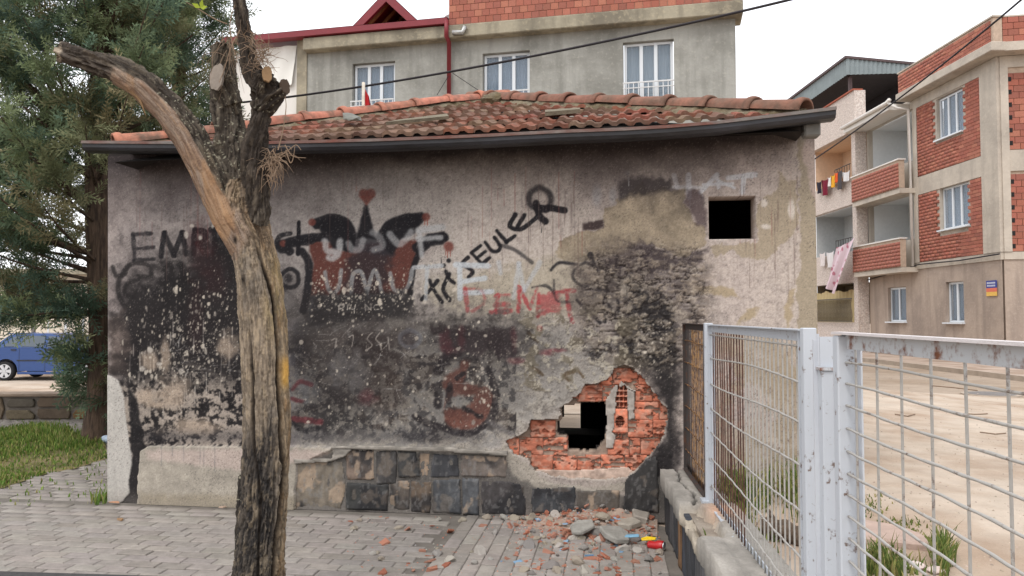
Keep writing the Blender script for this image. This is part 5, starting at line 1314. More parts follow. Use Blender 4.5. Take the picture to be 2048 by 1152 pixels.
# ---- brick apartment block at the right
cn = on_z(2010, 738)
RB = Face(cn, (.0195, -1.0))
rb = thing('brick_apartment', 'three-storey apartment block of bare orange brick and concrete at the right', 'building', RB.p0, RB.rz)
def rs(px, py=400, off=0): return RB.sz(px, py, off)[0]
def rz_(px, py, off=0): return RB.sz(px, py, off)[1]
sA = rs(1736); sB = rs(1832); DEEP = 10
win2 = (rs(1877), rs(1931), rz_(1931, 262), rz_(1931, 170)); win1 = (rs(1880), rs(1938), rz_(1938, 453), rz_(1938, 360))
g1 = (rs(1772), rs(1808), rz_(1808, 646), rz_(1808, 573)); g2 = (rs(1887), rs(1923), rz_(1923, 648), rz_(1923, 562))
F1, F2, F3 = 3.3, 6.1, 9.2
bal2 = (sA + .05, sB - .1, F2 + 1.0, F3 - .25); bal1 = (sA + .05, sB - .1, F1 + 1.0, F2 - .12)
holed(MB(), sA, 0, 0, F1, [g1, g2], 0, .2).build('ground_wall', M_TAUPE, rb)
holed(MB(), sA, 0, F1, F3 + .1, [win2, win1, bal2, bal1], 0.002, .2).build('upper_wall', M_CREAM, rb)
MB().add([(sA, 0, 0), (sA, DEEP, 0), (sA, DEEP, F3), (sA, 0, F3)], [(0, 3, 2, 1)]).build('far_wall', M_CREAM, rb)
for h in (win2, win1, g1, g2): window(rb, h[0] + .02, h[1] - .02, h[2] + .05, h[3] - .02, .1, 3 if h in (win2, win1) else 2, M_CUR if h in (win2, win1) else M_DKC, True)
for h in (bal2, bal1):
    a, c, e, f = h
    MB().add([(a, .21, e - .9), (c, .21, e - .9), (c, 1.6, e - .9), (a, 1.6, e - .9), (a, .21, f), (c, .21, f), (c, 1.6, f), (a, 1.6, f)], [(0, 3, 7, 4), (3, 2, 6, 7), (2, 1, 5, 6), (4, 7, 6, 5), (0, 1, 2, 3)]).build('balcony_recess', mat('balcony_white', C(222, 224, 224), rough=.8, var=.05), rb)
    window(rb, c - 1.5, c - .15, e - .6, f - .35, 1.5, 2, M_DKC, False)
    MB().box(sA - .05, sB + .05, -.62, -.42, e - 1.02, e - .03).build('balcony_parapet', M_JNT, rb)
    MB().box(sA - .08, sB + .08, -.66, -.38, e - .028, e + .02).build('parapet_cap', M_WHT, rb)
    MB().box(sA - .05, sB + .05, -.6, .15, e - 1.2, e - 1.03).build('balcony_slab', M_CREAM, rb)
# concrete frame
for z0, z1 in ((F1 - .1, F1 + .12), (F2 - .3, F2 + .32), (F3 - .32, F3 + .02)): MB().box(sB, 0, -.035, .1, z0, z1).build('beam', M_CREAM, rb)
MB().box(-.75, 0.02, -.06, .1, F1 + .125, F3 - .33).build('column', M_CREAM, rb)
MB().box(sB - .06, sB + .2, -.05, .1, F1 + .125, F3 - .33).build('column', M_CREAM, rb)
MB().box(sB - .3, .5, -.5, .3, F3 + .03, F3 + .30).build('cornice', M_CREAM, rb, bevel=.02)
MB().box(sB - .3, .4, -.36, -.1, F3 + .302, F3 + 1.05).build('parapet', M_JNT, rb); MB().box(sB - .34, .44, -.40, -.06, F3 + 1.052, F3 + 1.10).build('parapet_cap', M_CREAM, rb)
MB().box(sA - .4, sB - .32, -.75, .2, F3 - .24, F3 - .02).build('balcony_roof', M_WHT, rb)
MB().tube([(sA - .4, -.82, F3 - .02), (sB - .3, -.82, F3 + .0), (sB - .1, -.82, F3 + .06)], .07, 8).build('white_gutter', M_WHT, rb, smooth=True)
MB().tube([(sB - .2, -.82, F3 - .02), (sB - .05, -.6, F3 - .25), (sB - .02, -.2, F3 - .32), (sB - .02, -.15, F1)], .05, 8).build('downpipe', M_WHT, rb, smooth=True)
# right-hand face turned to the viewer
rfd = np.array([1, -.2, 0]) / math.hypot(1, .2)
ld = np.array([np.dot(rfd, RB.d), np.dot(rfd, RB.inn)])
RF = Face(cn, rfd[:2])
def rfb(b, s0, s1, y0, y1, z0, z1):
    pts = [RF.w(s, y, 0) for s, y in ((s0, y0), (s1, y0), (s1, y1), (s0, y1))]
    q_ = [np.array([np.dot(p - RB.p0, RB.d), np.dot(p - RB.p0, RB.inn)]) for p in pts]
    return b.prism([(v[0], v[1], z0) for v in q_], (0, 0, z1 - z0))
rfb(MB(), .06, 9, .02, .3, 0, F1).build('ground_wall', M_TAUPE, rb)
rfb(MB(), .06, 9, .03, .3, F1 + .002, F3 + .1).build('upper_wall', M_JNT, rb)
for z0, z1 in ((F1 - .1, F1 + .12), (F2 - .3, F2 + .32), (F3 - .32, F3 + .02)): rfb(MB(), .06, 9, -.02, .028, z0, z1).build('beam', M_CREAM, rb)
rfb(MB(), .05, .26, -.05, .026, F1 + .125, F3 - .325).build('column', M_CREAM, rb)
rfb(MB(), -.2, 9, -.5, .3, F3 + .032, F3 + .29).build('cornice', M_CREAM, rb)
rfb(MB(), -.02, 9, -.36, -.1, F3 + .305, F3 + 1.05).build('parapet', M_JNT, rb); rfb(MB(), -.05, 9, -.40, -.06, F3 + 1.056, F3 + 1.10).build('parapet_cap', M_CREAM, rb)
fbk = thing('brick_facade', 'bare orange brick infill on the street-facing side of the right block', 'building', RF.p0, RF.rz)
bricks(fbk, [(.27, 3.2, F1 + .13, F2 - .31, .02), (.27, 3.2, F2 + .33, F3 - .33, .02), (.0, 3.2, F3 + .31, F3 + 1.05, -.37)], .29, .19, .014, limit=300)
for z in np.arange(F1 + .22, F3 - .4, .38):
    if F2 - .35 < z < F2 + .33: continue
    MB().box(.275, .36, -.02, .005, z, z + .13).build('hollow_end', M_DARK, fbk)
hl = [win2, win1, (bal2[0] - 2, bal2[1], bal2[2] - .3, bal2[3] + 2)]
bricks(rb, [(sB + .21, -.76, F2 + .33, F3 - .33, -.012), (sB + .21, -.76, F1 + .125, F2 - .305, -.012), (sB - .29, .3, F3 + .31, F3 + 1.04, -.37)], .26, .112, .011, [(win2[0] - .1, win2[1] + .1, win2[2] - .1, win2[3] + .05), (win1[0] - .1, win1[1] + .1, win1[2] - .1, win1[3] + .05)], limit=220)
pb_ = []
for h in (bal2, bal1): pb_.append((sA - .04, sB + .04, h[2] - 1.0, h[2] - .03, -.625))
hostb = rb
lst_ = [(p[0], p[1], p[2], p[3], p[4]) for p in pb_]
def joined_bricks(host, panels, bw, bh, g):
    V_, F_, C_ = [], [], []
    for (s0, s1, z0, z1, y) in panels:
        r = 0; z = z0
        while z + bh <= z1 + .02:
            s = s0 - (bw / 2 if r % 2 else 0)
            while s < s1:
                a, c = max(s, s0) + g / 2, min(s + bw, s1) - g / 2
                if c - a > .03:
                    b = len(V_); col_ = jitter(C(154, 98, 84), .07); yy = y - .02
                    V_ += [(a, yy, z), (c, yy, z), (c, yy, z + bh - g), (a, yy, z + bh - g), (a, yy + .05, z), (c, yy + .05, z), (c, yy + .05, z + bh - g), (a, yy + .05, z + bh - g)]; C_ += [col_] * 8
                    F_ += [(b, b + 1, b + 2, b + 3), (b, b + 4, b + 5, b + 1), (b + 1, b + 5, b + 6, b + 2), (b + 2, b + 6, b + 7, b + 3), (b + 3, b + 7, b + 4, b)]
                s += bw
            z += bh; r += 1
    o = link('balcony_bricks', np_mesh('balcony_bricks', V_, F_, C_), M_OBR2, host); o['kind'] = 'stuff'
joined_bricks(rb, lst_, .26, .125, .010)
# painted sign on the wall
s0, s1 = rs(1973, 575, -.03), rs(1994, 575, -.03); z0, z1 = rz_(1983, 592, -.03), rz_(1983, 561, -.03)
sg = thing('wall_sign', 'small blue, red and yellow sign fixed to the taupe corner wall', 'sign', RB.w(s0, -.03, z0), RB.rz)
w_, h_ = s1 - s0, z1 - z0
MB().box(0, w_, -.01, 0, h_ * .52, h_).build('blue_plate', mat('sign_blue', C(52, 62, 138), rough=.5, var=.03), sg)
MB().box(0, w_, -.01, 0, h_ * .27, h_ * .52 - .003).build('red_plate', mat('sign_red', C(214, 110, 84), rough=.5, var=.05), sg)
MB().box(0, w_, -.01, 0, 0, h_ * .27 - .003).build('yellow_plate', mat('sign_yellow', C(222, 178, 84), rough=.5, var=.05), sg)
for zz, n in ((.84, 9), (.66, 8)):
    b = MB()
    for i in range(n):
        x = w_ * (.10 + .8 * i / n); b.box(x, x + w_ * .055, -.014, -.0105, h_ * (zz - .05), h_ * (zz + .06))
    b.build('lettering', mat('sign_white', C(206, 210, 222), rough=.6, var=.02), sg)
# ---- older pebbledashed block beyond it
OB = Face(RB.w(sA - .02, 0, 0), RB.d[:2])
ob = thing('pebbledash_block', 'older pebbledashed block with recessed balconies beyond the brick block', 'building', OB.p0, OB.rz)
oL = OB.sz(1600, 400)[0]; oP = OB.sz(1640, 400)[0]; oR = OB.sz(1729, 400)[0]
levels = [(OB.sz(1725, 645)[1], OB.sz(1725, 565)[1]), (OB.sz(1728, 502)[1], OB.sz(1728, 408)[1]), (OB.sz(1726, 354)[1], OB.sz(1726, 262)[1])]
tints = [C(176, 160, 136), C(182, 184, 184), C(214, 186, 160)]
top_o = OB.sz(1705, 196)[1]
oh = [(oP, oR - .1, a, b_) for a, b_ in levels]
holed(MB(), oL - 3, -.03, 0, top_o, oh, -.45, .25).build('wall', M_PEB, ob)
MB().box(oL - 3, -.06, -.18, 9, 0, .05).add([(-.03, -.45, 0), (-.03, 0, 0), (-.03, 0, top_o), (-.03, -.45, top_o)], [(0, 1, 2, 3)]).build('side_return', M_PEB, ob)
MB().box(oL - 3, -.02, -.52, -.1, top_o + .002, top_o + .06).build('coping', mat('clay_coping', C(150, 84, 66), rough=.9), ob)
for (a, c, e, f), t_ in zip(oh, tints):
    MB().add([(a, -.19, e - .05), (c, -.19, e - .05), (c, 1.1, e - .05), (a, 1.1, e - .05), (a, -.19, f), (c, -.19, f), (c, 1.1, f), (a, 1.1, f)], [(0, 3, 7, 4), (3, 2, 6, 7), (2, 1, 5, 6), (4, 7, 6, 5), (0, 1, 2, 3)]).build('balcony_recess', mat('balcony_paint', t_, rough=.9, var=.1), ob)
    window(ob, c - 1.7, c - .4, e, f - .5, 1.0, 2, M_DKC, False)
a, c, e, f = oh[0]
cb = MB(); k = 90
for i in range(k + 1):
    x = a + (c - a) * i / k; yy = -.3 + .05 * math.sin(i * .9); cb.v += [(x, yy, e), (x, yy, f - .25 - .1 * abs(math.sin(i * .12)))]
for i in range(k): cb.f.append((2 * i, 2 * i + 2, 2 * i + 3, 2 * i + 1))
cb.build('beige_curtain', mat('beige_curtain', C(186, 168, 128), rough=.9, var=.15, scale=3, stretch=(5, 1, .4)), ob, smooth=True)
M_IRON = mat('dark_wrought_iron', C(66, 62, 60), rough=.6, var=.1)
MB().box(a, c, -.56, -.53, e + .95, e + .99).box(a, c, -.56, -.53, e + .03, e + .06).build('railing', M_IRON, ob)
for i in range(44):
    x = a + (c - a) * (i + .5) / 44
    MB().tube([(x + .05 * math.sin(t * 6.3), -.545, e + .06 + t * .88) for t in np.linspace(0, 1, 6)], .014, 4).build('baluster', M_IRON, ob)
for (a, c, e, f) in oh[1:]:
    MB().tube([(c - 1.4, -.5, e + .55), (c, -.5, e + .55)], .02, 5).build('rail', M_IRON, ob)
    for i in range(7): MB().tube([(c - 1.4 + i * .22, -.5, e), (c - 1.4 + i * .22, -.5, e + .55)], .012, 4).build('baluster', M_IRON, ob)
# corrugated canopy above
cz0 = OB.sz(1692, 150, -.6)[1]; cz1 = OB.sz(1692, 117, -.6)[1]; cs1 = OB.sz(1692, 130, -.6)[0]; cs0 = cs1 - 13
cp = thing('roof_canopy', 'grey corrugated sheet canopy on the roof of the pebbledashed block', 'canopy', OB.w(cs1, 0, top_o), OB.rz)
M_COR = mat('corrugated_sheet', C(126, 135, 137), rough=.6, var=.12, scale=3); M_CAP = mat('brown_capping', C(84, 70, 70), rough=.7); M_UND = mat('canopy_underside', C(50, 48, 52), rough=.9)
b = MB(); n = 130
for i in range(n + 1):
    x = -13 * i / n; yy = -.6 + (.05 if i % 2 else 0); b.v += [(x, yy, cz0 - top_o), (x, yy, cz1 - top_o)]
for i in range(n): b.f.append((2 * i, 2 * i + 1, 2 * i + 3, 2 * i + 2))
b.build('side_sheet', M_COR, cp)
b = MB(); n = 34
for i in range(n + 1):
    y = -.6 + 3.2 * i / n; dz = -.3 * i / n; b.v += [(.05 if i % 2 else 0, y, cz0 - top_o + .1 * i / n), (.05 if i % 2 else 0, y, cz1 - top_o + dz)]
for i in range(n): b.f.append((2 * i, 2 * i + 2, 2 * i + 3, 2 * i + 1))
b.build('front_sheet', M_COR, cp)
MB().prism([(.08, -.66, cz1 - top_o), (.08, 2.7, cz1 - top_o - .3), (.08, 2.7, cz1 - top_o - .2), (.08, -.66, cz1 - top_o + .1)], (-13.1, 0, 0)).build('top_sheet', M_CAP, cp)
MB().add([(0, -.55, cz0 - top_o + .05), (0, 2.6, cz0 - top_o + .12), (-13, 2.6, cz0 - top_o + .12), (-13, -.55, cz0 - top_o + .05)], [(0, 1, 2, 3)]).build('underside', M_UND, cp)
MB().box(-13, -.5, 2.4, 2.5, -.3, cz0 - top_o + .1).build('back_sheet', M_UND, cp)
for x, y in ((-.3, -.3), (-4.5, -.3), (-.3, 2.2), (-8.5, -.3)): MB().box(x - .06, x + .06, y - .06, y + .06, 0, cz0 - top_o + .05).build('post', M_CAP, cp)
# ---- washing on the balconies
def cloth(name, label, pts, col_, m=None, off=-.62, fold=.05):
    """a hanging piece: quad outline in photo order tl, tr, br, bl on the plane in front of the balconies"""
    q_ = [OB.sz(x, y, off) for x, y in pts]; V_, F_ = [], []
    nx, ny = 10, 8
    for i in range(nx + 1):
        for j in range(ny + 1):
            u, v = i / nx, j / ny
            tp = np.array(q_[0]) * (1 - u) + np.array(q_[1]) * u; bt = np.array(q_[3]) * (1 - u) + np.array(q_[2]) * u
            p = tp * (1 - v) + bt * v; V_.append(tuple(OB.w(p[0], off + fold * math.sin(u * 11 + v) * (.3 + v), p[1] - .06 * math.sin(u * 3.14) * (1 - v))))
    for i in range(nx):
        for j in range(ny): F_.append((i * (ny + 1) + j, i * (ny + 1) + j + 1, (i + 1) * (ny + 1) + j + 1, (i + 1) * (ny + 1) + j))
    o = link(name, np_mesh(name, V_, F_, smooth=True), m or mat(name + '_cloth', col_, rough=.9, var=.1, scale=4)); tag(o, label, 'laundry', 'washing hung on the balconies'); return o
for nm, lb, x0, x1, y0, y1, c_ in [('dark_trousers', 'dark navy garment hanging leftmost on the upper balcony line', 1633, 1644, 362, 388, (40, 36, 48)), ('maroon_shirt', 'maroon garment on the upper balcony washing line', 1643, 1657, 358, 392, (112, 28, 48)), ('white_shirt', 'white garment between the maroon and the yellow one', 1655, 1663, 353, 374, (214, 210, 208)),
                                  ('yellow_shirt', 'yellow garment on the upper balcony washing line', 1661, 1671, 349, 376, (214, 160, 50)), ('orange_shirt', 'orange garment on the upper balcony washing line', 1669, 1677, 344, 366, (214, 92, 46)), ('grey_trousers', 'long charcoal garment right of the orange one', 1673, 1685, 340, 380, (76, 72, 74)), ('white_towel', 'white cloth at the right end of the upper washing line', 1684, 1700, 342, 364, (206, 204, 204)),
                                  ('pale_towel', 'pale towel hanging on the middle balcony beside the floral sheet', 1639, 1651, 505, 534, (206, 198, 196)), ('pale_towel', 'second pale towel next to the floral sheet', 1653, 1668, 503, 536, (210, 206, 206))]:
    cloth(nm, lb, [(x0, y0 + 2), (x1, y0 - 2), (x1, y1 - 3), (x0 + 1, y1)], C(*c_))
m_, N_, L_, B_ = _nt('floral_sheet_cloth')
tc_ = N_.new('ShaderNodeTexCoord'); vo = N_.new('ShaderNodeTexVoronoi'); vo.inputs['Scale'].default_value = 3.2; L_.new(tc_.outputs['Object'], vo.inputs['Vector'])
mr_ = N_.new('ShaderNodeMapRange'); mr_.inputs[1].default_value = .22; mr_.inputs[2].default_value = .34; L_.new(vo.outputs['Distance'], mr_.inputs[0])
mx_ = N_.new('ShaderNodeMix'); mx_.data_type = 'RGBA'; mx_.inputs[6].default_value = C(176, 112, 128); mx_.inputs[7].default_value = C(208, 186, 194); L_.new(mr_.outputs[0], mx_.inputs[0]); L_.new(mx_.outputs[2], B_.inputs['Base Color']); B_.inputs['Roughness'].default_value = .9
cloth('floral_sheet', 'pink floral bed sheet blown slantwise off the middle balcony', [(1673, 495), (1711, 474), (1672, 588), (1650, 572)], None, m_, -.9, .1)
# ---- pavement and kerb in front of the right-hand blocks
M_KP = mat('pale_kerb', C(168, 154, 140), rough=.95, var=.2, scale=3)
kx0 = on_z(2048, 762)[0]
o = MB().box(kx0, kx0 + .15, 4, 70, -.05, .11).build('kerb', M_KP); struct(o)
o = MB().box(kx0 + .155, cn[0] + .3, 4, 70, -.05, .10).build('sidewalk', mat('sidewalk_slabs', C(178, 160, 146), rough=.95, var=.2, scale=1.5, col2=C(150, 130, 114), patch=1.2)); struct(o)
mp_ = on_z(1982, 789, -.01)
mh = thing('manhole_cover', 'round iron manhole cover in the dusty street', 'manhole cover', (mp_[0], mp_[1], 0))
MB().tube([(0, 0, -.02), (0, 0, .012)], .42, 24).build('cover', mat('iron_cover', C(120, 116, 114), rough=.7), mh); b = MB()
MB().tube([(0, 0, -.02), (0, 0, .006)], .52, 24).build('rim', M_KP, mh)
# ---- pale house and lamp post at the far left
wh = thing('white_house', 'pale cream house wall behind the blue car', 'building', (-24, 26.5, -LOW - .02), 0)
MB().box(0, 16.5, 0, 6, 0, 3.4).build('wall', mat('cream_wall', C(212, 202, 186), rough=.9, var=.06, scale=1), wh)
MB().box(-.2, 16.7, -.5, 6.2, 3.402, 3.6).build('roof_slab', M_BAND, wh)
for x in (2.5, 7.5): window(wh, x, x + 1.3, 1.0, 2.3, -.02, 2, M_DKC, True)
MB().box(0, 16.5, -.04, -.002, 0, .4).build('plinth', M_BAND, wh)
lpp = on_y(66, 700, 25.2)
lpt = thing('lamp_post', 'slim grey lamp post rising behind the blue car', 'lamp post', (lpp[0], 25.2, -LOW))
MB().tube([(0, 0, 0), (0, 0, 5.6)], [.075, .05], 10).build('shaft', mat('grey_steel', C(150, 148, 150), rough=.5), lpt, smooth=True); MB().tube([(0, 0, 5.6), (.3, 0, 5.9), (.9, 0, 6.0)], .03, 6).build('arm', M_ROD, lpt); MB().box(.7, 1.2, -.1, .1, 5.95, 6.05).build('lamp_head', M_ROD, lpt)
# ---- cables
M_CAB = mat('black_cable', C(44, 40, 44), rough=.7, var=.1, bump=0)
def cable(label, pts, r):
    P = [on_y(x, y, Y) for x, y, Y in pts]
    P = np.array(P); T = np.linspace(0, 1, len(P)); tt = np.linspace(0, 1, 40)
    Q = np.stack([np.interp(tt, T, P[:, k]) for k in range(3)], -1)
    cf = [np.polyfit(T, P[:, k], min(3, len(P) - 1)) for k in range(3)]; Q = np.stack([np.polyval(c, tt) for c in cf], -1)
    o = MB().tube(list(Q), r, 6).build('overhead_cable', M_CAB, smooth=True); return tag(o, label, 'cable')
cable('thick black overhead cable crossing in front of the grey block', [(380, 214, 12.5), (570, 192, 12), (899, 147, 11), (1120, 103, 10.4), (1491, 19, 9.4), (1640, -18, 9), (1800, -62, 8.6)], .017)
cable('black cable running down from the top right past the brick block', [(1628, 319, 26), (1811, 187, 20), (2042, 0, 15), (2180, -130, 13)], .022)
P = [(rs(px_, 500, -.1), -.12, rz_(px_, py_, -.1)) for px_, py_ in ((1735, 560), (1800, 542), (1838, 529), (1920, 521), (2000, 508))]
MB().tube(P, .022, 5).build('facade_cable', M_CAB, rb)
o = cable('thin guy wire left of the red downpipe', [(874, 190, 18.2), (897, 152, 18.2)], .008); o = cable('thin guy wire right of the red downpipe', [(905, 146, 18), (956, 180, 18)], .008)
# ================================================================== pollarded tree in front
TD = 3.85
def tp(px, py, w, d=TD): return (on_y(px, py, d), w * .5 * d / F_PX)
def path(pts): return [tp(*p) for p in pts]
limbs = [path([(512, 1236, 112), (515, 1180, 104), (520, 1100, 95), (528, 1000, 92), (532, 900, 91), (532, 800, 93), (530, 720, 95), (526, 640, 92), (518, 560, 90), (506, 490, 88), (490, 440, 96), (484, 400, 92)]),
         path([(508, 520, 70, 3.85), (470, 440, 84, 3.83), (440, 390, 72, 3.82), (412, 330, 70, 3.80), (378, 270, 66, 3.78), (335, 215, 64, 3.76), (290, 172, 62, 3.74), (240, 142, 58, 3.73), (190, 124, 52, 3.72), (118, 104, 42, 3.70)]),
         path([(494, 500, 70, 3.87), (488, 430, 80, 3.88), (474, 360, 80, 3.9), (465, 300, 72, 3.92), (457, 240, 60, 3.93), (450, 195, 60, 3.93), (447, 150, 58, 3.93), (444, 115, 44, 3.93), (443, 86, 38, 3.93)]),
         path([(500, 480, 60, 3.83), (512, 420, 64, 3.82), (511, 350, 60, 3.80), (510, 300, 52, 3.79), (520, 240, 42, 3.78), (526, 195, 46, 3.78), (514, 160, 44, 3.78), (499, 122, 38, 3.78), (490, 70, 33, 3.78), (480, 10, 32, 3.78), (474, -60, 30, 3.78), (470, -140, 30, 3.78)]),
         path([(524, 220, 46, 3.78), (544, 195, 46, 3.77), (560, 180, 42, 3.76), (567, 174, 34, 3.75)]),
         path([(520, 190, 44, 3.77), (528, 160, 46, 3.74), (534, 148, 40, 3.71)]),
         path([(462, 210, 50, 3.90), (446, 170, 48, 3.86), (440, 158, 42, 3.82)]),
         path([(488, 1130, 34, 3.86), (488, 1060, 34, 3.85), (486, 1000, 26, 3.84), (482, 950, 12, 3.84)])]
tb = MB()
for lb in limbs:
    P = [p for p, r in lb]; Rr = [r for p, r in lb]
    t = np.linspace(0, 1, len(P)); tt = np.linspace(0, 1, len(P) * 4)
    Q = np.stack([np.interp(tt, t, np.array(P)[:, k]) for k in range(3)], -1)
    tb.tube(list(Q), list(np.interp(tt, t, Rr)), 14)
tmp = tb.build('trunk_source', None)
md = tmp.modifiers.new('r', 'REMESH'); md.mode = 'VOXEL'; md.voxel_size = .0052
bpy.context.view_layer.update()
ev = tmp.evaluated_get(bpy.context.evaluated_depsgraph_get()); em = ev.to_mesh()
nV = len(em.vertices); V = np.empty(nV * 3); em.vertices.foreach_get('co', V); V = V.reshape(-1, 3)
Nn = np.empty(nV * 3); em.vertices.foreach_get('normal', Nn); Nn = Nn.reshape(-1, 3)
Fq = np.array([tuple(p.vertices) for p in em.polygons if len(p.vertices) == 4], np.int32)
ev.to_mesh_clear(); bpy.data.objects.remove(tmp)
# which limb each point belongs to, how far along and at what angle round it
best = np.full(nV, 1e9); along = np.zeros(nV); ang = np.zeros(nV); lid = np.zeros(nV, int); rad = np.zeros(nV)
for li, lb in enumerate(limbs):
    L0 = li * 3.7
    for (p, r0), (q_, r1) in zip(lb[:-1], lb[1:]):
        d = q_ - p; L_ = np.linalg.norm(d); d = d / L_
        t = np.clip((V - p) @ d, 0, L_); c_ = p + t[:, None] * d; rel = V - c_; ds = np.linalg.norm(rel, axis=1) - (r0 + (r1 - r0) * t / L_)
        ref = np.cross(d, [0, 1, 0.1]); ref /= np.linalg.norm(ref); oth = np.cross(d, ref)
        m = ds < best
        best[m] = ds[m]; along[m] = (L0 + t)[m]; ang[m] = np.arctan2(rel @ oth, rel @ ref)[m]; lid[m] = li; rad[m] = (r0 + (r1 - r0) * t / L_)[m]
        L0 += L_
arc = ang * np.maximum(rad, .05)
tx, ty = project(V)
def ridge(x, y, o=4): return 1 - np.abs(2 * fbm(x, y, o) - 1) * 2
# bark follows world height rather than the limb seams on the main stem
gA = fbm(arc / .035 + lid * 9, along / .16, 4, .6); gB = fbm(arc / .012 + lid * 9, along / .09, 3, .6); gC = fbm(V[:, 0] * 9 + 3, V[:, 2] * 3, 4); gD = fbm(V[:, 0] * 120 + V[:, 1] * 60, V[:, 2] * 120, 3); gF = fbm(arc / .0065 + lid * 5, along / .10, 3, .6); gG = fbm(arc / .02 + 60, along / .05, 4, .65)
gM = fbm(arc / .020 + 11, along / .13, 5, .68); rg = np.where(lid == 0, np.clip(np.abs(gM - .5) * 6.5, 0, 1), np.clip(np.abs(gA - .5) * 5, 0, 1))
crack1 = np.interp(ty, [430, 500, 600, 700, 850, 950, 1050, 1152, 1240], [486, 518, 548, 560, 557, 568, 554, 548, 545]) + (gC - .5) * 14
crack2 = np.interp(ty, [640, 760, 900, 1000, 1152], [498, 504, 506, 520, 514]) + (gC - .5) * 10
front = V[:, 1] < TD + .03
main = (lid == 0)
low = sstep(400, 470, ty)
c1 = sstep(6, 1.2, np.abs(tx - crack1)) * front * sstep(460, 560, ty); c2 = sstep(4.5, 1, np.abs(tx - crack2)) * front * sstep(640, 720, ty)
bark_amt = np.where(main, .42 + .4 * sstep(560, 440, ty) + .35 * sstep(860, 980, ty), 1.0)
# stripped wood on the left limb and down the left of the fork
b1 = limbs[1]; cx_ = np.array([project(p[None])[0][0] for p, r in b1]); cy_ = np.array([project(p[None])[1][0] for p, r in b1])
o_ = np.argsort(cx_); cyl = np.interp(tx, cx_[o_], cy_[o_])
wood = (lid == 1) * sstep(-14, -2, ty - cyl + (tx - 300) * .0 + (gA - .5) * 26) * sstep(205, 240, tx) * sstep(470, 430, tx) * front
wood = np.maximum(wood, front * sstep(12, -6, tx - np.interp(ty, [310, 380, 460, 520], [398, 440, 492, 470]) + (gA - .5) * 30) * (ty > 310) * (ty < 520) * (lid < 2))
wood = np.clip(wood, 0, 1)
bark_amt = bark_amt * (1 - .8 * wood)
disp = (-(1 - rg) * .020 + (gB - .5) * .016 + (gG - .5) * .014) * bark_amt + (gA - .5) * .012 + (gF - .5) * .006 + (gC - .5) * .02 * main
disp -= c1 * .022 + c2 * .014
V = V + Nn * disp[:, None]
col_ = np.zeros((nV, 3))
def put(m, c_):
    global col_
    col_ = col_ * (1 - m[:, None]) + (np.array(c_) / 255.) * m[:, None]
put(np.ones(nV), (146, 132, 115)); put(sstep(.4, .65, gA) * .5, (160, 142, 119)); put(sstep(.52, .7, gC) * .5, (104, 98, 92))
put(main * front * sstep(-3, 4, tx - crack1) * .9, (158, 138, 112)); put(main * front * sstep(-3, 4, tx - crack1) * sstep(.45, .7, gB) * .5, (126, 94, 62))
put(main * sstep(520, 460, ty + (gC - .5) * 60) * .7, (140, 118, 96))
put(main * front * sstep(470, 560, ty) * sstep(720, 600, ty) * sstep(515, 545, tx) * sstep(.4, .6, gA) * .6, (150, 130, 88))
up = (lid >= 2) | ((lid == 1) & (wood < .5))
put(up * 1.0, (98, 90, 80)); put(up * sstep(.5, .7, gC) * .5, (116, 104, 84))
put(((lid == 3) | (lid == 4) | (lid == 5)) * sstep(440, 360, ty + (gC - .5) * 50) * .8, (62, 54, 48))
put((1 - rg) * bark_amt * .75, (46, 40, 36))
put(wood, (146, 129, 115)); put(wood * sstep(.45, .65, gA) * .7, (122, 96, 78)); put(wood * sstep(.5, .62, gF) * .6, (96, 76, 64)); put(wood * sstep(.55, .66, gB) * .5, (168, 140, 112)); put(wood * sstep(.6, .7, gC) * .4, (166, 124, 84))
put((lid == 1) * sstep(232, 205, tx) * .6, (74, 66, 60)); put((lid == 1) * sstep(123, 118.5, tx) * .95, (172, 158, 140))
char = front * main * sstep(870, 960, ty + (gC - .5) * 120 + (tx - 480) * 1.0) * sstep(560, 535, tx) + (lid == 7) * .95 * (ty > 900)
put(np.clip(char * (.55 + .6 * (1 - rg) + .3 * (gB - .4)), 0, .95), (42, 40, 40))
put(main * sstep(.5, .64, gF) * .5, (84, 76, 68)); put(main * sstep(.56, .68, gG) * .45, (166, 148, 122)); put(sstep(.56, .66, gG) * up * .5, (110, 100, 86)); put(sstep(.52, .64, gF) * up * .5, (38, 34, 31))
put(c1 * .9, (34, 28, 24)); put(c2 * .85, (40, 34, 30))
put(front * main * np.exp(-(((tx - 573) / 8) ** 2 + ((ty - 745) / 30) ** 4)) * 1.0, (206, 160, 84))
for x, y in [(503, 733), (486, 560), (470, 480)]: put(front * np.exp(-(((tx - x) / 4) ** 2 + ((ty - y) / 7) ** 2)) * .9, (26, 22, 20))
lich = sstep(.70, .76, gD) * up * sstep(120, 200, ty) * (lid != 3); put(lich * .8, (176, 172, 150))
M_BARK = mat('bark', None, rough=.92, var=.2, scale=70, bump=.4, bscale=120, attr='pigment', spec=.2, bdist=.006)
pt0 = on_y(514, 1236, TD)
pol = thing('pollarded_tree', 'pollarded bare tree trunk with a sawn limb in front of the hut', 'tree', (pt0[0], pt0[1], 0))
tr = link('trunk', np_mesh('trunk', V - np.array([pt0[0], pt0[1], 0]), Fq, lin(np.clip(col_, .01, 1)), smooth=False), M_BARK, pol)
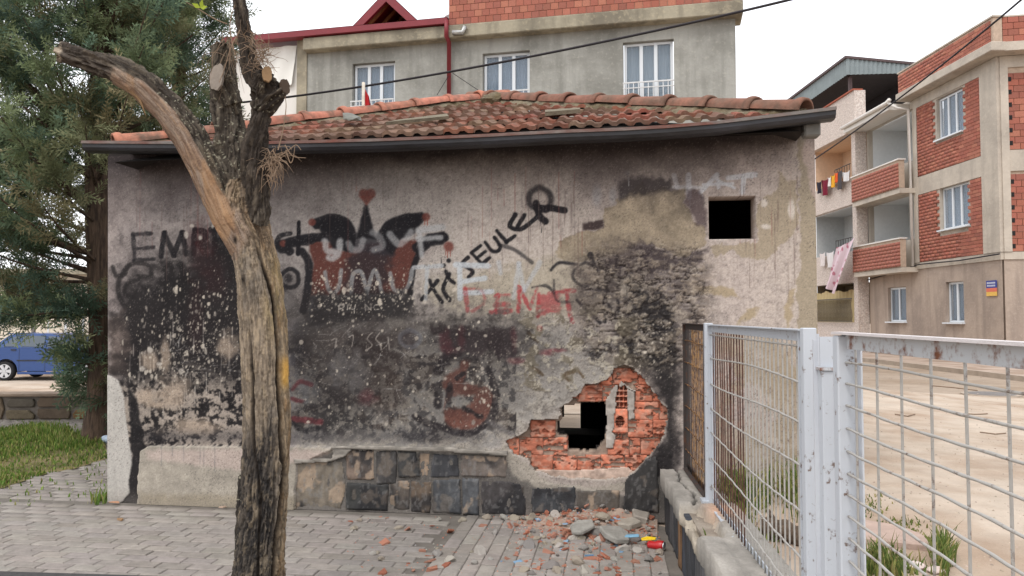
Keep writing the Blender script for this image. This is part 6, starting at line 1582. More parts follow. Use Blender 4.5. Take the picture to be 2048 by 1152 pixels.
# sawn faces
M_CUT = mat('sawn_wood', C(140, 130, 120), rough=.9, var=.2, scale=12, col2=C(126, 116, 106), patch=9); M_CUT2 = mat('sawn_wood_tan', C(128, 102, 74), rough=.9, var=.2, scale=12)
def cut_face(px, py, d, rx, rz2, nrm, m, th=.012):
    p = on_y(px, py, d); n = Vector(nrm).normalized(); x = n.cross(Vector((0, 0, 1))).normalized(); y = x.cross(n)
    b = MB(); k = 20
    for s in (0, th):
        for i in range(k):
            a = 6.2832 * i / k; w = 1 + .06 * math.sin(i * 2.3) + .05 * math.sin(i * 1.1)
            b.v.append(tuple(Vector(p) + x * rx * math.cos(a) * w + y * rz2 * math.sin(a) * w + n * s * (1 if s else 0)))
    b.f = [tuple(range(k - 1, -1, -1)), tuple(range(k, 2 * k))] + [(i, (i + 1) % k, k + (i + 1) % k, k + i) for i in range(k)]
    b.build('cut_face', m, pol, world=True)
cut_face(436, 156, 3.80, .042, .072, (-.35, -.9, .1), M_CUT); cut_face(534, 150, 3.70, .024, .045, (.35, -.85, .25), M_CUT2); cut_face(568, 174, 3.75, .03, .04, (.9, -.5, .1), M_BARK if False else mat('charred_cut', C(70, 58, 48), rough=.95))
# dry shoots and bark fibres
M_TW = mat('dry_twig', C(128, 108, 90), rough=.9, var=.25, scale=20, bump=0)
fb = MB()
def wisp(px, py, d, n, spread, length, grav, r):
    for _ in range(n):
        p = on_y(px + random.gauss(0, spread), py + random.gauss(0, spread * 1.2), d + random.uniform(-.05, .05)); v = np.array([random.gauss(.3, .7), random.gauss(-.3, .5), random.gauss(.1, .8)]); v /= np.linalg.norm(v); P = [p]; L_ = random.uniform(.4, 1) * length
        for k in range(7): v = v + np.array([random.gauss(0, .25), random.gauss(0, .2), -grav + random.gauss(0, .2)]); v /= np.linalg.norm(v); p = p + v * L_ / 7; P.append(p)
        fb.tube(P, [r * (1 - .1 * k) for k in range(8)], 4, False)
wisp(548, 320, 3.74, 60, 8, .16, .28, .0022); wisp(540, 345, 3.76, 30, 7, .09, .2, .003); wisp(520, 115, 3.72, 80, 10, .13, .05, .002); wisp(470, 90, 3.86, 26, 10, .35, .3, .0018); wisp(505, 80, 3.72, 26, 8, .12, .1, .002)
o = fb.build('dry_shoots', M_TW, pol, world=True); o['kind'] = 'stuff'
for pts in [[(556, 300), (566, 260), (572, 215), (570, 192)], [(552, 318), (578, 300), (592, 290), (602, 300)], [(570, 290), (585, 312), (612, 316)], [(572, 300), (580, 325), (586, 318), (590, 292)], [(545, 300), (560, 330), (562, 345)], [(455, 48), (430, 38), (400, 20), (372, 4)], [(470, 110), (460, 60), (463, 30), (470, 10)], [(480, 60), (462, 95), (448, 140), (438, 165)]]:
    pp = curve(pts, 5); MB().tube([on_y(x, y, 3.72) for x, y in pp], [.0035 * (1 - .6 * i / len(pp)) for i in range(len(pp))], 5, False).build('twig', M_TW, pol, world=True)
for a in (0, 1.2, 2.6):
    p = on_y(401, 16, 3.72); b = MB(); n = Vector((math.cos(a), -.4, math.sin(a) * .8)).normalized(); s = n.cross(Vector((0, 1, 0))).normalized() * .012
    b.add([p, Vector(p) + n * .02 + s, Vector(p) + n * .045, Vector(p) + n * .02 - s], [(0, 1, 2, 3)]); b.build('leaf', mat('young_leaf', C(160, 176, 60), rough=.7, var=.1, translucent=.3), pol, world=True)
sp = [on_y(x, y, 3.70) for x, y in ((258, 178), (274, 192), (282, 205), (292, 232))]; MB().tube(sp, [.012, .009, .006, .001], 6).build('splinter', M_CUT2, pol, world=True)
# ================================================================== cypress trees
def spray_template(rnd):
    V_, F_ = [], []
    def kite(p, d, L_, w, nrm):
        d = d / np.linalg.norm(d); s = np.cross(d, nrm); s /= (np.linalg.norm(s) + 1e-9); b = len(V_)
        V_.extend([p, p + d * L_ * .35 + s * w, p + d * L_, p + d * L_ * .35 - s * w]); F_.extend([(b, b + 1, b + 2), (b, b + 2, b + 3)])
    ax = lambda t: np.array([.06 * math.sin(t * 3), t, .10 * t * t])
    n = 9
    for i in range(n):
        t = .06 + .9 * i / n; p = ax(t); sg = 1 if i % 2 else -1; L_ = (.36 * (1 - t) + .12) * rnd.uniform(.8, 1.2)
        d = np.array([sg * .8, .75, rnd.uniform(-.25, .35)]); nr = np.array([rnd.uniform(-.3, .3), rnd.uniform(-.3, .3), 1])
        kite(p, d, L_, .026, nr)
        for k in range(2):
            q_ = p + d / np.linalg.norm(d) * L_ * (.3 + .3 * k); e = d + np.array([sg * (.5 if k % 2 else -.7), .4, rnd.uniform(-.3, .3)]); kite(q_, e, L_ * .5, .026, nr)
    kite(np.array([0, 0, 0.]), np.array([0, 1, .1]), 1.0, .018, np.array([0, 0, 1.])); kite(ax(.8), np.array([0, 1, .2]), .25, .03, np.array([0, 0, 1.]))
    return np.array(V_), np.array(F_)
def cypress(name, label, base, height, prof, nl, seed, trunk_r, palette, lowcut, lean=(0, 0)):
    """trunk, limbs and a crown of feathery scale-leaf sprays; prof(z) is the crown radius"""
    rnd = random.Random(seed); rg_ = np.random.default_rng(seed)
    root = thing(name, label, 'tree', base, 0, None)
    zz = np.linspace(0, height, 24); ctr = lambda z: np.array([lean[0] * z + .04 * math.sin(z * 1.3), lean[1] * z + .04 * math.cos(z), z])
    tb = MB().tube([ctr(z) for z in zz], [max(.012, trunk_r * (1 - z / height) ** .8 * (1 + .25 * math.exp(-z * 6))) for z in zz], 18); me = tb.mesh('trunk', smooth=False)
    link('trunk', me, mat('cypress_bark', C(98, 80, 66), rough=.95, var=.4, scale=7, stretch=(6, 6, .8), bump=.6, bscale=14, bdist=.02, col2=C(66, 54, 46), patch=5), root)
    temps = [spray_template(rnd) for _ in range(4)]
    pos, dirs, scl, tone = [], [], [], []
    lb = MB()
    for i in range(nl):
        z0 = lowcut + (height - lowcut - .2) * (rnd.random() ** 1.1); a = rnd.uniform(0, 6.2832); Rr = prof(z0, a) * rnd.uniform(.72, 1.12)
        if Rr < .1 or (z0 < 1.45 and rnd.random() < .6): continue
        el = rnd.uniform(.15, .75) if z0 > 1.95 else rnd.uniform(-.3, .2); p0 = ctr(z0); out = np.array([math.cos(a), math.sin(a), 0]); P = [p0]; L_ = Rr / max(.6, math.cos(el))
        for k in range(1, 7): t = k / 6; P.append(p0 + out * L_ * t * math.cos(el) + np.array([0, 0, L_ * (t * math.sin(el) - .10 * t * t + (.22 * t ** 3))]))
        lb.tube(P, [.022 * (1 - .85 * k / 6) * (.6 + Rr * .4) for k in range(7)], 5, False)
        t_l = rnd.uniform(.75, 1.25); warm = rnd.random()
        for k in range(int(8 + Rr * 7)):
            t = .22 + .78 * rnd.random() ** .7; u = t * 6; j = min(5, int(u)); p = P[j] + (P[j + 1] - P[j]) * (u - j)
            dd = (P[j + 1] - P[j]); dd /= np.linalg.norm(dd); sl_ = rnd.uniform(.15, .42) * (1.1 - .4 * t)
            sd = np.array([rnd.gauss(0, .7), rnd.gauss(0, .7), rnd.gauss(.05, .5)]); d2 = dd * .6 + sd; d2 /= np.linalg.norm(d2)
            m_ = rnd.randint(3, 5)
            for s in range(m_):
                f = (s + .5) / m_; q_ = p + d2 * sl_ * f; e = d2 * .9 + np.array([rnd.gauss(0, .55), rnd.gauss(0, .55), rnd.gauss(.18, .45)]) + out * .25
                pos.append(q_); dirs.append(e / np.linalg.norm(e)); scl.append(rnd.uniform(.17, .33)); tone.append((t_l * rnd.uniform(.8, 1.2), warm if rnd.random() < .85 else rnd.random(), f))
    o = link('limbs', lb.mesh('limbs'), root.children[0].data.materials[0], root); o['kind'] = 'stuff'
    pos = np.array(pos); dirs = np.array(dirs); n = len(pos); scl = np.array(scl)
    rv = rg_.normal(size=(n, 3)) * np.array([1, 1, .5]) + np.array([0, 0, .6]); xs = np.cross(dirs, rv); xs /= np.linalg.norm(xs, axis=1)[:, None]; zs = np.cross(xs, dirs)
    pal = np.array([c[:3] for c in palette]); VV, FF, CCc = [], [], []; off = 0
    for ti, (tv, tf) in enumerate(temps):
        sel = np.arange(ti, n, 4); M3 = np.stack([xs[sel], dirs[sel], zs[sel]], -1)
        W = np.einsum('nij,vj->nvi', M3, tv) * scl[sel][:, None, None] + pos[sel][:, None, :]
        VV.append(W.reshape(-1, 3)); FF.append((tf[None] + (np.arange(len(sel)) * len(tv))[:, None, None] + off).reshape(-1, 3)); off += W.shape[0] * W.shape[1]
        wm = np.array([tone[i][1] for i in sel]); tl = np.array([tone[i][0] for i in sel])
        k = np.clip((wm * (len(pal) - 1)), 0, len(pal) - 1.001); k0 = k.astype(int); c_ = pal[k0] * (1 - (k - k0))[:, None] + pal[k0 + 1] * (k - k0)[:, None]
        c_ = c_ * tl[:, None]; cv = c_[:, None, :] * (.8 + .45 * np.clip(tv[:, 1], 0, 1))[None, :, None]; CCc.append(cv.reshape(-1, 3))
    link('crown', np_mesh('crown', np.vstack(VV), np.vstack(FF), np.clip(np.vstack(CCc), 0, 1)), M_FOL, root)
    return root
M_FOL = mat('cypress_foliage', None, rough=.75, var=.12, scale=2, bump=0, attr='pigment', translucent=.22, spec=.2)
PAL = [C(72, 91, 78), C(86, 105, 85), C(101, 117, 90), C(120, 129, 94), C(124, 114, 86)]
ca0 = on_z(196, 880)
def profA(z, a):
    base = np.interp(z, [.3, .9, 1.35, 1.6, 2.0, 3.2, 5.4, 8, 10.5], [.25, .36, .45, .95, 1.45, 1.45, 1.1, .55, .1]); return base * (1 + .12 * math.sin(3 * a + z))
cypress('cypress_tree', 'tall green cypress standing over the grass left of the hut', (ca0[0], ca0[1], 0), 10.6, profA, 300, 3, .17, PAL, .45, (-.012, 0))
cb0 = on_y(345, 700, 11.5)
def profB(z, a): return np.interp(z, [1, 3, 6, 9, 12], [1.1, 1.15, .85, .5, .1]) * (1 + .15 * math.sin(2 * a + z * 1.7))
cypress('cypress_tree', 'second cypress whose top shows behind the sawn limb', (cb0[0], cb0[1], 0), 11.5, profB, 135, 5, .15, PAL[::-1], 1.6)
cc0 = on_y(-90, 700, 9.6)
def profC(z, a): return np.interp(z, [1, 1.6, 3, 6, 9, 12], [.6, 1.1, 1.2, .9, .5, .1])
cypress('cypress_tree', 'cypress at the left edge whose boughs hang into view', (cc0[0], cc0[1], 0), 9.5, profC, 100, 8, .15, PAL, 1.6)
# ================================================================== rubble under the breach
M_SH = mat('brick_shard', None, rough=.92, var=.22, scale=30, bump=.25, bscale=90, objcol=True, spec=.15)
def shard_mesh(seed, th):
    rnd = random.Random(seed); k = rnd.randint(5, 7); b = MB()
    a0 = sorted(rnd.uniform(0, 6.28) for _ in range(k)); pts = [(math.cos(a) * rnd.uniform(.55, 1.1), math.sin(a) * rnd.uniform(.35, .75)) for a in a0]
    top = [(x * rnd.uniform(.86, 1.0), y * rnd.uniform(.86, 1.0), th * rnd.uniform(.7, 1.1)) for x, y in pts]
    b.add([(x, y, 0) for x, y in pts] + top, [tuple(range(k - 1, -1, -1)), tuple(range(k, 2 * k))] + [(i, (i + 1) % k, k + (i + 1) % k, k + i) for i in range(k)])
    me = b.mesh('shard'); me.materials.append(M_SH); return me
flat = [shard_mesh(i, .16 + .05 * (i % 3)) for i in range(9)]; thick = [shard_mesh(40 + i, .5) for i in range(5)]
lump = []
for i in range(8):
    me = chunk_mesh('lump', (1, .8, .6), 60 + i, 2); me.materials.append(M_SH); lump.append(me)
def pile_h(px, py):
    return .10 * math.exp(-(((px - 1235) / 85) ** 2 + ((py - 1040) / 26) ** 2)) + .05 * math.exp(-(((px - 1130) / 90) ** 2 + ((py - 1042) / 16) ** 2))
def spot():
    while True:
        r = random.random()
        if r < .42: x, y = random.gauss(1185, 80), random.gauss(1060, 26)
        elif r < .74: x, y = random.uniform(1010, 1325), random.uniform(1032, 1150)
        elif r < .92: x, y = random.gauss(1130, 60), random.gauss(1036, 8)
        else: x, y = random.uniform(690, 1100), random.uniform(1030, 1150)
        lim = 1313 + (y - 1026) * .25
        if x < lim - 6 and y > 1028 + (0 if x > 1000 else 6) and y < 1175: return x, y
def zone(x, y):
    if x < 985: return 'on the paving well left of the rubble pile'
    if y > 1105: return 'on the paving in front of the rubble pile'
    if x > 1268: return 'in the rubble close to the fence wall'
    if y < 1050: return 'at the wall foot below the breach'
    return 'in the left half of the rubble pile' if x < 1160 else 'in the middle of the rubble pile'
def drop(name, me, sc, col_, label, cat, group, xy=None, tilt=.25, sink=.0):
    x, y = xy or spot(); p = on_z(x, y, 0); h = pile_h(x, y) * random.uniform(.3, 1.0)
    o = link(name, me, None, None, col_, (p[0], p[1], h + .003 - sink), (random.gauss(0, tilt), random.gauss(0, tilt), random.uniform(0, 6.28)), (sc, sc * random.uniform(.8, 1.1), sc))
    zn = zone(x, y); return tag(o, label % zn, cat, group + ' ' + zn)
ORG = [C(174, 114, 92), C(164, 104, 84), C(184, 128, 106), C(170, 124, 106)]; GRY = [C(160, 155, 148), C(138, 133, 128), C(178, 171, 162), C(164, 153, 138)]; BLU = [C(136, 168, 196), C(150, 178, 200), C(116, 152, 188)]
for _ in range(240):
    sz_ = min(.064, .016 + random.expovariate(1 / .016)); tn_ = random.randrange(4); nm_ = ('large' if sz_ > .042 else 'medium' if sz_ > .027 else 'small') + ' ' + ['orange', 'dark red-orange', 'pale orange', 'dusty pinkish'][tn_]; drop('brick_shard', random.choice(flat if random.random() < .8 else thick), sz_, jitter(ORG[tn_], .06), nm_ + ' brick shard lying %s', 'brick shard', nm_ + ' brick shards')
for _ in range(120): sz_ = min(.065, .015 + random.expovariate(1 / .017)); tn_ = random.randrange(4); nm_ = ('large' if sz_ > .045 else 'medium' if sz_ > .027 else 'small') + ' ' + ['grey', 'dark grey', 'pale grey', 'beige-grey'][tn_]; drop('mortar_lump', random.choice(lump), sz_, jitter(GRY[tn_], .05), nm_ + ' mortar lump lying %s', 'rubble', nm_ + ' mortar lumps', sink=-.008)
for _ in range(30): drop('plaster_chip', random.choice(flat), random.uniform(.02, .042), jitter(random.choice(BLU), .08), 'chip of pale blue plaster lying %s', 'plaster chip', 'blue plaster chips')
b = MB(); cr = []
V_, F_, C_ = [], [], []
for _ in range(3600):
    x, y = spot(); p = on_z(x, y, 0); h = pile_h(x, y) * random.uniform(.2, .9); s = random.uniform(.003, .010); i = len(V_); a = random.uniform(0, 6.28); c_ = jitter(random.choice(ORG + ORG + GRY + GRY), .15)
    V_ += [(p[0] + s * math.cos(a), p[1] + s * math.sin(a), h), (p[0] + s * math.cos(a + 2.1), p[1] + s * math.sin(a + 2.1), h), (p[0] + s * math.cos(a + 4.2), p[1] + s * math.sin(a + 4.2), h), (p[0], p[1], h + s * .9)]; C_ += [c_] * 4
    F_ += [(i, i + 1, i + 3), (i + 1, i + 2, i + 3), (i + 2, i, i + 3)]
M_CRM = mat('rubble_crumbs', None, rough=.95, var=.1, scale=9, bump=0, attr='pigment')
o = link('crumbs', np_mesh('crumbs', V_, F_, C_), M_CRM); o['kind'] = 'stuff'; tag(o, 'brick and mortar crumbs scattered over the paving', 'crumbs')
# mound of dust and grit against the wall foot
V_, F_, C_ = [], [], []; nx, ny = 70, 16
for j in range(ny + 1):
    for i in range(nx + 1):
        px_ = 1010 + (1316 - 1010) * i / nx; py_ = 1024 + 50 * j / ny; p = on_z(px_, py_, 0); h = pile_h(px_, py_) * .75 * (.6 + .8 * float(fbm(px_ / 14., py_ / 5., 3))) - .006
        V_.append((p[0], p[1] + .02, h)); C_.append(tuple(np.array(C(160, 140, 126)[:3]) * (.7 + .6 * float(fbm(px_ / 7., py_ / 3., 3)))))
for j in range(ny):
    for i in range(nx): a = j * (nx + 1) + i; F_.append((a, a + nx + 1, a + nx + 2, a + 1))
o = link('grit', np_mesh('grit', V_, F_, C_), M_CRM); o['kind'] = 'stuff'; tag(o, 'grey-orange grit heaped against the foot of the broken wall', 'grit')
# the large pieces
def slab(label, pts, th, z, c_, edge=None):
    P = [on_z(x, y, z) for x, y in pts]; ctr = np.mean(P, 0)
    b = MB().prism([p - ctr for p in P], (0.0, 0, th)); o = b.build('concrete_slab', mat('broken_concrete', C(*c_), rough=.95, var=.25, scale=14, bump=.5, bscale=40, bdist=.012), None, bevel=.008)
    o.location = [float(v) for v in ctr]; tag(o, label, 'concrete slab'); return o
o = slab('largest broken slab with a dark slate edge in the rubble', [(1196, 1068), (1236, 1063), (1256, 1071), (1258, 1084), (1232, 1088), (1207, 1080)], .04, .03, (148, 145, 138)); o.rotation_euler = (.05, .16, 0)
o = slab('flat grey slab lying behind the largest one', [(1140, 1056), (1156, 1050), (1186, 1051), (1190, 1060), (1164, 1068), (1144, 1066)], .03, .05, (150, 147, 140)); o.rotation_euler = (0.1, -.1, 0)
o = slab('rough grey lump leaning against the fence wall', [(1256, 1034), (1280, 1030), (1296, 1040), (1292, 1056), (1264, 1054)], .09, .0, (152, 144, 134)); o.rotation_euler = (.1, .2, 0)
o = slab('pale slab end beside the slate-edged slab', [(1234, 1050), (1266, 1046), (1284, 1054), (1262, 1062), (1236, 1060)], .045, .02, (166, 158, 146))
# can and wrappers
p = on_z(1323, 1100, 0); M_CAN = mat('red_can_paint', C(176, 30, 34), rough=.35, var=.1, spec=.5, bump=0); M_TIN = mat('tin', C(196, 196, 196), rough=.3, metal=.8, var=.1, bump=0)
cn_ = thing('drink_can', 'crushed red drink can with a silver rim by the fence wall', 'can', (p[0] - .02, p[1], .03), -.55)
MB().tube([(-.07, .006, -.006), (-.055, .004, -.006), (-.02, -.003, -.002), (.0, 0, 0), (.03, 0, .002), (.036, 0, .002)], [.022, .027, .024, .030, .031, .027], 16).build('body', M_CAN, cn_, smooth=True)
MB().tube([(.0365, 0, .002), (.041, 0, .002)], .0265, 14).build('rim', M_TIN, cn_)
p = on_z(1298, 1092, 0); b = MB(); b.prism([(-.05, -.012, 0), (.04, -.016, .006), (.05, .004, .012), (-.01, .016, .016), (-.05, .01, .006)], (0, 0, .010)); o = b.build('wrapper', mat('yellow_wrapper', C(226, 190, 30), rough=.4, var=.1), None, bevel=.003); o.location = (float(p[0]), float(p[1]), .035); tag(o, 'crumpled bright yellow wrapper next to the red can', 'wrapper')
p = on_z(1262, 1090, 0); b = MB(); b.prism([(-.05, -.02, 0), (.05, -.022, .006), (.055, .012, .012), (-.03, .02, .004)], (0, 0, .009)); o = b.build('wrapper', mat('blue_wrapper', C(120, 164, 190), rough=.5, var=.1), None, bevel=.003); o.location = (float(p[0]), float(p[1]), .05); tag(o, 'pale blue plastic scrap left of the yellow wrapper', 'wrapper')
p = on_z(211, 886, 0); o = link('crumpled_paper', chunk_mesh('crumpled_paper', (.05, .04, .05), 3), mat('blue_white_paper', C(190, 204, 220), rough=.8, var=.2, scale=30), None, None, (p[0], p[1], .05)); tag(o, 'crumpled blue and white litter beside the white hut corner', 'litter')
for nm, lb, x, y, c_ in [('wood_chip', 'pale orange splinter lying at the hut corner', 236, 1008, (198, 150, 120)), ('stone_chip', 'pale chip on the paving below the beige plinth', 446, 1018, (196, 170, 150)), ('leaf_litter', 'small tan leaf on the paving left of the trunk', 240, 1044, (170, 136, 104))]:
    p = on_z(x, y, 0); o = link(nm, flat[len(nm) % 9], None, None, C(*c_), (p[0], p[1], .012), (0, .05, .2), (.07 if 'wood' in nm else .035, .03, .05)); tag(o, lb, 'chip')
# ================================================================== behind the fence
def bank_pt(px, py):
    z = .35
    for _ in range(6): p = on_z(px, py, z); z = float(bank_z(np.array(p[0]), np.array(p[1])))
    return p
def tuft_pts(px, py, n, sp_x, sp_y, hs):
    o = []
    for _ in range(n):
        p = bank_pt(px + random.gauss(0, sp_x), min(1240, py + random.gauss(0, sp_y))); o.append((p[0], p[1], p[2] - .005, random.uniform(.4, 1) * hs))
    return o
def in_hut(p): return p[1] > 5.15 and p[0] < 2.3
YG = [C(96, 112, 56), C(118, 124, 66), C(84, 100, 48), C(146, 140, 84)]
for lb, spec in [('dense weeds against the hut wall behind the bent fence panel', [(1468, 985, 420, 22, 16, 2.6), (1500, 1000, 420, 22, 14, 2.2), (1575, 975, 260, 14, 22, 3.2), (1600, 985, 240, 10, 22, 3.4)]),
                 ('low weeds creeping along the inside of the fence wall', [(1470, 1040, 260, 22, 22, 1.1), (1515, 1080, 160, 18, 16, .9)]),
                 ('green tuft below the concrete block behind the near panel', [(1745, 1132, 420, 22, 12, 1.5), (1790, 1140, 240, 26, 10, 1.2)]), ('green tuft at the right end of the concrete block', [(1884, 1118, 320, 12, 18, 1.6)]),
                 ('thin weeds along the edge of the dusty street', [(1800, 1052, 160, 22, 8, .5), (1745, 1010, 120, 16, 14, .5), (1850, 1086, 120, 20, 8, .5)])]:
    pts = [q_ for s in spec for q_ in tuft_pts(*s) if not in_hut(q_)]
    o = link('weeds', blades('weeds', pts, .03, .10, YG, .7, .0045), M_GRASS); o['kind'] = 'stuff'; tag(o, lb, 'weeds')
# old log
p0, p1 = bank_pt(1528, 1075), bank_pt(1622, 1092)
lg = thing('log', 'grey weathered log lying behind the bent fence panel', 'log', (p0[0], p0[1], p0[2]))
d = p1 - p0; P = [d * t + np.array([0, 0, .045 + .012 * math.sin(t * 5)]) for t in np.linspace(0, 1.4, 14)]
b = MB().tube(P, [.052 + .008 * math.sin(i * 1.9) for i in range(14)], 12); lg_o = b.build('stem', mat('log_bark', C(104, 88, 74), rough=.95, var=.45, scale=8, stretch=(1, 6, 6), bump=.7, bscale=24, bdist=.02), lg)
MB().tube([P[3], P[3] + np.array([-.02, .10, .07])], [.02, .012], 8).build('branch_stub', lg_o.data.materials[0], lg)
# broken concrete kerb block
P = [bank_pt(x, y) for x, y in ((1722, 1088), (1868, 1104), (1848, 1082), (1800, 1062), (1716, 1050))]
o = MB().prism([(p[0], p[1], .30) for p in P], (0, 0, .085)).build('concrete_block', mat('pink_grey_concrete', C(172, 150, 138), rough=.95, var=.2, scale=6, bump=.3, bscale=30), None, bevel=.012); tag(o, 'flat pinkish concrete block in the earth behind the near panel', 'concrete block')
for lb, x, y, s, c_ in [('white crumpled paper lying in the grass by the near panel', 1828, 1138, .05, (206, 190, 184)), ('small white bottle cap beside the crumpled paper', 1812, 1136, .018, (214, 216, 222)), ('torn pinkish paper at the foot of the near panel', 1872, 1146, .045, (196, 178, 170))]:
    p = bank_pt(x, y); o = link('litter', chunk_mesh('litter', (s, s * .7, s * .4), int(x)), mat('paper_litter', C(*c_), rough=.8, var=.1, scale=20), None, None, (p[0], p[1], p[2] + s * .3)); tag(o, lb, 'litter')
# stones and grit on the dusty street
V_, F_, C_ = [], [], []
for _ in range(1000):
    x = random.uniform(1700, 2080); y = 706 + 446 * random.random() ** 1.6; p = bank_pt(x, y) if y > 740 else on_z(x, y, -.01)
    if in_hut(p) or p[0] > 12.2: continue
    s = random.uniform(.003, .009) * (1 + p[1] * .08); i = len(V_); a = random.uniform(0, 6.28); c_ = jitter(random.choice([C(156, 142, 128), C(178, 162, 146), C(140, 126, 114), C(164, 146, 130)]), .15); z = p[2] - .002
    V_ += [(p[0] + s * math.cos(a), p[1] + s * math.sin(a), z), (p[0] + s * math.cos(a + 2.1), p[1] + s * math.sin(a + 2.1), z), (p[0] + s * math.cos(a + 4.2), p[1] + s * math.sin(a + 4.2), z), (p[0], p[1], z + s * .8)]; C_ += [c_] * 4
    F_ += [(i, i + 1, i + 3), (i + 1, i + 2, i + 3), (i + 2, i, i + 3)]
o = link('gravel', np_mesh('gravel', V_, F_, C_), M_CRM); o['kind'] = 'stuff'; tag(o, 'loose grit strewn over the dusty street', 'gravel')
for n_, (pts_, r_) in enumerate([([(1860, 772), (1905, 776), (1955, 782)], .02), ([(1790, 830), (1815, 834), (1830, 830)], .012), ([(1920, 828), (1950, 830), (1975, 829)], .012), ([(1960, 866), (1990, 870), (2012, 868)], .01)]):
    P = [bank_pt(x, y) + np.array([0, 0, .01]) for x, y in pts_]; o = MB().tube(P, r_ * .6, 5).build('stick', M_TW); tag(o, ['long dark stick near the far kerb of the dusty street', 'short curved stick on the dusty street by the near post', 'short straight stick in the middle of the dusty street', 'pale thin twig on the near part of the street'][n_], 'stick')
# ================================================================== blue hatchback at the left
CD = 23.0; c0 = on_y(9, 700, CD)
car = thing('parked_car', 'blue hatchback parked on the street behind the cypress', 'car', (c0[0], CD, -LOW - .008))
M_BLUE = mat('blue_car_paint', C(40, 70, 124), rough=.25, var=.03, scale=2, bump=0, spec=.6); M_BLK = mat('black_trim', C(44, 46, 52), rough=.6, bump=0); M_CG = mat('dark_car_glass', C(60, 72, 84), rough=.08, var=.05, spec=.9, bump=0)
M_TYR = mat('tyre_rubber', C(38, 38, 40), rough=.9, bump=.05); M_RIM = mat('alloy_rim', C(196, 198, 202), rough=.35, metal=.3, var=.05, bump=0); M_TL = mat('tail_light', C(110, 26, 40), rough=.2, bump=0)
def arch(cx, r, z0, n=12): return [(cx + r * math.cos(math.pi * (1 - k / n)), max(z0, .29 + r * math.sin(math.pi * (1 - k / n)))) for k in range(n + 1)]
low_ = [(.06, .24)] + [(.17, .24)] + arch(.55, .36, .24) + arch(3.05, .36, .24) + [(3.75, .24), (3.85, .40), (3.84, .62), (3.70, .78), (2.85, .90), (2.75, .95), (.62, .98), (.20, 1.00), (.10, .92), (.06, .70), (.0, .60), (.0, .40)]
W_ = .80
b = MB(); n = len(low_)
secs = [(-W_, .97, 0.0), (-W_ + .06, 1, .0), (W_ - .06, 1, 0), (W_, .97, 0)]
for y, s, _ in secs:
    for x, z in low_: b.v.append((1.9 + (x - 1.9) * s, y, z))
for k in range(3):
    for i in range(n): b.f.append((k * n + i, (k + 1) * n + i, (k + 1) * n + (i + 1) % n, k * n + (i + 1) % n))
b.f += [tuple(range(n)), tuple(3 * n + i for i in range(n - 1, -1, -1))]
b.build('body', M_BLUE, car)
cab = [(.20, .995), (.38, 1.17), (.62, 1.36), (.95, 1.40), (1.8, 1.40), (2.08, 1.34), (2.80, .955), (1.5, .97)]
b = MB(); n = len(cab)
for y, ins in ((-W_ + .02, 0), (W_ - .02, 0)):
    for x, z in cab: b.v.append((x, y * (1 - .16 * max(0, (z - .97)) / .5), z))
for i in range(n): b.f.append((i, n + i, n + (i + 1) % n, (i + 1) % n))
b.f += [tuple(range(n)), tuple(2 * n - 1 - i for i in range(n))]
b.build('cabin', M_BLUE, car)
def side(pts, m, name, par, dy=.012):
    f = lambda x, z: (x, -(W_ - .02) * (1 - .16 * max(0, (z - .97)) / .5) - dy, z)
    return MB().prism([f(x, z) for x, z in pts], (0, -.006, 0)).build(name, m, par)
for pts in ([(.50, 1.02), (.84, 1.02), (.95, 1.32), (.76, 1.30)], [(1.02, 1.02), (1.70, 1.00), (1.70, 1.33), (1.05, 1.33)], [(1.80, 1.00), (2.55, .99), (2.08, 1.30), (1.80, 1.33)]): side(pts, M_CG, 'window', car)
MB().prism([(.21, -.6, 1.03), (.21, .6, 1.03), (.55, .58, 1.32), (.55, -.58, 1.32)], (-.012, 0, .008)).build('rear_window', M_CG, car)
MB().box(.46, .68, -.6, .6, 1.375, 1.405).build('spoiler', M_BLUE, car, bevel=.008)
MB().box(.92, 3.6, -W_ - .012, -W_ + .001, .585, .62).build('side_moulding', M_BLK, car); MB().box(.95, 2.72, -W_ - .03, -W_ + .01, .19, .27).build('side_skirt', M_BLUE, car, bevel=.008)
MB().box(-.05, .14, -W_ - .01, W_ + .01, .42, .62).build('rear_bumper', M_BLK, car, bevel=.03); MB().box(-.03, .16, -W_ - .006, W_ + .006, .17, .41).build('bumper_lip', M_BLUE, car, bevel=.03)
for s in (-1, 1): MB().box(.035, .12, s * W_ - (.005 if s > 0 else .008), s * W_ + (.008 if s > 0 else .005), .66, .95).box(.03, .10, s * (W_ - .22) - .05, s * (W_ - .02), .66, .95).build('tail_light', M_TL, car)
for x in (.74, 1.78): MB().box(x, x + .15, -W_ - .02, -W_ + .001, .90, .935).build('door_handle', M_BLK, car)
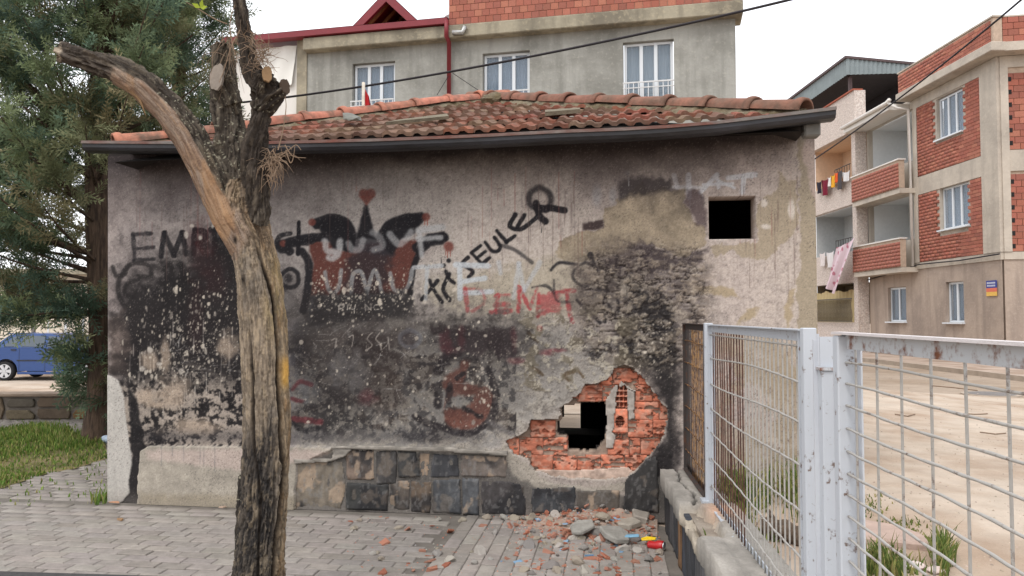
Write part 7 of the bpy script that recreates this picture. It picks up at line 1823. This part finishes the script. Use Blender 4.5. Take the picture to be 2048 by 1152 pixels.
for x in (.98, 1.75): MB().box(x, x + .008, -W_ - .004, -W_ + .002, .30, .96).build('door_seam', M_BLK, car)
for x in (.55, 3.05):
    for s in (-1, 1):
        y0, y1 = (-W_ - .005, -W_ + .17) if s < 0 else (W_ - .17, W_ + .005)
        b = MB(); k = 28
        for (r, y) in ((.20, y0 + .012), (.265, y0), (.285, y0 + .02), (.285, y1 - .02), (.265, y1), (.20, y1 - .012)):
            for i in range(k): b.v.append((x + r * math.cos(6.2832 * i / k), y, .285 + r * math.sin(6.2832 * i / k)))
        for j in range(5):
            for i in range(k): b.f.append((j * k + i, j * k + (i + 1) % k, (j + 1) * k + (i + 1) % k, (j + 1) * k + i))
        wh_ = b.build('wheel', M_TYR, car, smooth=True)
        yf = y0 + .015 if s < 0 else y1 - .015
        rb_ = MB().tube([(x, yf + .01 * -s, .285), (x, yf + .02 * -s, .285)], .195, 24)
        rb_.build('rim_back', M_BLK, wh_)
        for i in range(6):
            a = 6.2832 * i / 6; dx, dz = math.cos(a), math.sin(a); nx_, nz_ = -dz, dx
            MB().prism([(x + dx * .03 + nx_ * .03, yf, .285 + dz * .03 + nz_ * .03), (x + dx * .19 + nx_ * .055, yf, .285 + dz * .19 + nz_ * .055), (x + dx * .19 - nx_ * .055, yf, .285 + dz * .19 - nz_ * .055), (x + dx * .03 - nx_ * .03, yf, .285 + dz * .03 - nz_ * .03)], (0, .012 * s, 0)).build('spoke', M_RIM, wh_)
        b = MB()
        for r in (.185, .205):
            for yy in (yf, yf + .014 * s):
                for i in range(k): b.v.append((x + r * math.cos(6.2832 * i / k), yy, .285 + r * math.sin(6.2832 * i / k)))
        for i in range(k):
            j_ = (i + 1) % k; b.f += [(k + i, k + j_, 3 * k + j_, 3 * k + i), (2 * k + i, 2 * k + j_, 3 * k + j_, 3 * k + i), (i, j_, k + j_, k + i)]
        b.build('rim', M_RIM, wh_)
        MB().tube([(x, yf, .285), (x, yf + .018 * s, .285)], .045, 14).build('hub_cap', M_RIM, wh_)
